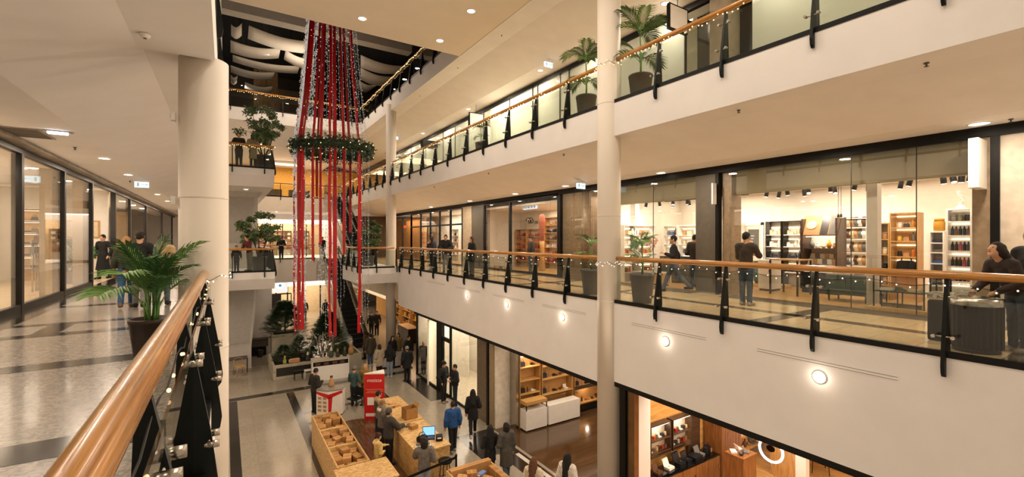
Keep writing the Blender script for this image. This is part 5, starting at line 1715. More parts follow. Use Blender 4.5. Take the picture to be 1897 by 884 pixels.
# ------------------------------------------------------------------ PEOPLE: continuous bodies grown from blended limbs
def surface_nets(D, o, h):
    s = D < 0
    cs = [s[i:s.shape[0] - 1 + i, j:s.shape[1] - 1 + j, k:s.shape[2] - 1 + k] for i in (0, 1) for j in (0, 1) for k in (0, 1)]
    cnt = sum(c.astype(np.int8) for c in cs)
    act = (cnt > 0) & (cnt < 8)
    idx = -np.ones(act.shape, np.int64)
    I = np.argwhere(act)
    idx[act] = np.arange(len(I))
    acc = np.zeros((len(I), 3))
    n = np.zeros(len(I))
    off = [(i, j, k) for i in (0, 1) for j in (0, 1) for k in (0, 1)]
    for a in range(8):
        for ax in range(3):
            if off[a][ax]:
                continue
            oa = np.array(off[a])
            ob = oa.copy()
            ob[ax] = 1
            A = D[tuple((I + oa).T)]
            B = D[tuple((I + ob).T)]
            cr = (A < 0) != (B < 0)
            t = np.where(cr, A / np.where(A == B, 1, A - B), 0)
            p = (I + oa).astype(float)
            p[:, ax] += t
            acc += np.where(cr[:, None], p, 0)
            n += cr
    V = acc / np.maximum(n, 1)[:, None] * h + np.array(o)
    F = []
    for ax in range(3):
        u, v = (ax + 1) % 3, (ax + 2) % 3
        sl0 = [slice(None)] * 3
        sl1 = [slice(None)] * 3
        sl0[ax] = slice(0, -1)
        sl1[ax] = slice(1, None)
        cr = s[tuple(sl0)] != s[tuple(sl1)]
        E = np.argwhere(cr)
        inside0 = s[tuple(sl0)][cr]
        ok = (E[:, u] >= 1) & (E[:, v] >= 1) & (E[:, u] < s.shape[u] - 1) & (E[:, v] < s.shape[v] - 1)
        E, inside0 = E[ok], inside0[ok]
        q = []
        for du, dv in ((-1, -1), (0, -1), (0, 0), (-1, 0)):
            c = E.copy()
            c[:, u] += du
            c[:, v] += dv
            q.append(idx[tuple(c.T)])
        q = np.stack(q, 1)
        q[~inside0] = q[~inside0][:, ::-1]
        F.append(q)
    return V, np.concatenate(F)


def rc(a, b, ra, rb, fl=1.0, fr=None):
    """round cone between two joints; fl squashes it front to back"""
    return ('rc', np.array(a, float), np.array(b, float), ra, rb, fl)


def el(c, r):
    return ('el', np.array(c, float), np.array(r, float))


def pd(P, q):
    if q[0] == 'rc':
        a, b, ra, rb, fl = q[1:]
        S = np.array([1, 1 / fl, 1])
        p = (P - a) * S
        d = (b - a) * S
        L = max(1e-9, float(d @ d))
        t = np.clip(p @ d / L, 0, 1)
        return (np.linalg.norm(p - t[..., None] * d, axis=-1) - (ra + (rb - ra) * t)) * (fl if fl < 1 else 1)
    c, r = q[1], q[2]
    p = (P - c) / r
    n = np.linalg.norm(p, axis=-1)
    return (n - 1) * min(r)


def sdf_mesh(prims, vox, k=0.03, cuts=(), carve=(), fold=0.0):
    lo = np.full(3, 1e9)
    hi = -lo
    for q in prims:
        if q[0] == 'rc':
            for p, r in ((q[1], q[3]), (q[2], q[4])):
                lo = np.minimum(lo, p - r)
                hi = np.maximum(hi, p + r)
        else:
            lo = np.minimum(lo, q[1] - q[2])
            hi = np.maximum(hi, q[1] + q[2])
    lo -= 0.03 + 2 * vox
    hi += 0.03 + 2 * vox
    n = np.ceil((hi - lo) / vox).astype(int) + 1
    g = np.stack(np.meshgrid(*[lo[i] + vox * np.arange(n[i]) for i in range(3)], indexing='ij'), -1)
    D = None
    for q in prims:
        d = pd(g, q)
        if D is None:
            D = d
        else:
            hh = np.clip(0.5 + 0.5 * (d - D) / k, 0, 1)
            D = d + (D - d) * hh - k * hh * (1 - hh)
    if fold:
        D = D + fold * np.sin(g[..., 0] * 34 + g[..., 2] * 21) * np.sin(g[..., 2] * 39 + g[..., 1] * 25)
    for nrm, dd in cuts:
        D = np.maximum(D, g @ np.array(nrm, float) - dd)
    for q in carve:
        D = np.maximum(D, -pd(g, q))
    return surface_nets(D, lo, vox)


ARMS = {  # elbow and wrist offsets from the shoulder: outward, forward, up
    'down': ((0.06, -0.03, -0.28), (0.07, 0.03, -0.53)),
    'swingf': ((0.05, 0.08, -0.27), (0.05, 0.24, -0.47)),
    'swingb': ((0.06, -0.13, -0.25), (0.07, -0.16, -0.50)),
    'phone': ((0.06, 0.03, -0.28), (-0.07, 0.25, -0.20)),
    'front': ((0.08, -0.02, -0.28), (-0.08, 0.18, -0.33)),
    'chin': ((0.03, 0.18, -0.22), (-0.12, 0.17, 0.04)),
    'cross': ((0.05, 0.12, -0.27), (-0.16, 0.20, -0.22)),
    'rail': ((0.09, 0.12, -0.26), (-0.08, 0.33, -0.30)),
    'reach': ((0.05, 0.17, -0.22), (0.0, 0.42, -0.26)),
    'pocket': ((0.12, -0.06, -0.27), (0.05, 0.05, -0.50)),
    'bag': ((0.08, -0.02, -0.28), (0.05, 0.14, -0.20)),
}
SKINC = {'light': '#c99a78', 'mid': '#b58562', 'dark': '#7a5238'}
_pm = {}
HANDS = {}


def cloth(c):
    if c not in _pm:
        _pm[c] = mat('cloth_' + c.strip('#'), c, 0.85, var=0.22, scale=14, bump=0.15)
    return _pm[c]


def skinm(c):
    return mat('skin_' + c, SKINC[c], 0.55, var=0.06, scale=9)


EYE = mat('eye_dark', '#16110e', 0.25)
LIP = mat('lip', '#8a4a40', 0.5)


def net_obj(name, prims, vox, m, parent, **k):
    V, F = sdf_mesh(prims, vox, **k)
    me = bpy.data.meshes.new(name)
    me.from_pydata(V.tolist(), [], F.tolist())
    me.materials.append(m)
    me.polygons.foreach_set('use_smooth', [True] * len(me.polygons))
    me.update()
    o = bpy.data.objects.new(name, me)
    COL.objects.link(o)
    o.parent = parent
    return o


def person(label, loc, rz, H=1.72, top='#1a1a1c', length='hip', legs='#1d1d22', shoes='#1b1917', hair='short', hairc='#1a130f', skin='light', arms=('down', 'down'),
           stride=0.0, lean=0.0, turn=0.0, nod=0.0, vox=0.022, bulk=0.0, female=False, sit=False, hat=None, hood=False, collar=None, vest=None, scarf=None, group=None, legspread=0.0, cat='person', name='person', flare=0.0):
    s = H / 1.75
    R = thing(name, label, cat, loc, rz, group)
    hw = 0.085
    sw = 0.165 if female else 0.19
    hipz = 0.90

    def T(p):   # lean the upper body about the hips
        x, y, z = p
        c_, s_ = math.cos(lean), math.sin(lean)
        zz = z - hipz
        return (x, y * c_ + zz * s_, hipz + zz * c_ - y * s_)
    drop = 0.0
    J = {}
    for sd, q in ((1, 'r'), (-1, 'l')):
        a = stride * sd
        if sit:
            hip = (sd * hw, 0, 0.50)
            knee = (sd * (hw + 0.02), 0.42, 0.50)
            ank = (sd * (hw + 0.02), 0.42, 0.09)
        else:
            hip = (sd * hw, 0, hipz)
            kf = 0.10 + (0.45 if a < 0 else 0.0) * min(1, abs(stride) * 1.6)
            knee = (sd * (hw + legspread * .5), math.sin(a) * 0.42, hipz - math.cos(a) * 0.42)
            sa = a - kf * (1 if stride else 0.0)
            ank = (sd * (hw + legspread), knee[1] + math.sin(sa) * 0.40, knee[2] - math.cos(sa) * 0.40)
        J[q] = (hip, knee, ank)
    low = min(J['r'][2][2], J['l'][2][2]) - 0.08
    up = -low
    sitd = -0.40 if sit else 0.0

    def U(p):
        return tuple(np.array((p[0], p[1], p[2] + up + (sitd if False else 0))) * s)
    if sit:
        def TT(p):
            q = T(p)
            return U((q[0], q[1], q[2] - 0.40))
    else:
        def TT(p):
            return U(T(p))
    J = {k: tuple(U(p) for p in v) for k, v in J.items()}
    hc = np.array(TT((0, 0.015 + nod * 0.10, 1.635)))
    tz = np.array([math.sin(-turn), math.cos(turn)])

    def HD(p):  # head local -> body
        x, y, z = p
        y2 = y * math.cos(nod) + z * math.sin(nod)
        z2 = z * math.cos(nod) - y * math.sin(nod)
        c_, s_ = math.cos(turn), math.sin(turn)
        return tuple(hc + np.array((x * c_ - y2 * s_, x * s_ + y2 * c_, z2)) * s)
    body = []
    body += [el(hc, (0.077 * s, 0.095 * s, 0.115 * s)), rc(HD((0, 0.02, -0.05)), HD((0, 0.05, -0.085)), 0.055 * s, 0.035 * s)]
    body += [rc(HD((0, 0.088, 0.015)), HD((0, 0.108, -0.018)), 0.010 * s, 0.014 * s)]
    for sd in (-1, 1):
        body.append(rc(HD((sd * 0.078, -0.005, 0.02)), HD((sd * 0.078, -0.005, -0.02)), 0.014 * s, 0.011 * s))
    body.append(rc(TT((0, -0.01, 1.42)), HD((0, -0.02, -0.06)), 0.058 * s, 0.052 * s))
    body += [rc(TT((-sw + .06, 0, 1.40)), TT((sw - .06, 0, 1.40)), 0.075 * s, 0.075 * s, 0.8), rc(TT((0, 0, 1.30)), TT((0, 0, 1.08)), 0.135 * s, 0.115 * s, 0.7), rc(TT((0, 0, 1.08)), TT((0, 0, 0.94)), 0.115 * s, 0.13 * s, 0.75)]
    A = {}
    for sd, ap in ((1, arms[1]), (-1, arms[0])):
        sh = np.array((sd * sw, 0, 1.415))
        e, w = ARMS[ap]
        el_ = sh + np.array((sd * e[0], e[1], e[2]))
        wr = sh + np.array((sd * w[0], w[1], w[2]))
        sh, el_, wr = [np.array(TT(tuple(p))) for p in (sh, el_, wr)]
        d = wr - el_
        d = d / np.linalg.norm(d)
        hand = wr + d * 0.075 * s
        A[sd] = (sh, el_, wr, d, hand)
        body += [rc(sh, el_, 0.05 * s, 0.04 * s), rc(el_, wr, 0.04 * s, 0.027 * s), rc(wr, hand, 0.026 * s, 0.034 * s)]
    for q in 'rl':
        hip, knee, ank = J[q]
        toe = (ank[0], ank[1] + 0.13 * s, max(0.03 * s, ank[2] - 0.05 * s))
        body += [rc(hip, knee, 0.085 * s, 0.052 * s), rc(knee, ank, 0.052 * s, 0.034 * s), rc((ank[0], ank[1], max(0.04 * s, ank[2] - 0.03 * s)), toe, 0.036 * s, 0.03 * s)]
    cv = [el(HD((sd * 0.032, 0.098, 0.018)), (0.016 * s, 0.012 * s, 0.010 * s)) for sd in (-1, 1)] if vox < 0.02 else []
    V, F = sdf_mesh(body, vox, k=0.025, carve=cv)
    b = MB()
    b.add(V.tolist(), F.tolist(), True)
    # fingers: four unequal bent fingers and a thumb from the side of the palm
    for sd in (1, -1):
        sh, el_, wr, d, hand = A[sd]
        d = Vector(d)
        side = d.cross(Vector((0, 0, 1)))
        if side.length < 0.2:
            side = Vector((0, 1, 0))
        side.normalize()
        nrm = side.cross(d)
        for i, ln in enumerate((0.062, 0.072, 0.068, 0.052)):
            p0 = Vector(hand) + side * ((i - 1.5) * 0.018 * s)
            p1 = p0 + d * (ln * .55 * s)
            p2 = p1 + (d * .7 - nrm * .7) * (ln * .5 * s)
            b.tube([p0 - d * .02 * s, p1, p2], [0.0095 * s, 0.0088 * s, 0.007 * s], 5)
        p0 = Vector(wr) + d * 0.03 * s - side * 0.028 * s
        b.tube([p0, p0 + (d * .6 - side * .7) * 0.035 * s, p0 + (d * .95 - side * .6 - nrm * .2) * 0.062 * s], [0.012 * s, 0.010 * s, 0.008 * s], 5)
    b.cur = 1
    for sd in (-1, 1):
        b.sphere(HD((sd * 0.032, 0.0815, 0.018)), 0.0095 * s, 6, 4)
    b.cur = 2
    b.tube([HD((-0.022, 0.083, -0.052)), HD((0, 0.092, -0.052)), HD((0.022, 0.083, -0.052))], 0.006 * s, 5)
    b.build('body', [skinm(skin), EYE, LIP], R)
    # trousers
    g = 0.014
    tr = [rc(TT((0, 0, 1.0)), TT((0, 0, 0.93)), (0.125 + g) * s, (0.135 + g) * s, 0.8)]
    if sit:
        tr[0] = rc(U((0, 0, 0.58)), U((0, 0, 0.53)), (0.125 + g) * s, (0.135 + g) * s, 0.8)
    for q in 'rl':
        hip, knee, ank = J[q]
        an2 = tuple(np.array(knee) + (np.array(ank) - np.array(knee)) * 0.96)
        tr += [rc(hip, knee, (0.085 + g) * s, (0.055 + g) * s), rc(knee, an2, (0.056 + g) * s, (0.044 + g) * s)]
    net_obj('trousers', tr, vox, cloth(legs), R, k=0.02, fold=0.004)
    # shoes
    for q in 'rl':
        hip, knee, ank = J[q]
        z0 = max(0.0, ank[2] - 0.085 * s)
        sh_ = [rc((ank[0], ank[1] - 0.035 * s, z0 + 0.045 * s), (ank[0] + (0.02 if q == 'r' else -0.02) * s, ank[1] + 0.145 * s, z0 + 0.035 * s), 0.05 * s, 0.042 * s), rc((ank[0], ank[1] - 0.02 * s, z0 + 0.05 * s), (ank[0], ank[1] - 0.01 * s, z0 + 0.105 * s), 0.048 * s, 0.046 * s)]
        net_obj('shoe', sh_, min(vox, 0.018), cloth(shoes), R, k=0.02, cuts=[((0, 0, -1), -(z0 + 0.002))])
    # jacket / coat
    g = 0.022 + bulk
    hem = {'hip': 0.86, 'waist': 0.98, 'thigh': 0.68, 'knee': 0.50, 'calf': 0.36}[length]
    jk = [rc(TT((-sw + .055, -0.005, 1.405)), TT((sw - .055, -0.005, 1.405)), (0.078 + g) * s, (0.078 + g) * s, 0.85), rc(TT((0, 0, 1.30)), TT((0, 0, 1.08)), (0.138 + g) * s, (0.12 + g) * s, 0.74),
          rc(TT((0, 0, 1.10)), TT((0, 0, 0.92)), (0.12 + g) * s, (0.14 + g + flare * .3) * s, 0.78)]
    if length in ('thigh', 'knee', 'calf'):
        jk.append(rc(TT((0, 0, 0.95)), TT((0, 0.0, hem - 0.02)) if not sit else TT((0, .1, .9)), (0.145 + g) * s, (0.165 + g + flare) * s, 0.85))
    for sd in (1, -1):
        sh, e_, wr, d, hand = A[sd]
        jk += [rc(sh, e_, (0.052 + g) * s, (0.044 + g) * s), rc(e_, wr - d * 0.035 * s, (0.043 + g) * s, (0.032 + g * .8) * s)]
    if collar or hood:
        jk.append(rc(TT((0, -0.035, 1.44)), TT((0, -0.03, 1.50)), 0.075 * s, 0.075 * s))
    hn = np.array(TT((0, 0, hem))) if not sit else np.array(TT((0, 0, 0.94)))
    net_obj('coat' if length in ('thigh', 'knee', 'calf') else 'jacket', jk, vox, cloth(top), R, k=0.03, fold=0.0035, cuts=[((0, math.sin(lean) * -1 * 0, -1), -hn[2])], carve=[rc(HD((0, 0.02, 0.06)), HD((0, 0.0, -0.10)), 0.06 * s, 0.06 * s)])
    if vest:
        vs = [rc(TT((-sw + .055, -0.005, 1.40)), TT((sw - .055, -0.005, 1.40)), (0.06 + g) * s, (0.06 + g) * s, 0.9), rc(TT((0, 0, 1.30)), TT((0, 0, 1.0)), (0.152 + g) * s, (0.138 + g) * s, 0.76)]
        net_obj('vest', vs, vox, cloth(vest), R, k=0.03)
    if scarf:
        net_obj('scarf', [rc(TT((-0.04, 0.01, 1.485)), TT((0.04, 0.01, 1.485)), 0.075 * s, 0.075 * s, 0.95)], vox, cloth(scarf), R)
    if hood:
        net_obj('hood', [rc(TT((-0.07, -0.10, 1.44)), TT((0.07, -0.10, 1.44)), 0.06 * s, 0.06 * s), rc(TT((-0.09, -0.04, 1.47)), TT((0.09, -0.04, 1.47)), 0.045 * s, 0.045 * s)], vox, cloth(hood if isinstance(hood, str) else top), R)
    # hair
    face = rc(HD((0, 0.115, 0.0)), HD((0, 0.12, -0.09)), 0.068 * s, 0.07 * s)
    hp = [el(HD((0, -0.012, 0.022)), (0.087 * s, 0.103 * s, 0.113 * s))]
    cut = []
    if hair == 'short':
        cut = [face, rc(HD((-.1, 0.03, -0.09)), HD((.1, 0.03, -0.09)), 0.055 * s, 0.055 * s)]
    elif hair in ('long', 'longer'):
        z2 = 1.28 if hair == 'long' else 1.12
        hp += [rc(HD((0, -0.055, 0.0)), TT((0, -0.135 - bulk, z2)), 0.09 * s, 0.08 * s, 0.8), rc(HD((-0.06, -0.01, 0.0)), TT((-0.085, -0.06, 1.42)), 0.045 * s, 0.05 * s), rc(HD((0.06, -0.01, 0.0)), TT((0.085, -0.06, 1.42)), 0.045 * s, 0.05 * s)]
        cut = [face]
    elif hair == 'bob':
        hp += [rc(HD((-0.055, -0.02, 0.0)), HD((-0.065, -0.02, -0.11)), 0.05 * s, 0.045 * s), rc(HD((0.055, -0.02, 0.0)), HD((0.065, -0.02, -0.11)), 0.05 * s, 0.045 * s), rc(HD((0, -0.06, 0.0)), HD((0, -0.06, -0.1)), 0.07 * s, 0.06 * s)]
        cut = [face]
    elif hair == 'bun':
        hp += [el(HD((0, -0.10, 0.10)), (0.045 * s, 0.045 * s, 0.045 * s))]
        cut = [face]
    elif hair == 'curly':
        hp = [el(HD((0, -0.02, 0.015)), (0.115 * s, 0.13 * s, 0.135 * s)), el(HD((0, -0.06, -0.08)), (0.10 * s, 0.08 * s, 0.09 * s))]
        cut = [face]
    if hair != 'none':
        net_obj('hair', hp, min(vox, 0.018), cloth(hairc), R, k=0.03, carve=cut, fold=0.005)
    if hat:
        kind, hcol = hat
        if kind == 'beanie':
            net_obj('beanie', [el(HD((0, -0.012, 0.05)), (0.094 * s, 0.11 * s, 0.105 * s))], 0.016, cloth(hcol), R, carve=[rc(HD((-.2, 0.0, -0.06)), HD((.2, 0.0, -0.06)), 0.085 * s, 0.085 * s)])
        elif kind == 'cap':
            net_obj('cap', [el(HD((0, -0.005, 0.06)), (0.09 * s, 0.108 * s, 0.085 * s)), rc(HD((-0.03, 0.10, 0.045)), HD((0.03, 0.10, 0.045)), 0.02 * s, 0.02 * s)], 0.014, cloth(hcol), R, carve=[rc(HD((-.2, 0.0, -0.045)), HD((.2, 0.0, -0.045)), 0.085 * s, 0.085 * s)])
        elif kind == 'hood':
            net_obj('hood', [el(HD((0, -0.015, 0.015)), (0.105 * s, 0.12 * s, 0.135 * s)), rc(HD((0, -0.03, -0.06)), TT((0, -0.03, 1.44)), 0.09 * s, 0.095 * s)], vox, cloth(hcol), R, carve=[face])
    HANDS[label] = R.matrix_basis @ Vector(A[1][4])
    return R


def stand(px, py, Z):
    p = pix(px, py, Z=Z)
    return (p[0], p[1], Z)


PI2 = PI / 2
# --- first floor, left walkway
person('blonde woman in olive jacket and blue jeans walking away beside the left shops', stand(234, 570, 0), D_(4), 1.66, '#3a3a2c', 'waist', '#2f567d', '#6d5a4a', 'long', '#a8804e', arms=('down', 'bag'), stride=0.22, female=True, vox=0.017)
person('man in black jacket and grey trousers walking away behind the palm fronds', stand(259, 570, 0), D_(2), 1.78, '#131417', 'hip', '#7d7a76', '#15130f', 'short', '#20160f', arms=('down', 'pocket'), stride=-0.2, vox=0.017)
person('person in beige jacket and blue grey trousers mostly hidden behind the potted palm', stand(300, 566, 0), D_(-4), 1.72, '#b39a6c', 'hip', '#5f6670', '#2a2522', 'short', '#3a2a1c', arms=('down', 'down'), stride=0.2)
person('man in long open black coat walking near the left shop doorway', stand(191, 517, 0), D_(150), 1.78, '#101012', 'calf', '#121214', '#171412', 'short', '#15110e', arms=('pocket', 'pocket'), stride=0.15, flare=0.06)
# --- first floor, right walkway
person('man in dark brown jacket holding his hand to his chin before the big store', stand(1382, 566, 0), D_(-86), 1.76, '#3b332a', 'hip', '#3f4d5e', '#8a7d6e', 'short', '#17110d', arms=('cross', 'chin'), vox=0.015, bulk=0.0, turn=-0.15)
person('man in black pullover and grey jeans striding past the store with the palm', stand(1248, 541, 0), D_(38), 1.76, '#101012', 'hip', '#4b5563', '#1a1816', 'short', '#120e0c', arms=('phone', 'swingb'), stride=0.42, vox=0.015)
p_ = pix(1287, 443, X=13.1)
person('shopper in dark brown jacket seen from behind inside the store beside the dark pier', (13.1, p_[1], 0), D_(-90), 1.74, '#2d211a', 'hip', '#35465c', '#15120f', 'short', '#15110e', arms=('front', 'front'), vox=0.018, bulk=0.02)
person('man in grey T-shirt and jeans standing in the kitchenware shop entrance', stand(983, 506, 0), D_(80), 1.74, '#3a3b40', 'hip', '#5a6675', '#2a2624', 'short', '#1c1410', arms=('down', 'pocket'), hat=('cap', '#2b2a2a'))
person('person in black coat with wavy brown hair at the rail', (8.78, 16.9, 0), D_(95), 1.70, '#121214', 'thigh', '#16171a', '#161311', 'bob', '#4a3020', arms=('front', 'front'), female=True)
person('broad man in black jacket and grey trousers leaning on the first floor rail', (8.85, 19.7, 0), D_(150), 1.80, '#0f1013', 'hip', '#6c6d70', '#161412', 'short', '#15100d', arms=('rail', 'rail'), bulk=0.025, lean=0.1)
person('woman in dark jacket with hands at her face, leaning on the rail', (8.82, 21.3, 0), D_(85), 1.66, '#17181d', 'hip', '#2b3340', '#161412', 'bob', '#2a1c14', arms=('chin', 'chin'), female=True, lean=0.08)
person('person in blue denim jacket by the distant shop windows on the right walkway', (10.6, 25.6, 0), D_(20), 1.72, '#33435f', 'hip', '#20242c', '#161412', 'short', '#1c1410')
person('woman with long dark hair in brown jacket leaning on the rail by the bin', (9.42, 1.47, 0), D_(54), 1.62, '#2a1d14', 'hip', '#39424f', '#8b7f73', 'longer', '#1d120c', arms=('rail', 'reach'), vox=0.012, female=True, bulk=0.0, lean=0.50, nod=-0.36)
person('man in black jacket behind the long haired woman at the rail', (9.95, 1.42, 0), D_(60), 1.74, '#0f1012', 'hip', '#20242c', '#1b1917', 'short', '#20150f', arms=('down', 'down'), vox=0.015)
# --- far landings
person('man in maroon jacket leaning on the landing rail beside the first floor tree', (1.0, 25.75, 0), D_(120), 1.78, '#5a1a1e', 'hip', '#6f675c', '#1a1614', 'short', '#15100d', arms=('rail', 'rail'), lean=0.18)
person('small dark figure at the left end of the first floor landing', (0.45, 25.8, 0), D_(190), 1.28, '#17181b', 'hip', '#2a2b2f', '#161412', 'short', '#1a120d')
person('person in black top standing alone at the middle far landing rail', stand(521, 481, 0), D_(180), 1.80, '#121215', 'hip', '#1b1c20', '#161412', 'short', '#15100d', arms=('front', 'front'), vox=0.026)
person('dark figure standing behind the left red ribbons on the far landing', (5.0, 41.0, 0), D_(170), 1.75, '#1b1916', 'hip', '#1a1a1c', '#161412', 'short', '#15100d', vox=0.026)
person('person in dark coat at the head of the lower escalator', (6.9, 40.6, 0), D_(200), 1.78, '#131417', 'thigh', '#1a1a1c', '#161412', 'short', '#15100d', vox=0.026)
person('dark clad person by the tree on the right landing, the left one', (7.1, 27.9, 0), D_(160), 1.70, '#15161a', 'hip', '#1c1d22', '#161412', 'bob', '#15100d', vox=0.026)
person('dark clad person by the tree on the right landing, nearest the column', (7.75, 28.1, 0), D_(140), 1.72, '#121317', 'thigh', '#1c1d22', '#161412', 'short', '#15100d', vox=0.026)
person('person in dark green jacket leaning on the second floor landing rail at its left end', (0.55, 25.75, L2), D_(170), 1.72, '#23261e', 'hip', '#2a2b2f', '#161412', 'short', '#2a1c14', arms=('rail', 'rail'))
person('person in long beige coat with dark hair at the second floor landing rail', (1.15, 25.75, L2), D_(10), 1.72, '#a08f74', 'knee', '#2a2b2f', '#161412', 'bob', '#14100d', arms=('front', 'front'))
# --- ground floor
person('man in dark jacket and black trousers at the red and white promotion stand', stand(583, 765, L0), D_(-68), 1.80, '#26231d', 'hip', '#131316', '#1a1816', 'short', '#14100d', arms=('front', 'phone'), nod=0.35, bulk=0.02)
person('person in teal sweater and grey cap beside the mustard coat', stand(656, 752, L0), D_(-40), 1.66, '#37504c', 'hip', '#1c2230', '#1a1816', 'short', '#2a1d14', arms=('phone', 'front'), nod=0.2, hat=('beanie', '#6d6c6d'))
person('person in long mustard coat with blond hair standing before the red banner', stand(676, 748, L0), D_(160), 1.72, '#8a6a2a', 'calf', '#1f1c19', '#1a1816', 'long', '#b58a52', arms=('down', 'down'), female=True, flare=0.03)
person('man in brown grey jacket, blue jeans and white shoes queueing by the escalator foot', stand(686, 678, L0), D_(10), 1.80, '#4a4032', 'thigh', '#4c6078', '#d8d2c8', 'short', '#1a120d', arms=('down', 'down'), bulk=0.02)
person('woman in pale patterned coat and black boots in the escalator crowd', stand(703, 702, L0), D_(20), 1.74, '#a89880', 'thigh', '#141416', '#131211', 'bob', '#2a1a12', arms=('front', 'down'), female=True, bulk=0.02, scarf='#c0b39c')
person('woman in black jacket and light blue jeans standing left of the grey beanie', stand(722, 699, L0), D_(-15), 1.66, '#131316', 'hip', '#8b99a8', '#cfc8bd', 'long', '#1a110c', arms=('front', 'front'), female=True, bulk=0.02)
person('person in black coat with dark hair behind the light blue jeans', stand(727, 681, L0), D_(185), 1.74, '#111114', 'thigh', '#131316', '#161412', 'long', '#17100c', female=True)
person('person in black puffer jacket and pale grey beanie seen from behind', stand(754, 707, L0), D_(8), 1.74, '#0f1013', 'thigh', '#121215', '#1a1816', 'short', '#1a120d', bulk=0.03, hat=('beanie', '#8d857c'))
person('man in black jacket in the crowd right behind the grey beanie', stand(757, 682, L0), D_(200), 1.78, '#121317', 'hip', '#17181c', '#161412', 'short', '#1a120d', bulk=0.02)
person('woman in olive yellow coat carrying a black bag in the far crowd', stand(738, 672, L0), D_(150), 1.70, '#6f5d34', 'knee', '#17181c', '#161412', 'bob', '#20150f', female=True)
person('dark clad person of the standing couple beyond the escalator, left one', stand(688, 622, L0), D_(160), 1.74, '#15161a', 'hip', '#17181c', '#161412', 'short', '#1a120d', vox=0.026)
person('dark clad person of the standing couple beyond the escalator, right one', stand(698, 621, L0), D_(150), 1.78, '#101114', 'thigh', '#17181c', '#161412', 'short', '#1a120d', vox=0.026)
person('person with brown hair and tan coat at the foot of the escalator', stand(676, 665, L0), D_(60), 1.66, '#5c4630', 'hip', '#23252b', '#161412', 'bob', '#3a2416', female=True)
person('dark figure before the lit far ground floor shop, left of the fir trees gap', stand(564, 594, L0), D_(180), 1.80, '#14140f', 'thigh', '#141416', '#161412', 'short', '#1a120d', vox=0.028)
person('dark figure before the far ground floor shop, close to the escalator side', stand(603, 592, L0), D_(190), 1.76, '#121215', 'hip', '#141416', '#161412', 'short', '#1a120d', vox=0.028)
person('man in black cap and black jacket standing by the white shop window', stand(822, 746, L0), D_(-150), 1.78, '#0f0f11', 'hip', '#101012', '#9a9288', 'short', '#15100d', arms=('front', 'pocket'), hat=('cap', '#101011'), bulk=0.02)
person('bareheaded man in black jacket and navy trousers facing the man in the cap', stand(843, 752, L0), D_(80), 1.76, '#101114', 'hip', '#1b2230', '#26221e', 'short', '#20150f', arms=('front', 'front'), bulk=0.025)
person('man in bright blue jacket and black trousers walking away from the counter', stand(839, 837, L0), D_(-8), 1.68, '#1a4c86', 'hip', '#111215', '#8a8680', 'short', '#241811', arms=('down', 'down'), stride=0.12, bulk=0.02, vox=0.017)
person('person in black hooded coat striding in black trousers and cream shoes', stand(876, 808, L0), D_(-25), 1.72, '#0e0e11', 'thigh', '#101013', '#c9bba2', 'long', '#0f0c0a', arms=('down', 'front'), stride=0.38, bulk=0.015, vox=0.018, female=True)
person('long haired woman in black coat next to the plaid coat', stand(908, 893, L0), D_(-12), 1.66, '#0f0f12', 'thigh', '#111114', '#171513', 'longer', '#100c0a', arms=('front', 'front'), stride=0.1, female=True, vox=0.017)
person('person in long grey plaid coat and dark bob walking beside the black coat', stand(938, 892, L0), D_(-5), 1.72, '#4c4843', 'knee', '#46566a', '#171513', 'bob', '#1a120e', arms=('front', 'down'), stride=0.15, female=True, bulk=0.02, vox=0.017)
person('woman in cream coat with brown hair at the bottom edge', (6.45, 9.1, L0), D_(-55), 1.66, '#cfc0a6', 'thigh', '#2a2b2f', '#171513', 'long', '#5a3820', arms=('front', 'front'), female=True, vox=0.015, bulk=0.015)
person('woman in white coat with very long black hair at the bottom edge', (7.25, 8.75, L0), D_(-70), 1.70, '#ddd5c8', 'thigh', '#2a2b2f', '#171513', 'longer', '#120d0b', arms=('front', 'front'), female=True, vox=0.015, bulk=0.015)
# kiosk staff and customers
person('girl in cream hoodie with tied brown hair inside the counter island', (3.72, 13.05, L0), D_(-75), 1.46, '#d0b069', 'hip', '#4a4238', '#1b1917', 'bun', '#3b2114', arms=('reach', 'front'), female=True, vox=0.015, nod=0.25, hood='#d8bd80')
person('person in olive vest over beige sleeves at the far end of the counter', (4.55, 15.9, L0), D_(-80), 1.72, '#b39a6c', 'hip', '#232a38', '#1b1917', 'short', '#1a120e', arms=('reach', 'reach'), vest='#45432c', vox=0.017)
person('person in grey fleece with pale hood trim between two counter customers', (4.4, 14.9, L0), D_(-82), 1.74, '#6a6258', 'hip', '#171a22', '#a8987e', 'short', '#8a6a4c', arms=('front', 'front'), bulk=0.03, hood='#cfc3ae', vox=0.017)
person('man in dark grey jacket and grey beanie handling papers on the counter', (4.3, 13.9, L0), D_(-70), 1.78, '#3a362f', 'hip', '#131417', '#1a1816', 'short', '#2a1d14', arms=('reach', 'reach'), bulk=0.03, hat=('beanie', '#4b4845'), vox=0.016)
person('curly dark haired person in grey sweatshirt working at the laptop counter', (4.55, 11.55, L0), D_(-20), 1.68, '#6b635a', 'hip', '#8d97a4', '#1b1917', 'curly', '#1a120d', arms=('reach', 'front'), vox=0.015, bulk=0.02)
# window dummies
person('headless looking shop mannequin in grey jacket standing in the white window', (8.75, 22.3, L0 + 0.007), D_(120), 1.74, '#3b3d42', 'hip', '#131316', '#131211', 'none', skin='light', name='mannequin', cat='mannequin')
person('shop mannequin in black jacket and beige skirt beside the white window', (8.95, 21.85, L0 + 0.007), D_(120), 1.68, '#17171a', 'waist', '#131316', '#131211', 'short', '#17110d', name='mannequin', cat='mannequin', female=True)
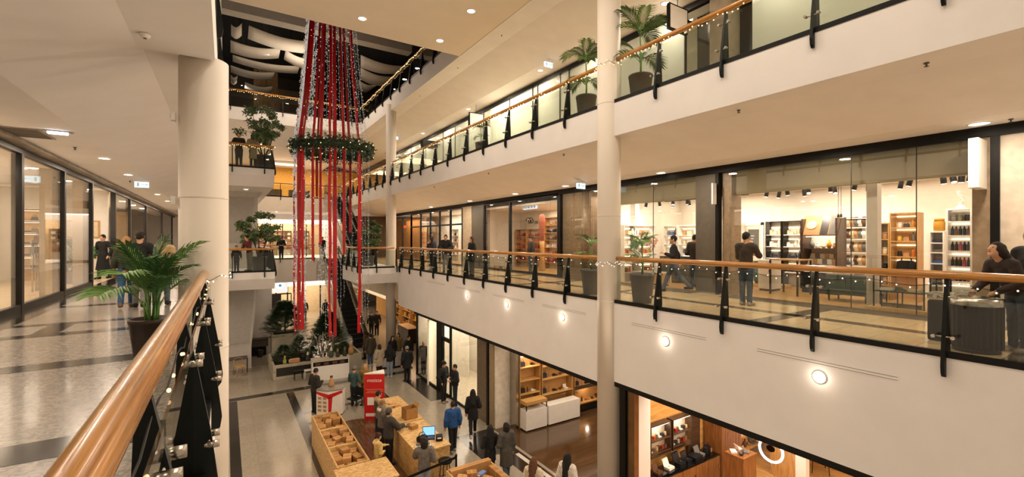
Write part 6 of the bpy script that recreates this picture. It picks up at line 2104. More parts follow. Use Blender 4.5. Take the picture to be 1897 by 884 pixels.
# ------------------------------------------------------------------ PLANTS
PALM = mat('palm_green', '#3d6b33', 0.45, var=0.35, scale=5)
PALM2 = mat('palm_light_green', '#6c9448', 0.45, var=0.3, scale=5)
FICUS = mat('ficus_green', '#64794c', 0.55, var=0.4, scale=3)
FIR = mat('fir_green', '#466040', 0.6, var=0.4, scale=4)
BARK = mat('bark', '#5b4734', 0.8, var=0.3, scale=12)
SOIL = mat('soil', '#2a1d14', 0.9, var=0.4, scale=20)
POTG = mat('pot_grey', '#5a544e', 0.6, var=0.06)
POTB = mat('pot_dark_brown', '#3a2c26', 0.45, var=0.08)
POTK = mat('pot_black', '#1b1a19', 0.4, var=0.1)


def frond(L, leaf=0.26, n=22, droop=0.9, start=0.25, seed=0, a0=68, lw=0.019):
    """arched palm frond along +x with leaflets on both sides, each a folded blade"""
    rnd = random.Random(seed)
    b = MB()
    pts = []
    for i in range(13):
        t = i / 12
        a = math.radians(a0) - droop * (t ** 1.7 if a0 > 80 else t) * 1.25
        if i == 0:
            pts.append(Vector((0, 0, 0)))
        else:
            pts.append(pts[-1] + Vector((math.cos(a), 0, math.sin(a))) * (L / 12))
    b.tube(pts, [0.011 * (1 - 0.8 * i / 12) for i in range(13)], 5)
    for k in range(n):
        t = start + (1 - start) * (k + 0.5) / n
        f = t * 12
        i = min(11, int(f))
        p = pts[i].lerp(pts[i + 1], f - i)
        d = (pts[i + 1] - pts[i]).normalized()
        ll = leaf * (0.55 + 0.9 * math.sin(PI * min(1, (t - start) / (1 - start) * 0.85 + 0.12))) * rnd.uniform(0.9, 1.1)
        for sd in (-1, 1):
            out = (Vector((0, sd, 0)) * 0.85 + d * (0.55 + 0.5 * t) + Vector((0, 0, 0.12))).normalized()
            w = d.cross(out).normalized().cross(out) * lw
            m1 = p + out * ll * 0.5 + Vector((0, 0, 0.01))
            e = p + out * ll + Vector((0, 0, -ll * rnd.uniform(0.12, 0.3)))
            up = Vector((0, 0, 0.006))
            b.add([p - w * .4, p + w * .4 + up, m1 + w + up, m1 - w, e, m1 + Vector((0, 0, -0.008)), p + Vector((0, 0, -0.004))], [(0, 6, 5, 3), (6, 1, 2, 5), (3, 5, 4), (5, 2, 4)], True)
    return b


def pot(r, h, m, root, taper=0.74):
    root.location.z += 0.004
    MB().lathe([(r * taper, 0), (r * taper, 0.02), (r * 0.97, h - 0.05), (r, h - 0.05), (r, h), (r * 0.9, h), (r * 0.88, h - 0.07), (0.01, h - 0.075)], seg=28, caps=False).build('pot', m, root)
    MB().lathe([(r * 0.9, h - 0.06), (0.001, h - 0.045)], seg=20, caps=False).build('soil', SOIL, root)


def palm(label, loc, pr, ph, H, n=11, potm=None, seed=1, spread=1.0, rz=0, group=None, stems=5, Lf=(0.6, 0.9), leaf=0.26, droop=(0.5, 1.5), a0=68):
    rnd = random.Random(seed)
    R = thing('potted_palm', label, 'plant', loc, rz, group)
    pot(pr, ph, potm or POTB, R)
    protos = []
    for k in range(4):
        protos.append(None)
    for i in range(n):
        a = 2 * PI * i * 0.381966 + rnd.uniform(-.3, .3)
        L = H * rnd.uniform(*Lf)
        hb = ph - 0.06
        k = i % 4
        if protos[k] is None:
            o = frond(1.0, leaf, 17, droop[0] + (droop[1] - droop[0]) * k / 3, 0.42, seed * 10 + k, a0 - 3 * k, 0.013).build('frond', PALM if k % 2 == 0 else PALM2, R)
            protos[k] = o.data
        else:
            o = bpy.data.objects.new('frond', protos[k])
            COL.objects.link(o)
            o.parent = R
        o.location = (0.05 * math.cos(a), 0.05 * math.sin(a), hb)
        o.rotation_euler = (0, rnd.uniform(-0.25, 0.05) * spread, a)
        o.scale = (L * spread, L, L)
    b = MB()
    for i in range(stems):
        a = 2 * PI * i / stems
        b.tube([(0.06 * math.cos(a), 0.06 * math.sin(a), ph - 0.1), (0.08 * math.cos(a), 0.08 * math.sin(a), ph + H * 0.22)], [0.016, 0.010], 6)
    b.build('stem', PALM2, R)
    return R


def stem_palm(label, loc, pr, ph, H, potm, seed=3, n=12, rz=0):
    """kentia style palm: crowns of fronds at two heights along a slender stem"""
    rnd = random.Random(seed)
    R = thing('potted_palm', label, 'plant', loc, rz)
    pot(pr, ph, potm, R)
    MB().tube([(0, 0, ph - 0.08), (0.02, 0.0, ph + H * .3), (0.0, 0.02, ph + H * .62)], [0.028, 0.022, 0.014], 8).build('stem', PALM2, R)
    for i in range(n):
        a = 2 * PI * i * 0.381966 + rnd.uniform(-.3, .3)
        lv = 0.18 if i % 3 == 0 else 0.58
        o = frond(1.0, 0.34, 18, rnd.uniform(0.7, 1.9), 0.2, seed * 10 + i, 72).build('frond', PALM2 if i % 2 else PALM, R)
        o.location = (0, 0, ph + H * lv)
        o.rotation_euler = (0, rnd.uniform(-0.2, 0.1), a)
        L = H * rnd.uniform(0.40, 0.52)
        o.scale = (L, L, L)
    return R


def leaf_cloud(b, centers, n, size, rnd, flat=1.0):
    for i in range(n):
        c, r = centers[rnd.randrange(len(centers))]
        v = Vector((rnd.gauss(0, 1), rnd.gauss(0, 1), rnd.gauss(0, 1)))
        v.normalize()
        p = Vector(c) + Vector((v.x, v.y, v.z * flat)) * r * rnd.random() ** 0.45
        d = Vector((rnd.uniform(-1, 1), rnd.uniform(-1, 1), rnd.uniform(-0.9, 0.3))).normalized()
        w = d.cross(Vector((rnd.uniform(-1, 1), rnd.uniform(-1, 1), rnd.uniform(-1, 1)))).normalized()
        L = size * rnd.uniform(0.7, 1.3)
        nn = d.cross(w) * 0.05 * L
        b.add([p, p + d * L * .5 + w * L * .30 + nn, p + d * L, p + d * L * .5 - w * L * .30 + nn], [(0, 1, 2), (0, 2, 3)])


def tree(label, loc, pr, ph, H, W, n, potm, seed, size=0.13, name='potted_tree', clumps=27, trunkf=0.42, m=None):
    rnd = random.Random(seed)
    R = thing(name, label, 'tree', loc)
    pot(pr, ph, potm, R, 0.8)
    b = MB()
    cs = []
    base = Vector((0, 0, ph - 0.08))
    for k in range(3):
        a = 2 * PI * k / 3 + rnd.uniform(-.4, .4)
        top = Vector((math.cos(a) * W * .2, math.sin(a) * W * .2, H * (trunkf + 0.2 * rnd.random())))
        b.tube([base + Vector((0.05 * math.cos(a), 0.05 * math.sin(a), 0)), base.lerp(top, 0.5) + Vector((rnd.uniform(-.08, .08), rnd.uniform(-.08, .08), 0)), top], [0.045, 0.032, 0.02], 7)
        for q in range(clumps // 3):
            aa = rnd.uniform(0, 2 * PI)
            z = rnd.uniform(trunkf + 0.02, 0.93)
            rr = W * (0.16 + 0.30 * rnd.random()) * (1.15 - abs(z - 0.65) * 1.2)
            e = Vector((math.cos(aa) * rr, math.sin(aa) * rr, z * H))
            s = base.lerp(top, rnd.uniform(0.6, 1.0))
            b.tube([s, s.lerp(e, 0.5) + Vector((0, 0, 0.1)), e], [0.014, 0.009, 0.005], 5)
            cs.append((e, W * rnd.uniform(0.09, 0.15)))
    b.build('trunk', BARK, R)
    b = MB()
    leaf_cloud(b, cs, n, size, rnd, 0.7)
    b.build('foliage', m or FICUS, R)
    return R


def fir_bush(label, loc, H, W, n, seed, box=None):
    rnd = random.Random(seed)
    R = thing('fir_tree', label, 'tree', loc)
    MB().tube([(0, 0, 0), (0, 0, H * .8)], [0.06, 0.015], 7).build('trunk', BARK, R)
    b = MB()
    for i in range(n):
        t = rnd.random() ** 0.7
        z = H * (0.05 + 0.93 * t)
        rr = W / 2 * (1.0 - t ** 1.6) * (0.55 + 0.45 * rnd.random()) + 0.03
        a = rnd.uniform(0, 2 * PI)
        p = Vector((math.cos(a) * rr * .5, math.sin(a) * rr * .5, z))
        d = Vector((math.cos(a), math.sin(a), rnd.uniform(-0.05, 0.6))).normalized()
        L = W * rnd.uniform(0.16, 0.26)
        e = p + d * (rr * .5 + L * .4)
        w = d.cross(Vector((0, 0, 1))).normalized()
        for k in range(7):
            q = p.lerp(e, 0.35 + 0.65 * k / 6)
            for sd in (-1, 1):
                o = (w * sd + d * 0.9 + Vector((0, 0, rnd.uniform(-.2, .3)))).normalized() * L * .42
                b.add([q - d * 0.03, q + d * 0.03, q + o], [(0, 1, 2)])
    b.build('foliage', FIR, R)
    return R


# the big palm by the near handrail and its column
R = palm('lush potted palm beside the near handrail and the big left column', (-0.83, 7.62, 0.003), 0.25, 0.54, 1.0, n=20, potm=POTB, seed=4, spread=1.0, Lf=(0.85, 1.28), leaf=0.24, droop=(0.45, 1.35), a0=89, stems=6)
stem_palm('tall kentia palm in a brown pot on the second floor right of the near column', (9.05, 7.98, L2), 0.31, 0.72, 1.75, POTG, 5)
stem_palm('kentia palm in a brown pot on the second floor left of the near column', (9.0, 10.0, L2), 0.31, 0.72, 1.75, POTG, 6)
stem_palm('potted palm in a tall grey pot right of the near column, before the store', (8.85, 7.75, 0), 0.31, 0.72, 1.15, POTG, 7, n=10)
stem_palm('potted palm in a grey pot on the first floor left of the near column', (8.97, 9.75, 0), 0.31, 0.72, 1.15, POTG, 8, n=10)
stem_palm('small palm far along the second floor walkway near the far column', (8.9, 27.6, L2), 0.28, 0.6, 1.35, POTG, 9, n=10)
stem_palm('dark potted plant behind the second floor rail by the small blade sign', (9.6, 17.6, L2), 0.26, 0.8, 1.0, POTK, 10, n=8)
tree('tall fine leaved tree in a black pot on the left second floor landing', (1.62, 26.1, L2), 0.42, 0.75, 3.35, 2.2, 3400, POTK, 11, 0.13)
tree('bushy fine leaved tree in a grey pot on the left first floor landing', (1.45, 26.3, 0), 0.38, 0.7, 3.2, 1.95, 3400, POTG, 12, 0.13)
tree('leafy tree behind the red ribbons on the right first floor landing', (7.2, 27.3, 0), 0.38, 0.6, 2.8, 1.7, 2800, POTG, 13, 0.17)
tree('broad leaved rubber plant in a round bowl inside the left shop window', (-4.75, 22.2, 0.004), 0.3, 0.42, 2.0, 1.15, 260, mat('pot_taupe', '#6d5f52', 0.6), 14, 0.26, name='rubber_plant', clumps=14, trunkf=0.3, m=PALM)

for i, (x, y, cc, lab) in enumerate([(13.1, 11.6, PALM2, 'vase of leafy green stems on the white table behind the palm'), (13.2, 11.15, None, 'vase of pale pink blossom on the white table behind the palm')]):
    R = thing('flower_vase', lab, 'vase', (x, y, 0.852))
    MB().lathe([(0.05, 0), (0.08, 0.08), (0.05, 0.2), (0.035, 0.24), (0.045, 0.26)], seg=12).build('vase', WHITEP, R)
    b = MB()
    for k in range(7):
        a = k * 2.4
        b.tube([(0, 0, 0.2), (0.1 * math.cos(a), 0.1 * math.sin(a), 0.45), (0.22 * math.cos(a), 0.22 * math.sin(a), 0.62 + 0.03 * k)], 0.005, 5)
    b.build('stems', BARK, R)
    b = MB()
    leaf_cloud(b, [(Vector((0.2 * math.cos(k * 2.4), 0.2 * math.sin(k * 2.4), 0.58 + 0.03 * k)), 0.13) for k in range(7)], 170, 0.09, random.Random(40 + i))
    b.build('foliage', cc or mat('blossom_pink', '#d9b0a0', 0.6, var=0.2), R)

# ------------------------------------------------------------------ PLANTER GARDEN WITH FOUNTAIN
PLW = mat('planter_stone', '#b0a894', 0.5, var=0.06)


def planter(label, x0, x1, y0, y1, h, panel=True):
    R = thing('planter', label, 'planter', ((x0 + x1) / 2, (y0 + y1) / 2, L0))
    w, d = (x1 - x0) / 2, (y1 - y0) / 2
    t = 0.1
    b = MB().box(-w, w, -d, -d + t, 0, h).box(-w, w, d - t, d, 0, h).box(-w, -w + t, -d + t, d - t, 0, h).box(w - t, w, -d + t, d - t, 0, h)
    b.build('box', PLW, R, bev=0.01)
    MB().box(-w + t, w - t, -d + t, d - t, 0.02, h - 0.12).build('soil', SOIL, R)
    if panel:
        MB().box(-w + 0.15, w - 0.15, -d - 0.012, -d, 0.15, h - 0.15).build('front_panel', mat('dark_panel', '#23211f', 0.4), R)
        MB().box(-w + 0.05, -w + 0.09, -d - 0.01, -d, h * .5, h * .5 + 0.05).build('button', GOODS['red'], R)
    return R


planter('long pale planter with dark front panel at the left of the garden', 2.0, 4.05, 25.4, 28.2, 0.72)
planter('pale planter with grass behind the white counter, right side of the garden', 5.0, 6.3, 25.2, 28.0, 0.85, False)
planter('tall pale planter box holding the left fir at the back of the garden', 2.2, 3.6, 28.4, 29.8, 1.7, False)
fir_bush('wide fir tree at the left of the ground floor planter garden', (2.9, 28.9, L0 + 1.35), 2.1, 2.5, 800, 21)
fir_bush('tall dark fir tree in the planter by the escalator side', (4.95, 27.4, L0 + 0.7), 2.15, 2.2, 1000, 22)
for i, (x, y, h, w) in enumerate([(2.6, 26.4, 0.9, 1.1), (3.4, 26.8, 1.2, 1.2), (3.9, 26.2, 0.7, 0.8), (5.5, 25.9, 0.7, 0.8)]):
    R = fir_bush('low green shrub in the planter garden, %s' % ['beside the yellow pear', 'behind the paper sack', 'close to the silver fountain', 'in the right planter by the figurine'][i], (x, y, L0 + 0.6 if i < 3 else L0 + 0.72), h, w, 220, 30 + i)
    R['category'] = 'shrub'
b = MB((5.65, 26.6, L0 + 0.73))
rnd = random.Random(5)
for i in range(700):
    x, y = 5.15 + rnd.random() * 1.0, 25.35 + rnd.random() * 2.4
    d = Vector((rnd.uniform(-.4, .4), rnd.uniform(-.4, .4), 1)) * rnd.uniform(0.08, 0.2)
    b.add([(x - 0.01, y, L0 + 0.73), (x + 0.01, y, L0 + 0.73), (x + d.x, y + d.y, L0 + 0.73 + d.z)], [(0, 1, 2)])
tag(b.build('grass', PALM2), 'short grass growing in the right planter', 'grass', kind='stuff')
# white counter in front
R = thing('garden_counter', 'long white counter with dark inset band in front of the planter garden', 'counter', (3.6, 24.0, L0), D_(-4))
MB().box(0, 1.75, 0, 0.62, 0, 1.0).build('body', WHITEP, R, bev=0.01)
MB().box(-0.02, 1.77, -0.02, 0.64, 1.0, 1.05).build('top', mat('counter_stone', '#bcb09a', 0.3), R, bev=0.006)
MB().box(0.05, 1.7, -0.012, 0, 0.76, 0.97).build('inset_band', BLACK, R)
b = MB()
for k, x in enumerate([0.15, 0.55, 0.95, 1.3]):
    b.box(x, x + 0.22, -0.018, -0.012, 0.80, 0.92)
b.build('picture_strip', GOODS['brown'], R)
# silver fountain of loops
R = thing('silver_fountain', 'silver metallic fountain of curling loops in the middle of the garden', 'fountain', (4.45, 26.0, L0))
MB().box(-0.5, 0.5, -0.5, 0.5, 0, 0.55).build('base', BLACK, R)
MB().lathe([(0.25, 0.55), (0.3, 0.62), (0.08, 0.75), (0.05, 1.2), (0.1, 1.3), (0.04, 1.4), (0.03, 1.9), (0.001, 2.1)], seg=14).build('stem', CHROME, R)
for k in range(9):
    a = 2 * PI * k / 9
    pts = []
    for i in range(13):
        t = i / 12
        rr = 0.12 + 0.62 * math.sin(t * PI * .62) * (1 if k % 2 else 0.7)
        pts.append((math.cos(a) * rr, math.sin(a) * rr, 0.75 + 1.15 * math.sin(t * PI) * (1 if k % 2 == 0 else 0.75) + 0.1 * t))
    MB().tube(pts, 0.02, 6).build('loop', CHROME, R)
b = MB()
for k in range(60):
    a, rr = random.uniform(0, 2 * PI), random.uniform(0.1, 0.75)
    b.sphere((math.cos(a) * rr, math.sin(a) * rr, random.uniform(0.7, 1.9)), 0.025, 6, 4)
b.build('crystals', mat('crystal_white', '#e9e6e0', 0.15), R)['kind'] = 'stuff'
# figures and decorations on the counter and planters
for i, (x, y, z, h, c1, c2, lab) in enumerate([(4.55, 24.3, L0 + 1.05, 0.55, '#39442f', '#d8cfc0', 'green gnome figurine with pale hat on the left end of the white counter'), (4.85, 24.2, L0 + 1.05, 0.45, '#3b2f24', '#8f7a5a', 'brown gnome figurine on the white counter next to the green one'),
                                               (5.2, 24.2, L0 + 1.05, 0.5, '#2c2f2a', '#6b5f4c', 'dark small figurine at the right end of the white counter'), (5.75, 25.26, L0 + 0.85, 0.7, '#b98a58', '#caa08a', 'tan standing doll figurine on the edge of the right planter'),
                                               (2.55, 25.6, L0 + 0.72, 0.42, '#9aa046', '#a9ab55', 'yellow green pear ornament on the left planter'), (3.62, 25.5, L0 + 0.72, 0.5, '#2a2c2f', '#c8bfae', 'small dark figurine with pale head on the left planter')]):
    R = thing('figurine', lab, 'figurine', (x, y, z))
    MB().lathe([(h * .18, 0), (h * .22, h * .12), (h * .2, h * .4), (h * .1, h * .6)], seg=12).build('body', mat('fig_' + c1.strip('#'), c1, 0.6), R)
    MB().sphere((0, 0, h * .7), h * .13, 10, 7).build('head', mat('fig_' + c2.strip('#'), c2, 0.6), R)
    MB().lathe([(h * .15, h * .76), (h * .05, h * .92), (0.002, h)], seg=10).build('hat', mat('fig_' + c2.strip('#'), c2, 0.6), R)
R = thing('paper_sack', 'tan paper sack lying on the left planter beside the pear ornament', 'sack', (3.0, 25.52, L0 + 0.72))
MB().box(-0.25, 0.25, -0.1, 0.1, 0, 0.22).build('body', GOODS['tan'], R, bev=0.05)
MB().box(-0.27, -0.2, -0.06, 0.06, 0.06, 0.18).build('folded_end', GOODS['cream'], R)
for i, (x, y) in enumerate([(3.1, 24.9), (3.55, 24.75)]):
    R = thing('garden_stool', ['black', 'white framed'][i] + ' small folding stool in front of the left planter', 'stool', (x, y, L0))
    MB().box(-0.2, 0.2, -0.15, 0.15, 0.42, 0.46).build('seat', BLACK if i == 0 else WHITEP, R)
    for sx in (-0.17, 0.17):
        for sy in (-0.12, 0.12):
            MB().tube([(sx, sy, 0.42), (sx * 1.1, sy * 1.1, 0)], 0.014, 6).build('leg', BLACK if i == 0 else WHITEP, R)
# left ground seating
R = thing('wooden_chair', 'light wooden chair by the dark table under the left landing', 'chair', (0.62, 27.4, L0), D_(20))
MB().box(-0.22, 0.22, -0.22, 0.22, 0.42, 0.46).build('seat', OAKX, R)
for sx in (-0.2, 0.2):
    for sy in (-0.2, 0.2):
        MB().tube([(sx, sy, 0.42 if sy < 0 else 0.8), (sx * 1.05, sy * 1.05, 0)], 0.018, 7).build('leg', OAK, R)
b = MB()
b.tube([(-0.2, 0.2, 0.8), (-0.1, 0.25, 0.84), (0.1, 0.25, 0.84), (0.2, 0.2, 0.8)], 0.02, 7).tube([(-0.2, 0.2, 0.62), (0, 0.24, 0.63), (0.2, 0.2, 0.62)], 0.02, 7)
b.build('backrest', OAK, R)
table('cafe_table', 'dark low table against the white wall under the left landing', 'table', (-0.1, 29.9 - 2.2, L0), 0, 1.1, 0.7, 0.75, DKW, DKW)
R = thing('waste_basket', 'small dark waste basket on the floor left of the planter garden', 'bin', (1.75, 30.9, L0))
MB().lathe([(0.13, 0), (0.17, 0.42), (0.155, 0.42), (0.12, 0.03)], seg=14, caps=False).build('body', POTK, R)
MB().lathe([(0.175, 0.40), (0.18, 0.43), (0.16, 0.43)], seg=14, caps=False).build('rim', POTK, R)
R = thing('wall_bench', 'long dark bench shelf along the wall under the left landing', 'bench', (-0.1, 31.2, L0))
MB().box(0, 2.3, 0, 0.6, 0.55, 0.95).build('body', SGREY, R)
MB().box(0, 2.3, -0.02, 0.6, 0.95, 1.0).build('top', DKW, R)
MB().box(0.1, 2.2, 0.1, 0.6, 0, 0.55).build('plinth', BLACK, R)

# ------------------------------------------------------------------ LITTER BINS ON THE RIGHT WALKWAY
R = thing('litter_bin', 'round ribbed dark litter bin with steel rim on the right walkway', 'bin', (9.05, 1.83, 0))
MB().lathe([(0.25, 0.0), (0.25, 0.07)], seg=30).build('base', BLACK, R)
b = MB()
v = []
for k in range(96):
    a = 2 * PI * k / 96
    rr = 0.285 if k % 4 < 2 else 0.272
    v += [(rr * math.cos(a), rr * math.sin(a), 0.07), (rr * math.cos(a), rr * math.sin(a), 0.66)]
b.add(v, [(2 * k, (2 * k + 2) % 192, (2 * k + 3) % 192, 2 * k + 1) for k in range(96)] + [tuple(range(1, 192, 2))])
b.build('body', mat('bin_dark', '#1b1816', 0.6, spec=0.2), R)
MB().lathe([(0.288, 0.66), (0.288, 0.76), (0.22, 0.77), (0.21, 0.70), (0.02, 0.69)], seg=36, caps=False).build('rim', CHROME, R)
R = thing('litter_bin', 'slim dark bin with steel top partly hidden by the balustrade post', 'bin', (9.55, 2.29, 0))
MB().box(-0.16, 0.16, -0.16, 0.16, 0, 0.64).build('body', mat('bin_dark', '#1b1816', 0.6, spec=0.2), R, bev=0.03)
MB().box(-0.165, 0.165, -0.165, 0.165, 0.64, 0.76).build('rim', CHROME, R, bev=0.03)
# ------------------------------------------------------------------ CHRISTMAS RIBBON CHANDELIER
RED = mat('red_ribbon', '#a80f16', 0.45, var=0.2, scale=3)
REDS = mat('red_sequin', '#c0141b', 0.25, var=0.5, scale=60)
SILV = emis('silver_bead_lights', (0.85, 0.78, 0.66), 0.5)
SILV2 = emis('silver_bead_faint', (0.85, 0.75, 0.6), 0.3)
CX_, CY_ = 4.42, 23.2
RT, RW, ZT, ZW = 0.88, 1.69, 15.0, 5.97
R = thing('ribbon_chandelier', 'huge hanging Christmas chandelier of red ribbons, silver strings and a green wreath', 'decoration', (CX_, CY_, ZT))
right_ = Vector((CSY, -SNY, 0))
fwd_ = Vector((SNY, CSY, 0))


def ring_pt(lat, front, r, z):
    lat = max(-0.999, min(0.999, lat))
    dep = math.sqrt(1 - lat * lat) * (-1 if front else 1)
    return right_ * lat * r + fwd_ * dep * r + Vector((0, 0, z - ZT))


def rad(z):
    if z > ZW:
        t = (ZT - z) / (ZT - ZW)
        return RT + (RW - RT) * (0.72 * t + 0.28 * t ** 3)
    return RW * (1.0 + 0.0 * (ZW - z))


def strand(lat, front, z0, z1, n=22):
    return [ring_pt(lat, front, rad(z1 + (z0 - z1) * i / n), z1 + (z0 - z1) * i / n) for i in range(n + 1)]


def ribbon(lat, front, z0, z1, w, m, tw=0.0, wave=0.0):
    b = MB()
    pts = strand(lat, front, z0, z1, 30)
    vs = []
    for i, p in enumerate(pts):
        a = tw * math.sin(i * 0.55 + lat * 9)
        side = (right_ * math.cos(a) + fwd_ * math.sin(a)) * w / 2
        nrm = (fwd_ * math.cos(a) - right_ * math.sin(a)) * 0.008
        q = p + right_ * wave * math.sin(i * .9 + lat * 5)
        vs += [q - side - nrm, q + side - nrm, q + side + nrm, q - side + nrm]
    fs = []
    for i in range(len(pts) - 1):
        a, c = 4 * i, 4 * i + 4
        for k in range(4):
            fs.append((a + k, a + (k + 1) % 4, c + (k + 1) % 4, c + k))
    fs += [(3, 2, 1, 0), (len(vs) - 4, len(vs) - 3, len(vs) - 2, len(vs) - 1)]
    b.add(vs, fs)
    o = b.build('ribbon', m, R)
    return o, pts


def zpy(py, d=21.8):
    return 1.6 + d * (443 - py) / FPX


ribs = [(-0.93, True, 612, 0.14, REDS), (-0.60, True, 602, 0.22, RED), (-0.46, True, 600, 0.20, REDS), (-0.14, True, 480, 0.15, RED), (0.07, True, 452, 0.15, RED), (0.30, True, 612, 0.17, REDS),
        (0.42, True, 612, 0.22, RED), (0.62, True, 470, 0.16, RED), (0.91, True, 612, 0.19, REDS), (-0.30, False, 560, 0.16, RED), (0.15, False, 430, 0.16, RED), (0.50, False, 540, 0.16, REDS), (-0.75, False, 360, 0.16, RED)]
for i, (lat, fr, py, w, m) in enumerate(ribs):
    w *= 0.78
    ribbon(lat, fr, ZT, zpy(py), w, m, 0.35 if m is RED else 0.6, 0.0 if m is RED else 0.02)
# silver bead strings
rnd = random.Random(3)
sil = [(-0.97, True, 600), (-0.88, True, 330), (-0.8, True, 560), (-0.72, True, 500), (-0.66, False, 590), (-0.86, False, 420), (-0.95, False, 580), (-0.5, False, 600), (-0.38, True, 590), (-0.25, False, 600), (-0.05, False, 560),
       (0.2, True, 600), (0.36, True, 560), (0.55, True, 600), (0.7, False, 600), (0.78, True, 520), (0.85, False, 600), (0.96, True, 600), (0.98, False, 520), (0.66, True, 440), (-0.99, True, 250), (-0.93, True, 260), (-0.84, True, 300), (-0.77, True, 240), (-0.9, False, 280), (0.9, True, 330), (-0.7, True, 270), (0.82, True, 300)]
for i, (lat, fr, py) in enumerate(sil):
    pts = strand(lat, fr, ZT, zpy(py), 24)
    b = MB()
    b.tube(pts, 0.004, 4)
    L = ZT - zpy(py)
    nb = int(L / 0.17)
    dense = lat < -0.6
    for k in range(nb * (2 if dense else 1)):
        z = ZT - L * (k + rnd.random() * .6) / (nb * (2 if dense else 1))
        p = ring_pt(lat, fr, rad(z), z) + Vector((rnd.uniform(-.07, .07), rnd.uniform(-.07, .07), 0)) * (1.6 if dense else 0.6)
        r_ = rnd.uniform(0.018, 0.036)
        if dense and k % 2:
            n = len(b.v)
            a = rnd.uniform(0, PI)
            pp = [p + (right_ * math.cos(a) + fwd_ * math.sin(a)) * (math.cos(q * PI / 4) * 0.055) + Vector((0, 0, math.sin(q * PI / 4) * 0.055)) for q in range(8)]
            b.tube(pp, 0.008, 4, closed=True)
        else:
            b.sphere(p, r_ * .8, 6, 4)
    b.build('bead_string', SILV if lat < -0.6 else SILV2, R)
# twinkle lights along some ribbons
b = MB()
for lat, fr, py, w, m in ribs:
    if m is REDS or rnd.random() < 0.5:
        L = ZT - zpy(py)
        for k in range(int(L / 0.45)):
            z = ZT - L * (k + rnd.random()) / int(L / 0.45)
            p = ring_pt(lat, fr, rad(z), z) + right_ * rnd.choice((-1, 1)) * w * rnd.uniform(0.3, 0.6) - fwd_ * 0.03 * (1 if fr else -1)
            b.sphere(p, 0.014, 5, 3)
o = b.build('twinkle_lights', BULBW, R)
o['kind'] = 'stuff'
# wreath
b = MB()
for i in range(4200):
    a = rnd.uniform(0, 2 * PI)
    ph = rnd.uniform(0, 2 * PI)
    rr = 0.34 * rnd.random() ** 0.4
    c = Vector((math.cos(a), math.sin(a), 0)) * (1.64 + rr * math.cos(ph)) + Vector((0, 0, ZW - ZT + rr * math.sin(ph) * 1.25))
    d = Vector((rnd.uniform(-1, 1), rnd.uniform(-1, 1), rnd.uniform(-1, 1))).normalized()
    w = d.cross(Vector((rnd.uniform(-1, 1), rnd.uniform(-1, 1), rnd.uniform(-1, 1)))).normalized()
    L = rnd.uniform(0.09, 0.17)
    b.add([c, c + d * L * .5 + w * L * .25, c + d * L, c + d * L * .5 - w * L * .25], [(0, 1, 2, 3)])
wr = b.build('wreath', mat('wreath_green', '#22401f', 0.55, var=0.4, scale=4), R)
pts = [(1.64 * math.cos(2 * PI * k / 40), 1.64 * math.sin(2 * PI * k / 40), ZW - ZT) for k in range(40)]
MB().tube(pts, 0.2, 8, closed=True).build('ring', mat('wreath_core', '#16240f', 0.8), wr)
b = MB()
for i in range(70):
    a = rnd.uniform(0, 2 * PI)
    b.sphere(Vector((math.cos(a), math.sin(a), 0)) * (1.64 + 0.3 * rnd.choice((-1, 1))) + Vector((0, 0, ZW - ZT + rnd.uniform(-.25, .25))), 0.024, 5, 3)
b.build('fairy_lights', BULB, wr)['kind'] = 'stuff'
b = MB()
b.tube([(RT * math.cos(2 * PI * k / 30), RT * math.sin(2 * PI * k / 30), 0) for k in range(30)], 0.03, 6, closed=True)
for k in range(4):
    a = PI / 2 * k
    b.tube([(RT * math.cos(a), RT * math.sin(a), 0), (RT * math.cos(a), RT * math.sin(a), 0.42)], 0.012, 5)
b.build('hoop', BLACK, R)

# ------------------------------------------------------------------ ESCALATORS
STEEL = mat('escalator_steel', '#aaa59c', 0.35, metal=0.25, var=0.1, scale=5)
STEPM = mat('escalator_step', '#17181a', 0.5, var=0.2)
RUB = mat('handrail_rubber', '#0b0b0c', 0.5)


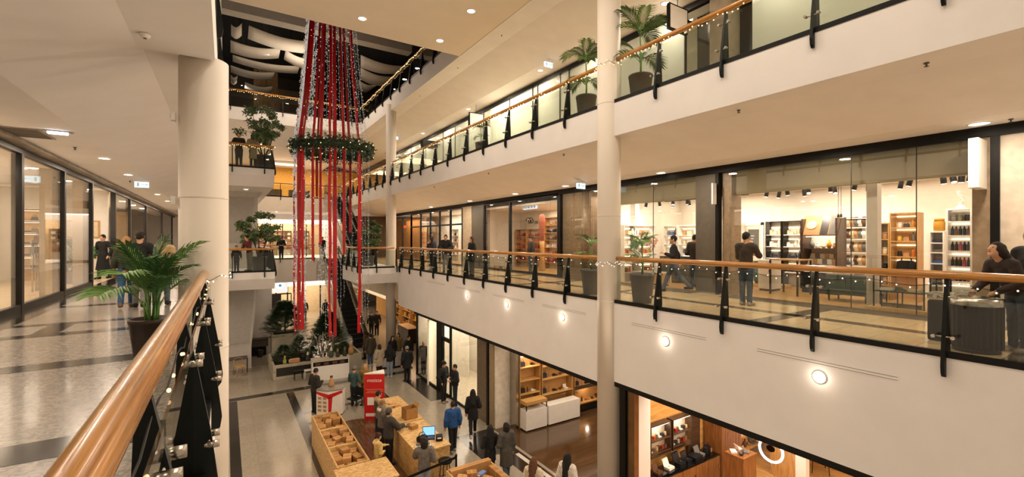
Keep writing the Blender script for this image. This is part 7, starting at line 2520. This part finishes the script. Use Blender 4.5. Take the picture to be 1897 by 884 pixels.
def escalator(label, x0, x1, ya, za, yb, zb):
    R = thing('escalator', label, 'escalator', ((x0 + x1) / 2, ya, za))
    w = (x1 - x0) / 2
    L, Hh = yb - ya, zb - za
    f0, f1 = 1.0, L - 0.8
    prof = [(-0.3, 0.0), (f0, 0.0), (f1, Hh), (L + 0.2, Hh)]
    for sx in (-1, 1):
        x = sx * w
        b = MB()
        b.prism([(p[0], p[1] + 0.25) for p in prof] + [(p[0], p[1] - 0.75 if i else Hh - 0.6) for i, p in enumerate([(L + 0.2, Hh), (f1 + .3, Hh), (f0 + .6, 0.0 + 0.0), (-0.3, 0.73)])][0:0] + [(L + 0.2, Hh - 0.55), (f1 + 0.3, Hh - 0.75), (f0 + 1.0, -0.02), (-0.3, -0.02)], x - 0.05, x + 0.05, 'X')
        b.build('truss_panel', STEEL, R)
        b = MB().prism([(p[0], p[1] + 0.25) for p in prof] + [(p[0], p[1] + 0.95) for p in prof[::-1]], x - 0.008, x + 0.008, 'X')
        b.build('glass_side', glass('smoke_glass', (0.45, 0.47, 0.45), 0.08), R)
        pts = [(x, p[0], p[1] + 0.99) for p in [(-0.45, 0.0)] + prof + [(L + 0.35, Hh)]]
        MB().tube(pts, 0.04, 8).build('handrail', RUB, R)
        MB().tube([(x - sx * 0.06, p[0], p[1] + 0.27) for p in prof], 0.025, 6).build('trim_rail', CHROME, R)
    n = int((f1 - f0) / 0.4)
    for k in range(n):
        y0_, z0_ = f0 + (f1 - f0) * k / n, Hh * k / n
        y1_, z1_ = f0 + (f1 - f0) * (k + 1) / n, Hh * (k + 1) / n
        b = MB().box(-w + 0.08, w - 0.08, y0_, y1_, z1_ - 0.03, z1_).box(-w + 0.08, w - 0.08, y0_, y0_ + 0.02, z0_ - 0.02, z1_)
        b.box(-w + 0.08, w - 0.08, y0_ + 0.0, y0_ + 0.012, z1_ - 0.012, z1_ + 0.003)
        b.build('step', STEPM, R)
    MB().box(-w + 0.06, w - 0.06, -0.3, f0, -0.01, 0.012).build('comb_plate', STEEL, R)
    MB().box(-w + 0.06, w - 0.06, f1, L + 0.2, Hh - 0.03, Hh + 0.008).build('comb_plate', STEEL, R)
    MB().prism([(f0 + 1.0, -0.02), (f1 + 0.3, Hh - 0.75), (f1 + 0.3, Hh - 0.68), (f0 + 1.0, 0.05)], -w, w, 'X').build('underside', STEEL, R)
    return R


escalator('lower escalator rising from the ground floor crowd to the first floor', 6.6, 7.85, 28.9, L0, 39.6, L1)
escalator('upper escalator climbing from the right landing to the second floor, half hidden by ribbons', 7.05, 8.15, 29.7, L1, 40.3, L2)

# ------------------------------------------------------------------ COUNTER ISLAND OF CHIPBOARD
OSB = osb_mat()
KR = mat('cardboard', '#a8783f', 0.75, var=0.12, scale=8)
KR2 = mat('cardboard_light', '#bd8d55', 0.75, var=0.1, scale=8)
# dark deck
b = MB()
pl = [(3.36, 11.0), (5.2, 11.0), (5.2, 16.6), (4.0, 16.6)]
b.box(3.36, 4.9, 11.2, 16.4, L0 + 0.004, L0 + 0.03)
b2 = [(4.1 + 1.05 * math.cos(a), 16.9 + 1.25 * math.sin(a)) for a in [2 * PI * k / 32 for k in range(32)]]
b.prism(b2, L0 + 0.004, L0 + 0.029, 'Z')
tag(b.build('wooden_deck', wood_mat('deck_walnut', '#7a5636', '#543822', 0.25, 'Y', 2.0, coat=0.3, plank=(1.2, 0.14))), 'dark wooden deck inside the chipboard counter island', 'floor mat')


def osb_bin(label, x0, x1, y0, y1, h, parts, name='chipboard_bin'):
    """open topped chipboard bin with dividers"""
    R = thing(name, label, 'bin', (x0, y0, L0 + 0.03 if x0 > 3.3 else L0))
    w, d = x1 - x0, y1 - y0
    t = 0.04
    for nm, bx in (('side_panel', (0, t, 0, d)), ('side_panel', (w - t, w, 0, d)), ('end_panel', (t, w - t, 0, t)), ('end_panel', (t, w - t, d - t, d))):
        MB().box(*bx, 0, h).build(nm, OSB, R)
    MB().box(t, w - t, t, d - t, h - 0.34, h - 0.32).build('floor_panel', OSB, R)
    for k in range(1, parts):
        y = d * k / parts
        MB().box(t, w - t, y - 0.05, y + 0.05, h - 0.32, h - 0.02).build('divider', OSB, R)
    return R


def carton(loc, dims, rz, m, label, group, tilt=0.0, flaps=False):
    R = thing('cardboard_box', label, 'box', loc, rz, group)
    if tilt:
        R.rotation_euler = (tilt, 0, rz)
    w, d, h = dims
    if flaps:
        t = 0.008
        b = MB().box(-w / 2, w / 2, -d / 2, d / 2, 0, t)
        b.box(-w / 2, -w / 2 + t, -d / 2, d / 2, 0, h).box(w / 2 - t, w / 2, -d / 2, d / 2, 0, h).box(-w / 2, w / 2, -d / 2, -d / 2 + t, 0, h).box(-w / 2, w / 2, d / 2 - t, d / 2, 0, h)
        b.build('body', m, R)
        for sx in (-1, 1):
            MB().prism([(sx * w / 2, h), (sx * (w / 2 + 0.08), h + 0.07), (sx * (w / 2 + 0.078), h + 0.076), (sx * (w / 2 - 0.006), h + 0.004)], -d / 2, d / 2, 'Y').build('flap', m, R)
    else:
        MB().box(-w / 2, w / 2, -d / 2, d / 2, 0, h).build('body', m, R)
        MB().box(-w / 2 - 0.001, w / 2 + 0.001, -0.02, 0.02, h * .2, h + 0.001).build('tape', KR2 if m is KR else KR, R)
    return R


osb_bin('long chipboard bin with three compartments full of cardboard boxes', 2.5, 3.36, 12.55, 16.75, 1.0, 3)
rnd = random.Random(9)
for c in range(3):
    yb_ = 12.55 + 4.2 * c / 3
    nm = ['nearest', 'middle', 'farthest'][c]
    for i in range(9):
        x = 2.66 + 0.52 * (i % 3) / 2 + rnd.uniform(-.02, .02)
        y = yb_ + 0.22 + (i // 3) * 0.46 + rnd.uniform(-.03, .03)
        dm = (rnd.uniform(.18, .25), rnd.uniform(.24, .36), rnd.uniform(.2, .36))
        carton((x, y, L0 + 0.683), dm, rnd.uniform(-.35, .35), KR if i % 2 else KR2, '%s cardboard box in the %s compartment of the long chipboard bin' % (['light brown', 'darker brown'][i % 2], nm), '%s boxes in the %s compartment of the long bin' % (['light', 'dark'][i % 2], nm))
R = thing('chipboard_counter', 'low chipboard counter with drawer closing the near end of the island', 'counter', (2.42, 11.35, L0 + 0.0))
MB().box(0, 1.35, 0, 1.12, 0, 0.97).build('body', OSB, R)
MB().box(-0.02, 1.37, -0.02, 1.14, 0.97, 1.0).build('top', OSB, R)
dr = MB().box(0.8, 1.3, -0.015, 0, 0.70, 0.92).build('drawer', OSB, R)
MB().box(0.95, 1.15, -0.03, -0.015, 0.80, 0.82).build('handle', BLACK, dr)
for j, (x0, x1, y0, y1, lab) in enumerate([(4.8, 5.62, 14.35, 16.95, 'far chipboard counter with an empty worktop behind the red banner'), (4.55, 5.6, 12.1, 14.3, 'chipboard counter carrying the laptop and the cash tray')]):
    R = thing('chipboard_counter', lab, 'counter', (x0, y0, L0 + 0.03))
    MB().box(0.03, x1 - x0 - 0.03, 0.03, y1 - y0 - 0.03, 0, 0.98).build('body', OSB, R)
    MB().box(0, x1 - x0, 0, y1 - y0, 0.98, 1.02).build('top', OSB, R)
    MB().box(0.05, 0.3, 0.024, 0.03, 0.1, 0.9).build('end_door', OSB, R)
zt = L0 + 1.052
carton((5.25, 14.65, zt), (0.42, 0.36, 0.36), 0.1, KR, 'open cardboard box standing on the chipboard counter near the seam', None, flaps=True)
carton((5.15, 16.0, zt), (0.2, 0.4, 0.06), 0.3, KR2, 'flat cardboard parcel on the far chipboard counter', None)
carton((5.05, 13.75, zt), (0.24, 0.2, 0.12), 0.3, KR, 'small cardboard parcel under the hands of the man in the grey beanie', None)
# laptop (screen facing the camera side), tray and phones
R = thing('laptop', 'open laptop with bright blue screen on the chipboard counter', 'laptop', (5.25, 12.95, zt), D_(-25))
MB().box(-0.19, 0.19, -0.26, 0.0, 0, 0.02).build('base', BLACK, R, bev=0.004)
b = MB()
for i in range(4):
    for k in range(9):
        b.box(-0.16 + k * .036, -0.13 + k * .036, -0.20 + i * .04, -0.17 + i * .04, 0.02, 0.023)
b.build('keyboard', SGREY, R)
sc_ = MB().prism([(0.0, 0.015), (0.015, 0.01), (0.065, 0.28), (0.05, 0.285)], -0.19, 0.19, 'X').build('lid', BLACK, R)
MB().add([(-0.175, -0.0015 + 0.0, 0.035), (0.175, -0.0015, 0.035), (0.175, 0.042, 0.268), (-0.175, 0.042, 0.268), (-0.175, 0.004, 0.035), (0.175, 0.004, 0.035), (0.175, 0.047, 0.268), (-0.175, 0.047, 0.268)],
         [(0, 1, 2, 3), (7, 6, 5, 4), (0, 4, 5, 1), (1, 5, 6, 2), (2, 6, 7, 3), (3, 7, 4, 0)]).build('screen', emis('screen_blue', (0.25, 0.5, 1.0), 1.5), sc_)
R = thing('receipt_printer', 'small black printer and cash device next to the laptop', 'printer', (5.42, 12.55, zt), D_(-20))
MB().box(-0.1, 0.1, -0.12, 0.12, 0, 0.14).build('body', BLACK, R, bev=0.02)
MB().box(-0.06, 0.06, -0.125, -0.12, 0.08, 0.12).build('paper_slot', WHITEP, R)
R = thing('camera_bag', 'black bag lying on the counter left of the laptop', 'bag', (4.95, 12.75, zt), 0.4)
MB().box(-0.16, 0.16, -0.1, 0.1, 0, 0.16).build('body', BLACK, R, bev=0.05)
MB().tube([(-0.15, 0, 0.12), (-0.08, 0.02, 0.25), (0.08, 0.02, 0.25), (0.15, 0, 0.12)], 0.012, 6).build('strap', BLACK, R)
R = thing('document_tray', 'grey and white tray of papers on the chipboard counter corner', 'tray', (4.85, 12.4, zt), D_(-18))
MB().box(-0.22, 0.22, -0.15, 0.15, 0, 0.02).build('tray', WHITEP, R)
MB().box(-0.2, 0.2, 0.02, 0.14, 0.02, 0.045).build('folder', SGREY, R)
b = MB()
for k in range(4):
    b.lathe([(0.04, 0.02), (0.04, 0.03)], (-0.13 + k * .09, -0.06, 0), 10)
b.build('rings', BLACK, R)
R = thing('clipboard', 'dark tablet held on the counter by the man in the grey beanie', 'tablet', (4.98, 14.05, zt), 0.4)
MB().box(-0.14, 0.14, -0.1, 0.1, 0, 0.012).build('body', BLACK, R, bev=0.004)
MB().box(-0.12, 0.12, -0.08, 0.08, 0.012, 0.014).build('screen', SGREY, R)
# near right chipboard bin
osb_bin('second chipboard bin lined with cartons at the bottom edge', 4.9, 6.16, 9.2, 10.9, 0.95, 1, 'chipboard_bin')
for i in range(5):
    carton((5.06 + i * 0.24, 10.74, L0 + 0.665), (0.24, 0.16, 0.38), 0, KR2, 'upright carton in the back row of the second chipboard bin', 'upright cartons in the back row of the second bin')
    carton((6.02, 9.35 + i * 0.25, L0 + 0.665), (0.16, 0.24, 0.36), 0, KR, 'upright carton along the right side of the second chipboard bin', 'upright cartons along the right side of the second bin')
for i in range(5):
    carton((5.15 + 0.27 * (i % 3), 10.1 + 0.33 * (i // 3), L0 + 0.665), (0.2, 0.26, 0.2 + .04 * i), 0.3 * i, KR2 if i % 2 else KR, '%s carton inside the second chipboard bin' % ['darker', 'light', 'long brown', 'small light', 'tall brown'][i], None)
R = thing('plastic_packet', 'crumpled blue plastic packet in the second chipboard bin', 'packet', (5.72, 10.45, L0 + 0.84), 0.4)
MB().box(-0.14, 0.14, -0.08, 0.08, 0, 0.08).build('body', mat('blue_film', '#6f86b8', 0.25), R, bev=0.03)
MB().box(-0.16, -0.12, -0.06, 0.06, 0.02, 0.06).build('sealed_end', WHITEP, R)
# barrier belt with posts, stool
R = thing('belt_barrier', 'black belt barrier in front of the chipboard counters', 'barrier', (3.76, 11.15, L0))
for x, y in ((0, 0.0), (1.72, 0.35)):
    MB().lathe([(0.16, 0), (0.16, 0.02), (0.03, 0.04), (0.028, 0.95), (0.035, 0.96), (0.035, 1.02)], (x, y, 0), 14).build('post', BLACK, R)
MB().prism([(0.0, 0.90), (0.0, 0.97), (1.72, 0.97), (1.72, 0.90)], 0, 0.01, 'Y').build('belt', BLACK, R).rotation_euler = (0, 0, math.atan2(0.35, 1.72))
R = thing('bar_stool', 'black round bar stool between counter and barrier', 'stool', (5.28, 11.8, L0))
MB().lathe([(0.19, 0.74), (0.2, 0.76), (0.2, 0.80), (0.17, 0.81), (0.001, 0.80)], seg=20).build('seat', BLACK, R)
for k in range(4):
    a = PI / 4 + PI / 2 * k
    MB().tube([(0.12 * math.cos(a), 0.12 * math.sin(a), 0.75), (0.2 * math.cos(a), 0.2 * math.sin(a), 0)], 0.013, 6).build('leg', BLACK, R)
MB().tube([(0.17 * math.cos(2 * PI * k / 16), 0.17 * math.sin(2 * PI * k / 16), 0.28) for k in range(16)], 0.01, 5, closed=True).build('foot_ring', BLACK, R)

# ------------------------------------------------------------------ PROMOTION: red three sided totem, promotion stand, easels
REDP = mat('promo_red', '#c3171c', 0.4, var=0.06)
PAP = mat('promo_white', '#e8e0d6', 0.5, var=0.04)
R = thing('advert_totem', 'tall red three sided advertising totem with white lettering and panels', 'sign', (5.0, 17.75, L0), D_(-30))
tri = [(-0.42, -0.16), (0.36, -0.16), (0.2, 0.36)]
MB().prism(tri, 0.0, 1.82, 'Z').build('body', REDP, R)
MB().prism([(p[0] * 1.01, p[1] * 1.01) for p in tri], 1.82, 1.86, 'Z').build('top', PAP, R)


text_mesh('mstisze', 0.19, PAP, R, (-0.03, -0.164, 1.58), (PI / 2, 0, 0))
b = MB()
for z, x0, x1 in ((1.22, -0.36, 0.3), (1.15, -0.3, 0.32), (1.09, -0.36, 0.2)):
    b.box(x0, x1, -0.168, -0.161, z, z + 0.022)
b.build('stripes', mat('promo_gold', '#c98a5a', 0.4), R)
b = MB()
b.box(-0.3, -0.05, -0.168, -0.161, 0.62, 0.92).box(0.02, 0.3, -0.168, -0.161, 0.55, 0.85).box(-0.36, 0.3, -0.168, -0.161, 0.18, 0.30)
b.build('picture_panels', PAP, R)
R = thing('promo_stand', 'white promotion stand with red Y shaped ribbon print and product shelves', 'stand', (3.62, 19.35, L0), D_(-25))
hexa = [(-0.5, -0.25), (0.0, -0.42), (0.5, -0.25), (0.5, 0.25), (-0.5, 0.25)]
MB().prism(hexa, 0.05, 1.02, 'Z').build('body', PAP, R)
MB().prism([(p[0] * 1.03, p[1] * 1.03) for p in hexa], 1.02, 1.06, 'Z').build('top', mat('stand_grey', '#8c8578', 0.4), R)
MB().prism([(p[0] * .95, p[1] * .95) for p in hexa], 0, 0.05, 'Z').build('plinth', BLACK, R)


def face_pt(u, z, side):
    # side 0: left front face, 1: right front face; u from outer edge to the front ridge
    if side == 0:
        return Vector((-0.5 + 0.5 * u, -0.25 - 0.17 * u - 0.006, z))
    return Vector((0.5 - 0.5 * u, -0.25 - 0.17 * u - 0.006, z))


b = MB()
b.add([face_pt(0, 1.0, 0), face_pt(0, 0.9, 0), face_pt(1, 0.72, 0), face_pt(1, 0.9, 0)], [(0, 1, 2, 3)])
b.add([face_pt(0, 1.0, 1), face_pt(0, 0.9, 1), face_pt(1, 0.72, 1), face_pt(1, 0.9, 1)], [(3, 2, 1, 0)])
b.add([face_pt(0.7, 0.8, 1), face_pt(1, 0.8, 1), face_pt(1, 0.08, 1), face_pt(0.8, 0.08, 1)], [(0, 3, 2, 1)])
for f in list(b.f):
    pass
b.build('ribbon_print', REDP, R)
b = MB()
for i in range(4):
    z = 0.2 + i * 0.16
    for u0 in (0.12, 0.55):
        p, q = face_pt(u0, z, 0), face_pt(u0 + 0.3, z, 0)
        b.add([p, q, q + Vector((0, 0, 0.1)), p + Vector((0, 0, 0.1))], [(0, 1, 2, 3)])
b.build('product_pictures', GOODS['tan'], R)
R = thing('bottle_figure', 'tan bottle shaped ornament with brown cap on the promotion stand', 'ornament', (3.66, 19.5, L0 + 1.06))
MB().lathe([(0.10, 0), (0.12, 0.08), (0.09, 0.22), (0.05, 0.3), (0.05, 0.36)], seg=14).build('body', GOODS['tan'], R)
MB().lathe([(0.06, 0.36), (0.06, 0.42), (0.02, 0.43)], seg=12).build('cap', GOODS['brown'], R)
R = thing('folding_chair', 'black upholstered chair standing by the promotion stand', 'chair', (4.55, 19.3, L0), D_(-60))
MB().box(-0.24, 0.24, -0.22, 0.22, 0.42, 0.48).build('seat', BLACK, R, bev=0.015)
MB().box(-0.24, 0.24, 0.2, 0.26, 0.5, 0.85).build('backrest', BLACK, R, bev=0.015)
for sx in (-0.22, 0.22):
    for sy in (-0.2, 0.22):
        MB().tube([(sx, sy, 0.45), (sx, sy * 1.1, 0)], 0.014, 6).build('leg', CHROME, R)
for i, (x, y) in enumerate([(4.95, 19.6), (5.75, 19.6)]):
    R = thing('barrier_post', 'short black barrier post %s the mustard coat' % ['left of', 'right of'][i], 'post', (x, y, L0))
    MB().lathe([(0.13, 0), (0.13, 0.02), (0.025, 0.04), (0.022, 0.85)], seg=12).build('pole', BLACK, R)
    MB().lathe([(0.035, 0.85), (0.035, 0.93), (0.01, 0.94)], seg=12).build('cap', BLACK, R)
R = thing('white_barrier', 'curved pale barrier screen in front of the escalator crowd', 'barrier', (7.9, 24.9, L0), 0)
arc = [(0.9 * math.cos(a), 0.5 * math.sin(a)) for a in [PI * (1.0 + 0.8 * k / 10) for k in range(11)]]
MB().prism(arc + [(p[0] * .95, p[1] * .95) for p in arc[::-1]], 0.05, 0.85, 'Z').build('panel', mat('barrier_pale', '#b9b4aa', 0.4), R)
MB().tube([(p[0], p[1], 0.86) for p in arc], 0.02, 6).build('top_rail', CHROME, R)
MB().prism(arc + [(p[0] * .93, p[1] * .93) for p in arc[::-1]], 0.0, 0.05, 'Z').build('base', BLACK, R)

# bags carried
R = thing('shoulder_bag', 'black shoulder bag carried by the blonde woman in jeans', 'bag', (-1.62, 13.62, 0.72), 0.1)
MB().box(-0.06, 0.06, -0.17, 0.17, 0, 0.28).build('body', BLACK, R, bev=0.03)
MB().tube([(0, -0.15, 0.26), (-0.03, -0.05, 0.6), (-0.06, 0.02, 0.74), (-0.03, 0.08, 0.6), (0, 0.15, 0.26)], 0.012, 6).build('strap', BLACK, R)
R = thing('phone', 'pale phone in the hand of the long haired woman at the rail', 'phone', HANDS['woman with long dark hair in brown jacket leaning on the rail by the bin'] + Vector((-0.03, 0.02, 0.028)), 0.5)
MB().box(-0.035, 0.035, -0.075, 0.075, 0, 0.009).build('body', WHITEP, R, bev=0.003)
MB().box(-0.032, 0.032, -0.07, 0.07, 0.009, 0.0105).build('screen', BLACK, R)


# ------------------------------------------------------------------ FAIRY LIGHT STRINGS
def fairy(label, fn, n, bulbs, r=0.016, m=None, wire=True, seed=0, near=None):
    """fn(t) -> base point on the run; bulbs scatter around a drooping wire"""
    rn = random.Random(seed)
    o = Vector(fn(0.0))
    R = thing('fairy_lights', label, 'lights', o)
    pts = []
    for i in range(n + 1):
        t = i / n
        p = Vector(fn(t))
        p.z -= 0.09 + 0.035 * math.sin(i * 1.7) + 0.02 * rn.random()
        pts.append(p)
    b = MB(o)
    b.tube(pts, 0.004, 4)
    b.build('wire', BLACK, R)
    mesh = None
    rest = MB(o)
    for i in range(bulbs):
        t = (i + 0.5) / bulbs
        f = t * n
        k = min(n - 1, int(f))
        p = pts[k].lerp(pts[k + 1], f - k) + Vector((rn.uniform(-.02, .02), rn.uniform(-.02, .02), rn.uniform(-.05, .02)))
        if i < 100:
            if mesh is None:
                ob = MB().sphere((0, 0, 0), r, 8, 6, 1.2).build('bulb', m or BULB, R, loc=p - o)
                mesh = ob.data
            else:
                ob = bpy.data.objects.new('bulb', mesh)
                COL.objects.link(ob)
                ob.parent = R
                ob.location = p - o
        else:
            rest.sphere(p, r, 6, 4, 1.2)
    if bulbs > 100:
        rest.build('bulbs', m or BULB, R)['kind'] = 'stuff'
    return R


fairy('fairy lights hanging below the near wooden handrail on the left', lambda t: (XL - 0.085, 0.5 + 7.3 * t, 1.07), 30, 22, 0.008, BULB, seed=1)
fairy('white fairy lights below the first floor handrail along the store side', lambda t: (XR + 0.02, 0.2 + 7.9 * t, 1.06), 30, 46, 0.010, BULBW, seed=2)
fairy('fairy lights along the first floor handrail beyond the near column', lambda t: (XR + 0.02, 8.9 + 16.2 * t, 1.06), 40, 40, 0.013, BULBW, seed=3)
fairy('warm fairy lights along the second floor handrail right of the near column', lambda t: (XR + 0.02, 8.15 - 6.5 * t, L2 + 1.10), 40, 60, 0.013, BULB, seed=4)
fairy('warm fairy lights along the second floor handrail left of the near column', lambda t: (XR + 0.02, 8.9 + 32 * t, L2 + 1.12), 80, 190, 0.015, BULB, seed=5)
fairy('warm fairy lights along the top floor railing on the right', lambda t: (XR - 0.02, 17.3 + 16.5 * t, L3 + 1.1), 50, 110, 0.018, BULB, seed=6)
fairy('warm fairy lights along the far top floor railing', lambda t: (XL + 8.4 * t, 33.98, L3 + 1.1), 40, 70, 0.02, BULB, seed=7)
fairy('warm fairy lights on the second floor landing rail below the tall tree', lambda t: (XL + 2.1 * t, 25.18, L2 + 1.1), 12, 24, 0.016, BULB, seed=8)
for nm, z, sd in (('first', 1.02, 9), ('second', L2 + 1.05, 10)):
    fairy('fairy lights wrapped around the near right column at the %s floor' % nm, lambda t: (8.44 + 0.32 * math.cos(PI * (0.45 + 1.25 * t)), 8.5 + 0.32 * math.sin(PI * (0.45 + 1.25 * t)), z + 0.06), 16, 22, 0.010, BULBW if nm == 'first' else BULB, seed=sd)
fairy('short run of fairy lights around the left column at handrail height', lambda t: (-0.27 + 0.33 * math.cos(-PI / 2 + PI * t * .8), 8.06 + 0.33 * math.sin(-PI / 2 + PI * t * .8), 1.14), 10, 9, 0.011, BULBW, seed=12)
import OpenImageIO as oiio, numpy as np, sys
b=oiio.ImageBuf('/workdir/render_main.png'); a=b.get_pixels(oiio.FLOAT)[:,:,:3]
s=a.shape[1]/1897
for n,(x0,y0,x1,y1) in dict(fasciaL1=(1260,690,1400,720),fasciaL2=(1250,140,1400,160),ceilL1R=(1650,180,1750,210),soffitband=(1640,120,1690,135),ceilL1L=(80,60,180,120),atrsoffit=(700,30,800,50),colR=(1115,300,1140,400),colL=(350,250,400,350),floorL=(80,720,200,760),floorR=(1550,600,1650,625),floor0=(450,780,520,860),L2ceil=(760,150,850,170),farwallL1=(430,340,490,350),storewall=(1640,350,1700,385),fasc2=(735,540,765,560),left_ceil_lo=(180,260,260,290),fasc3=(900,600,1000,640)).items():
    p=a[int(y0*s):int(y1*s),int(x0*s):int(x1*s)].mean((0,1))*255
    print(n,p.astype(int))
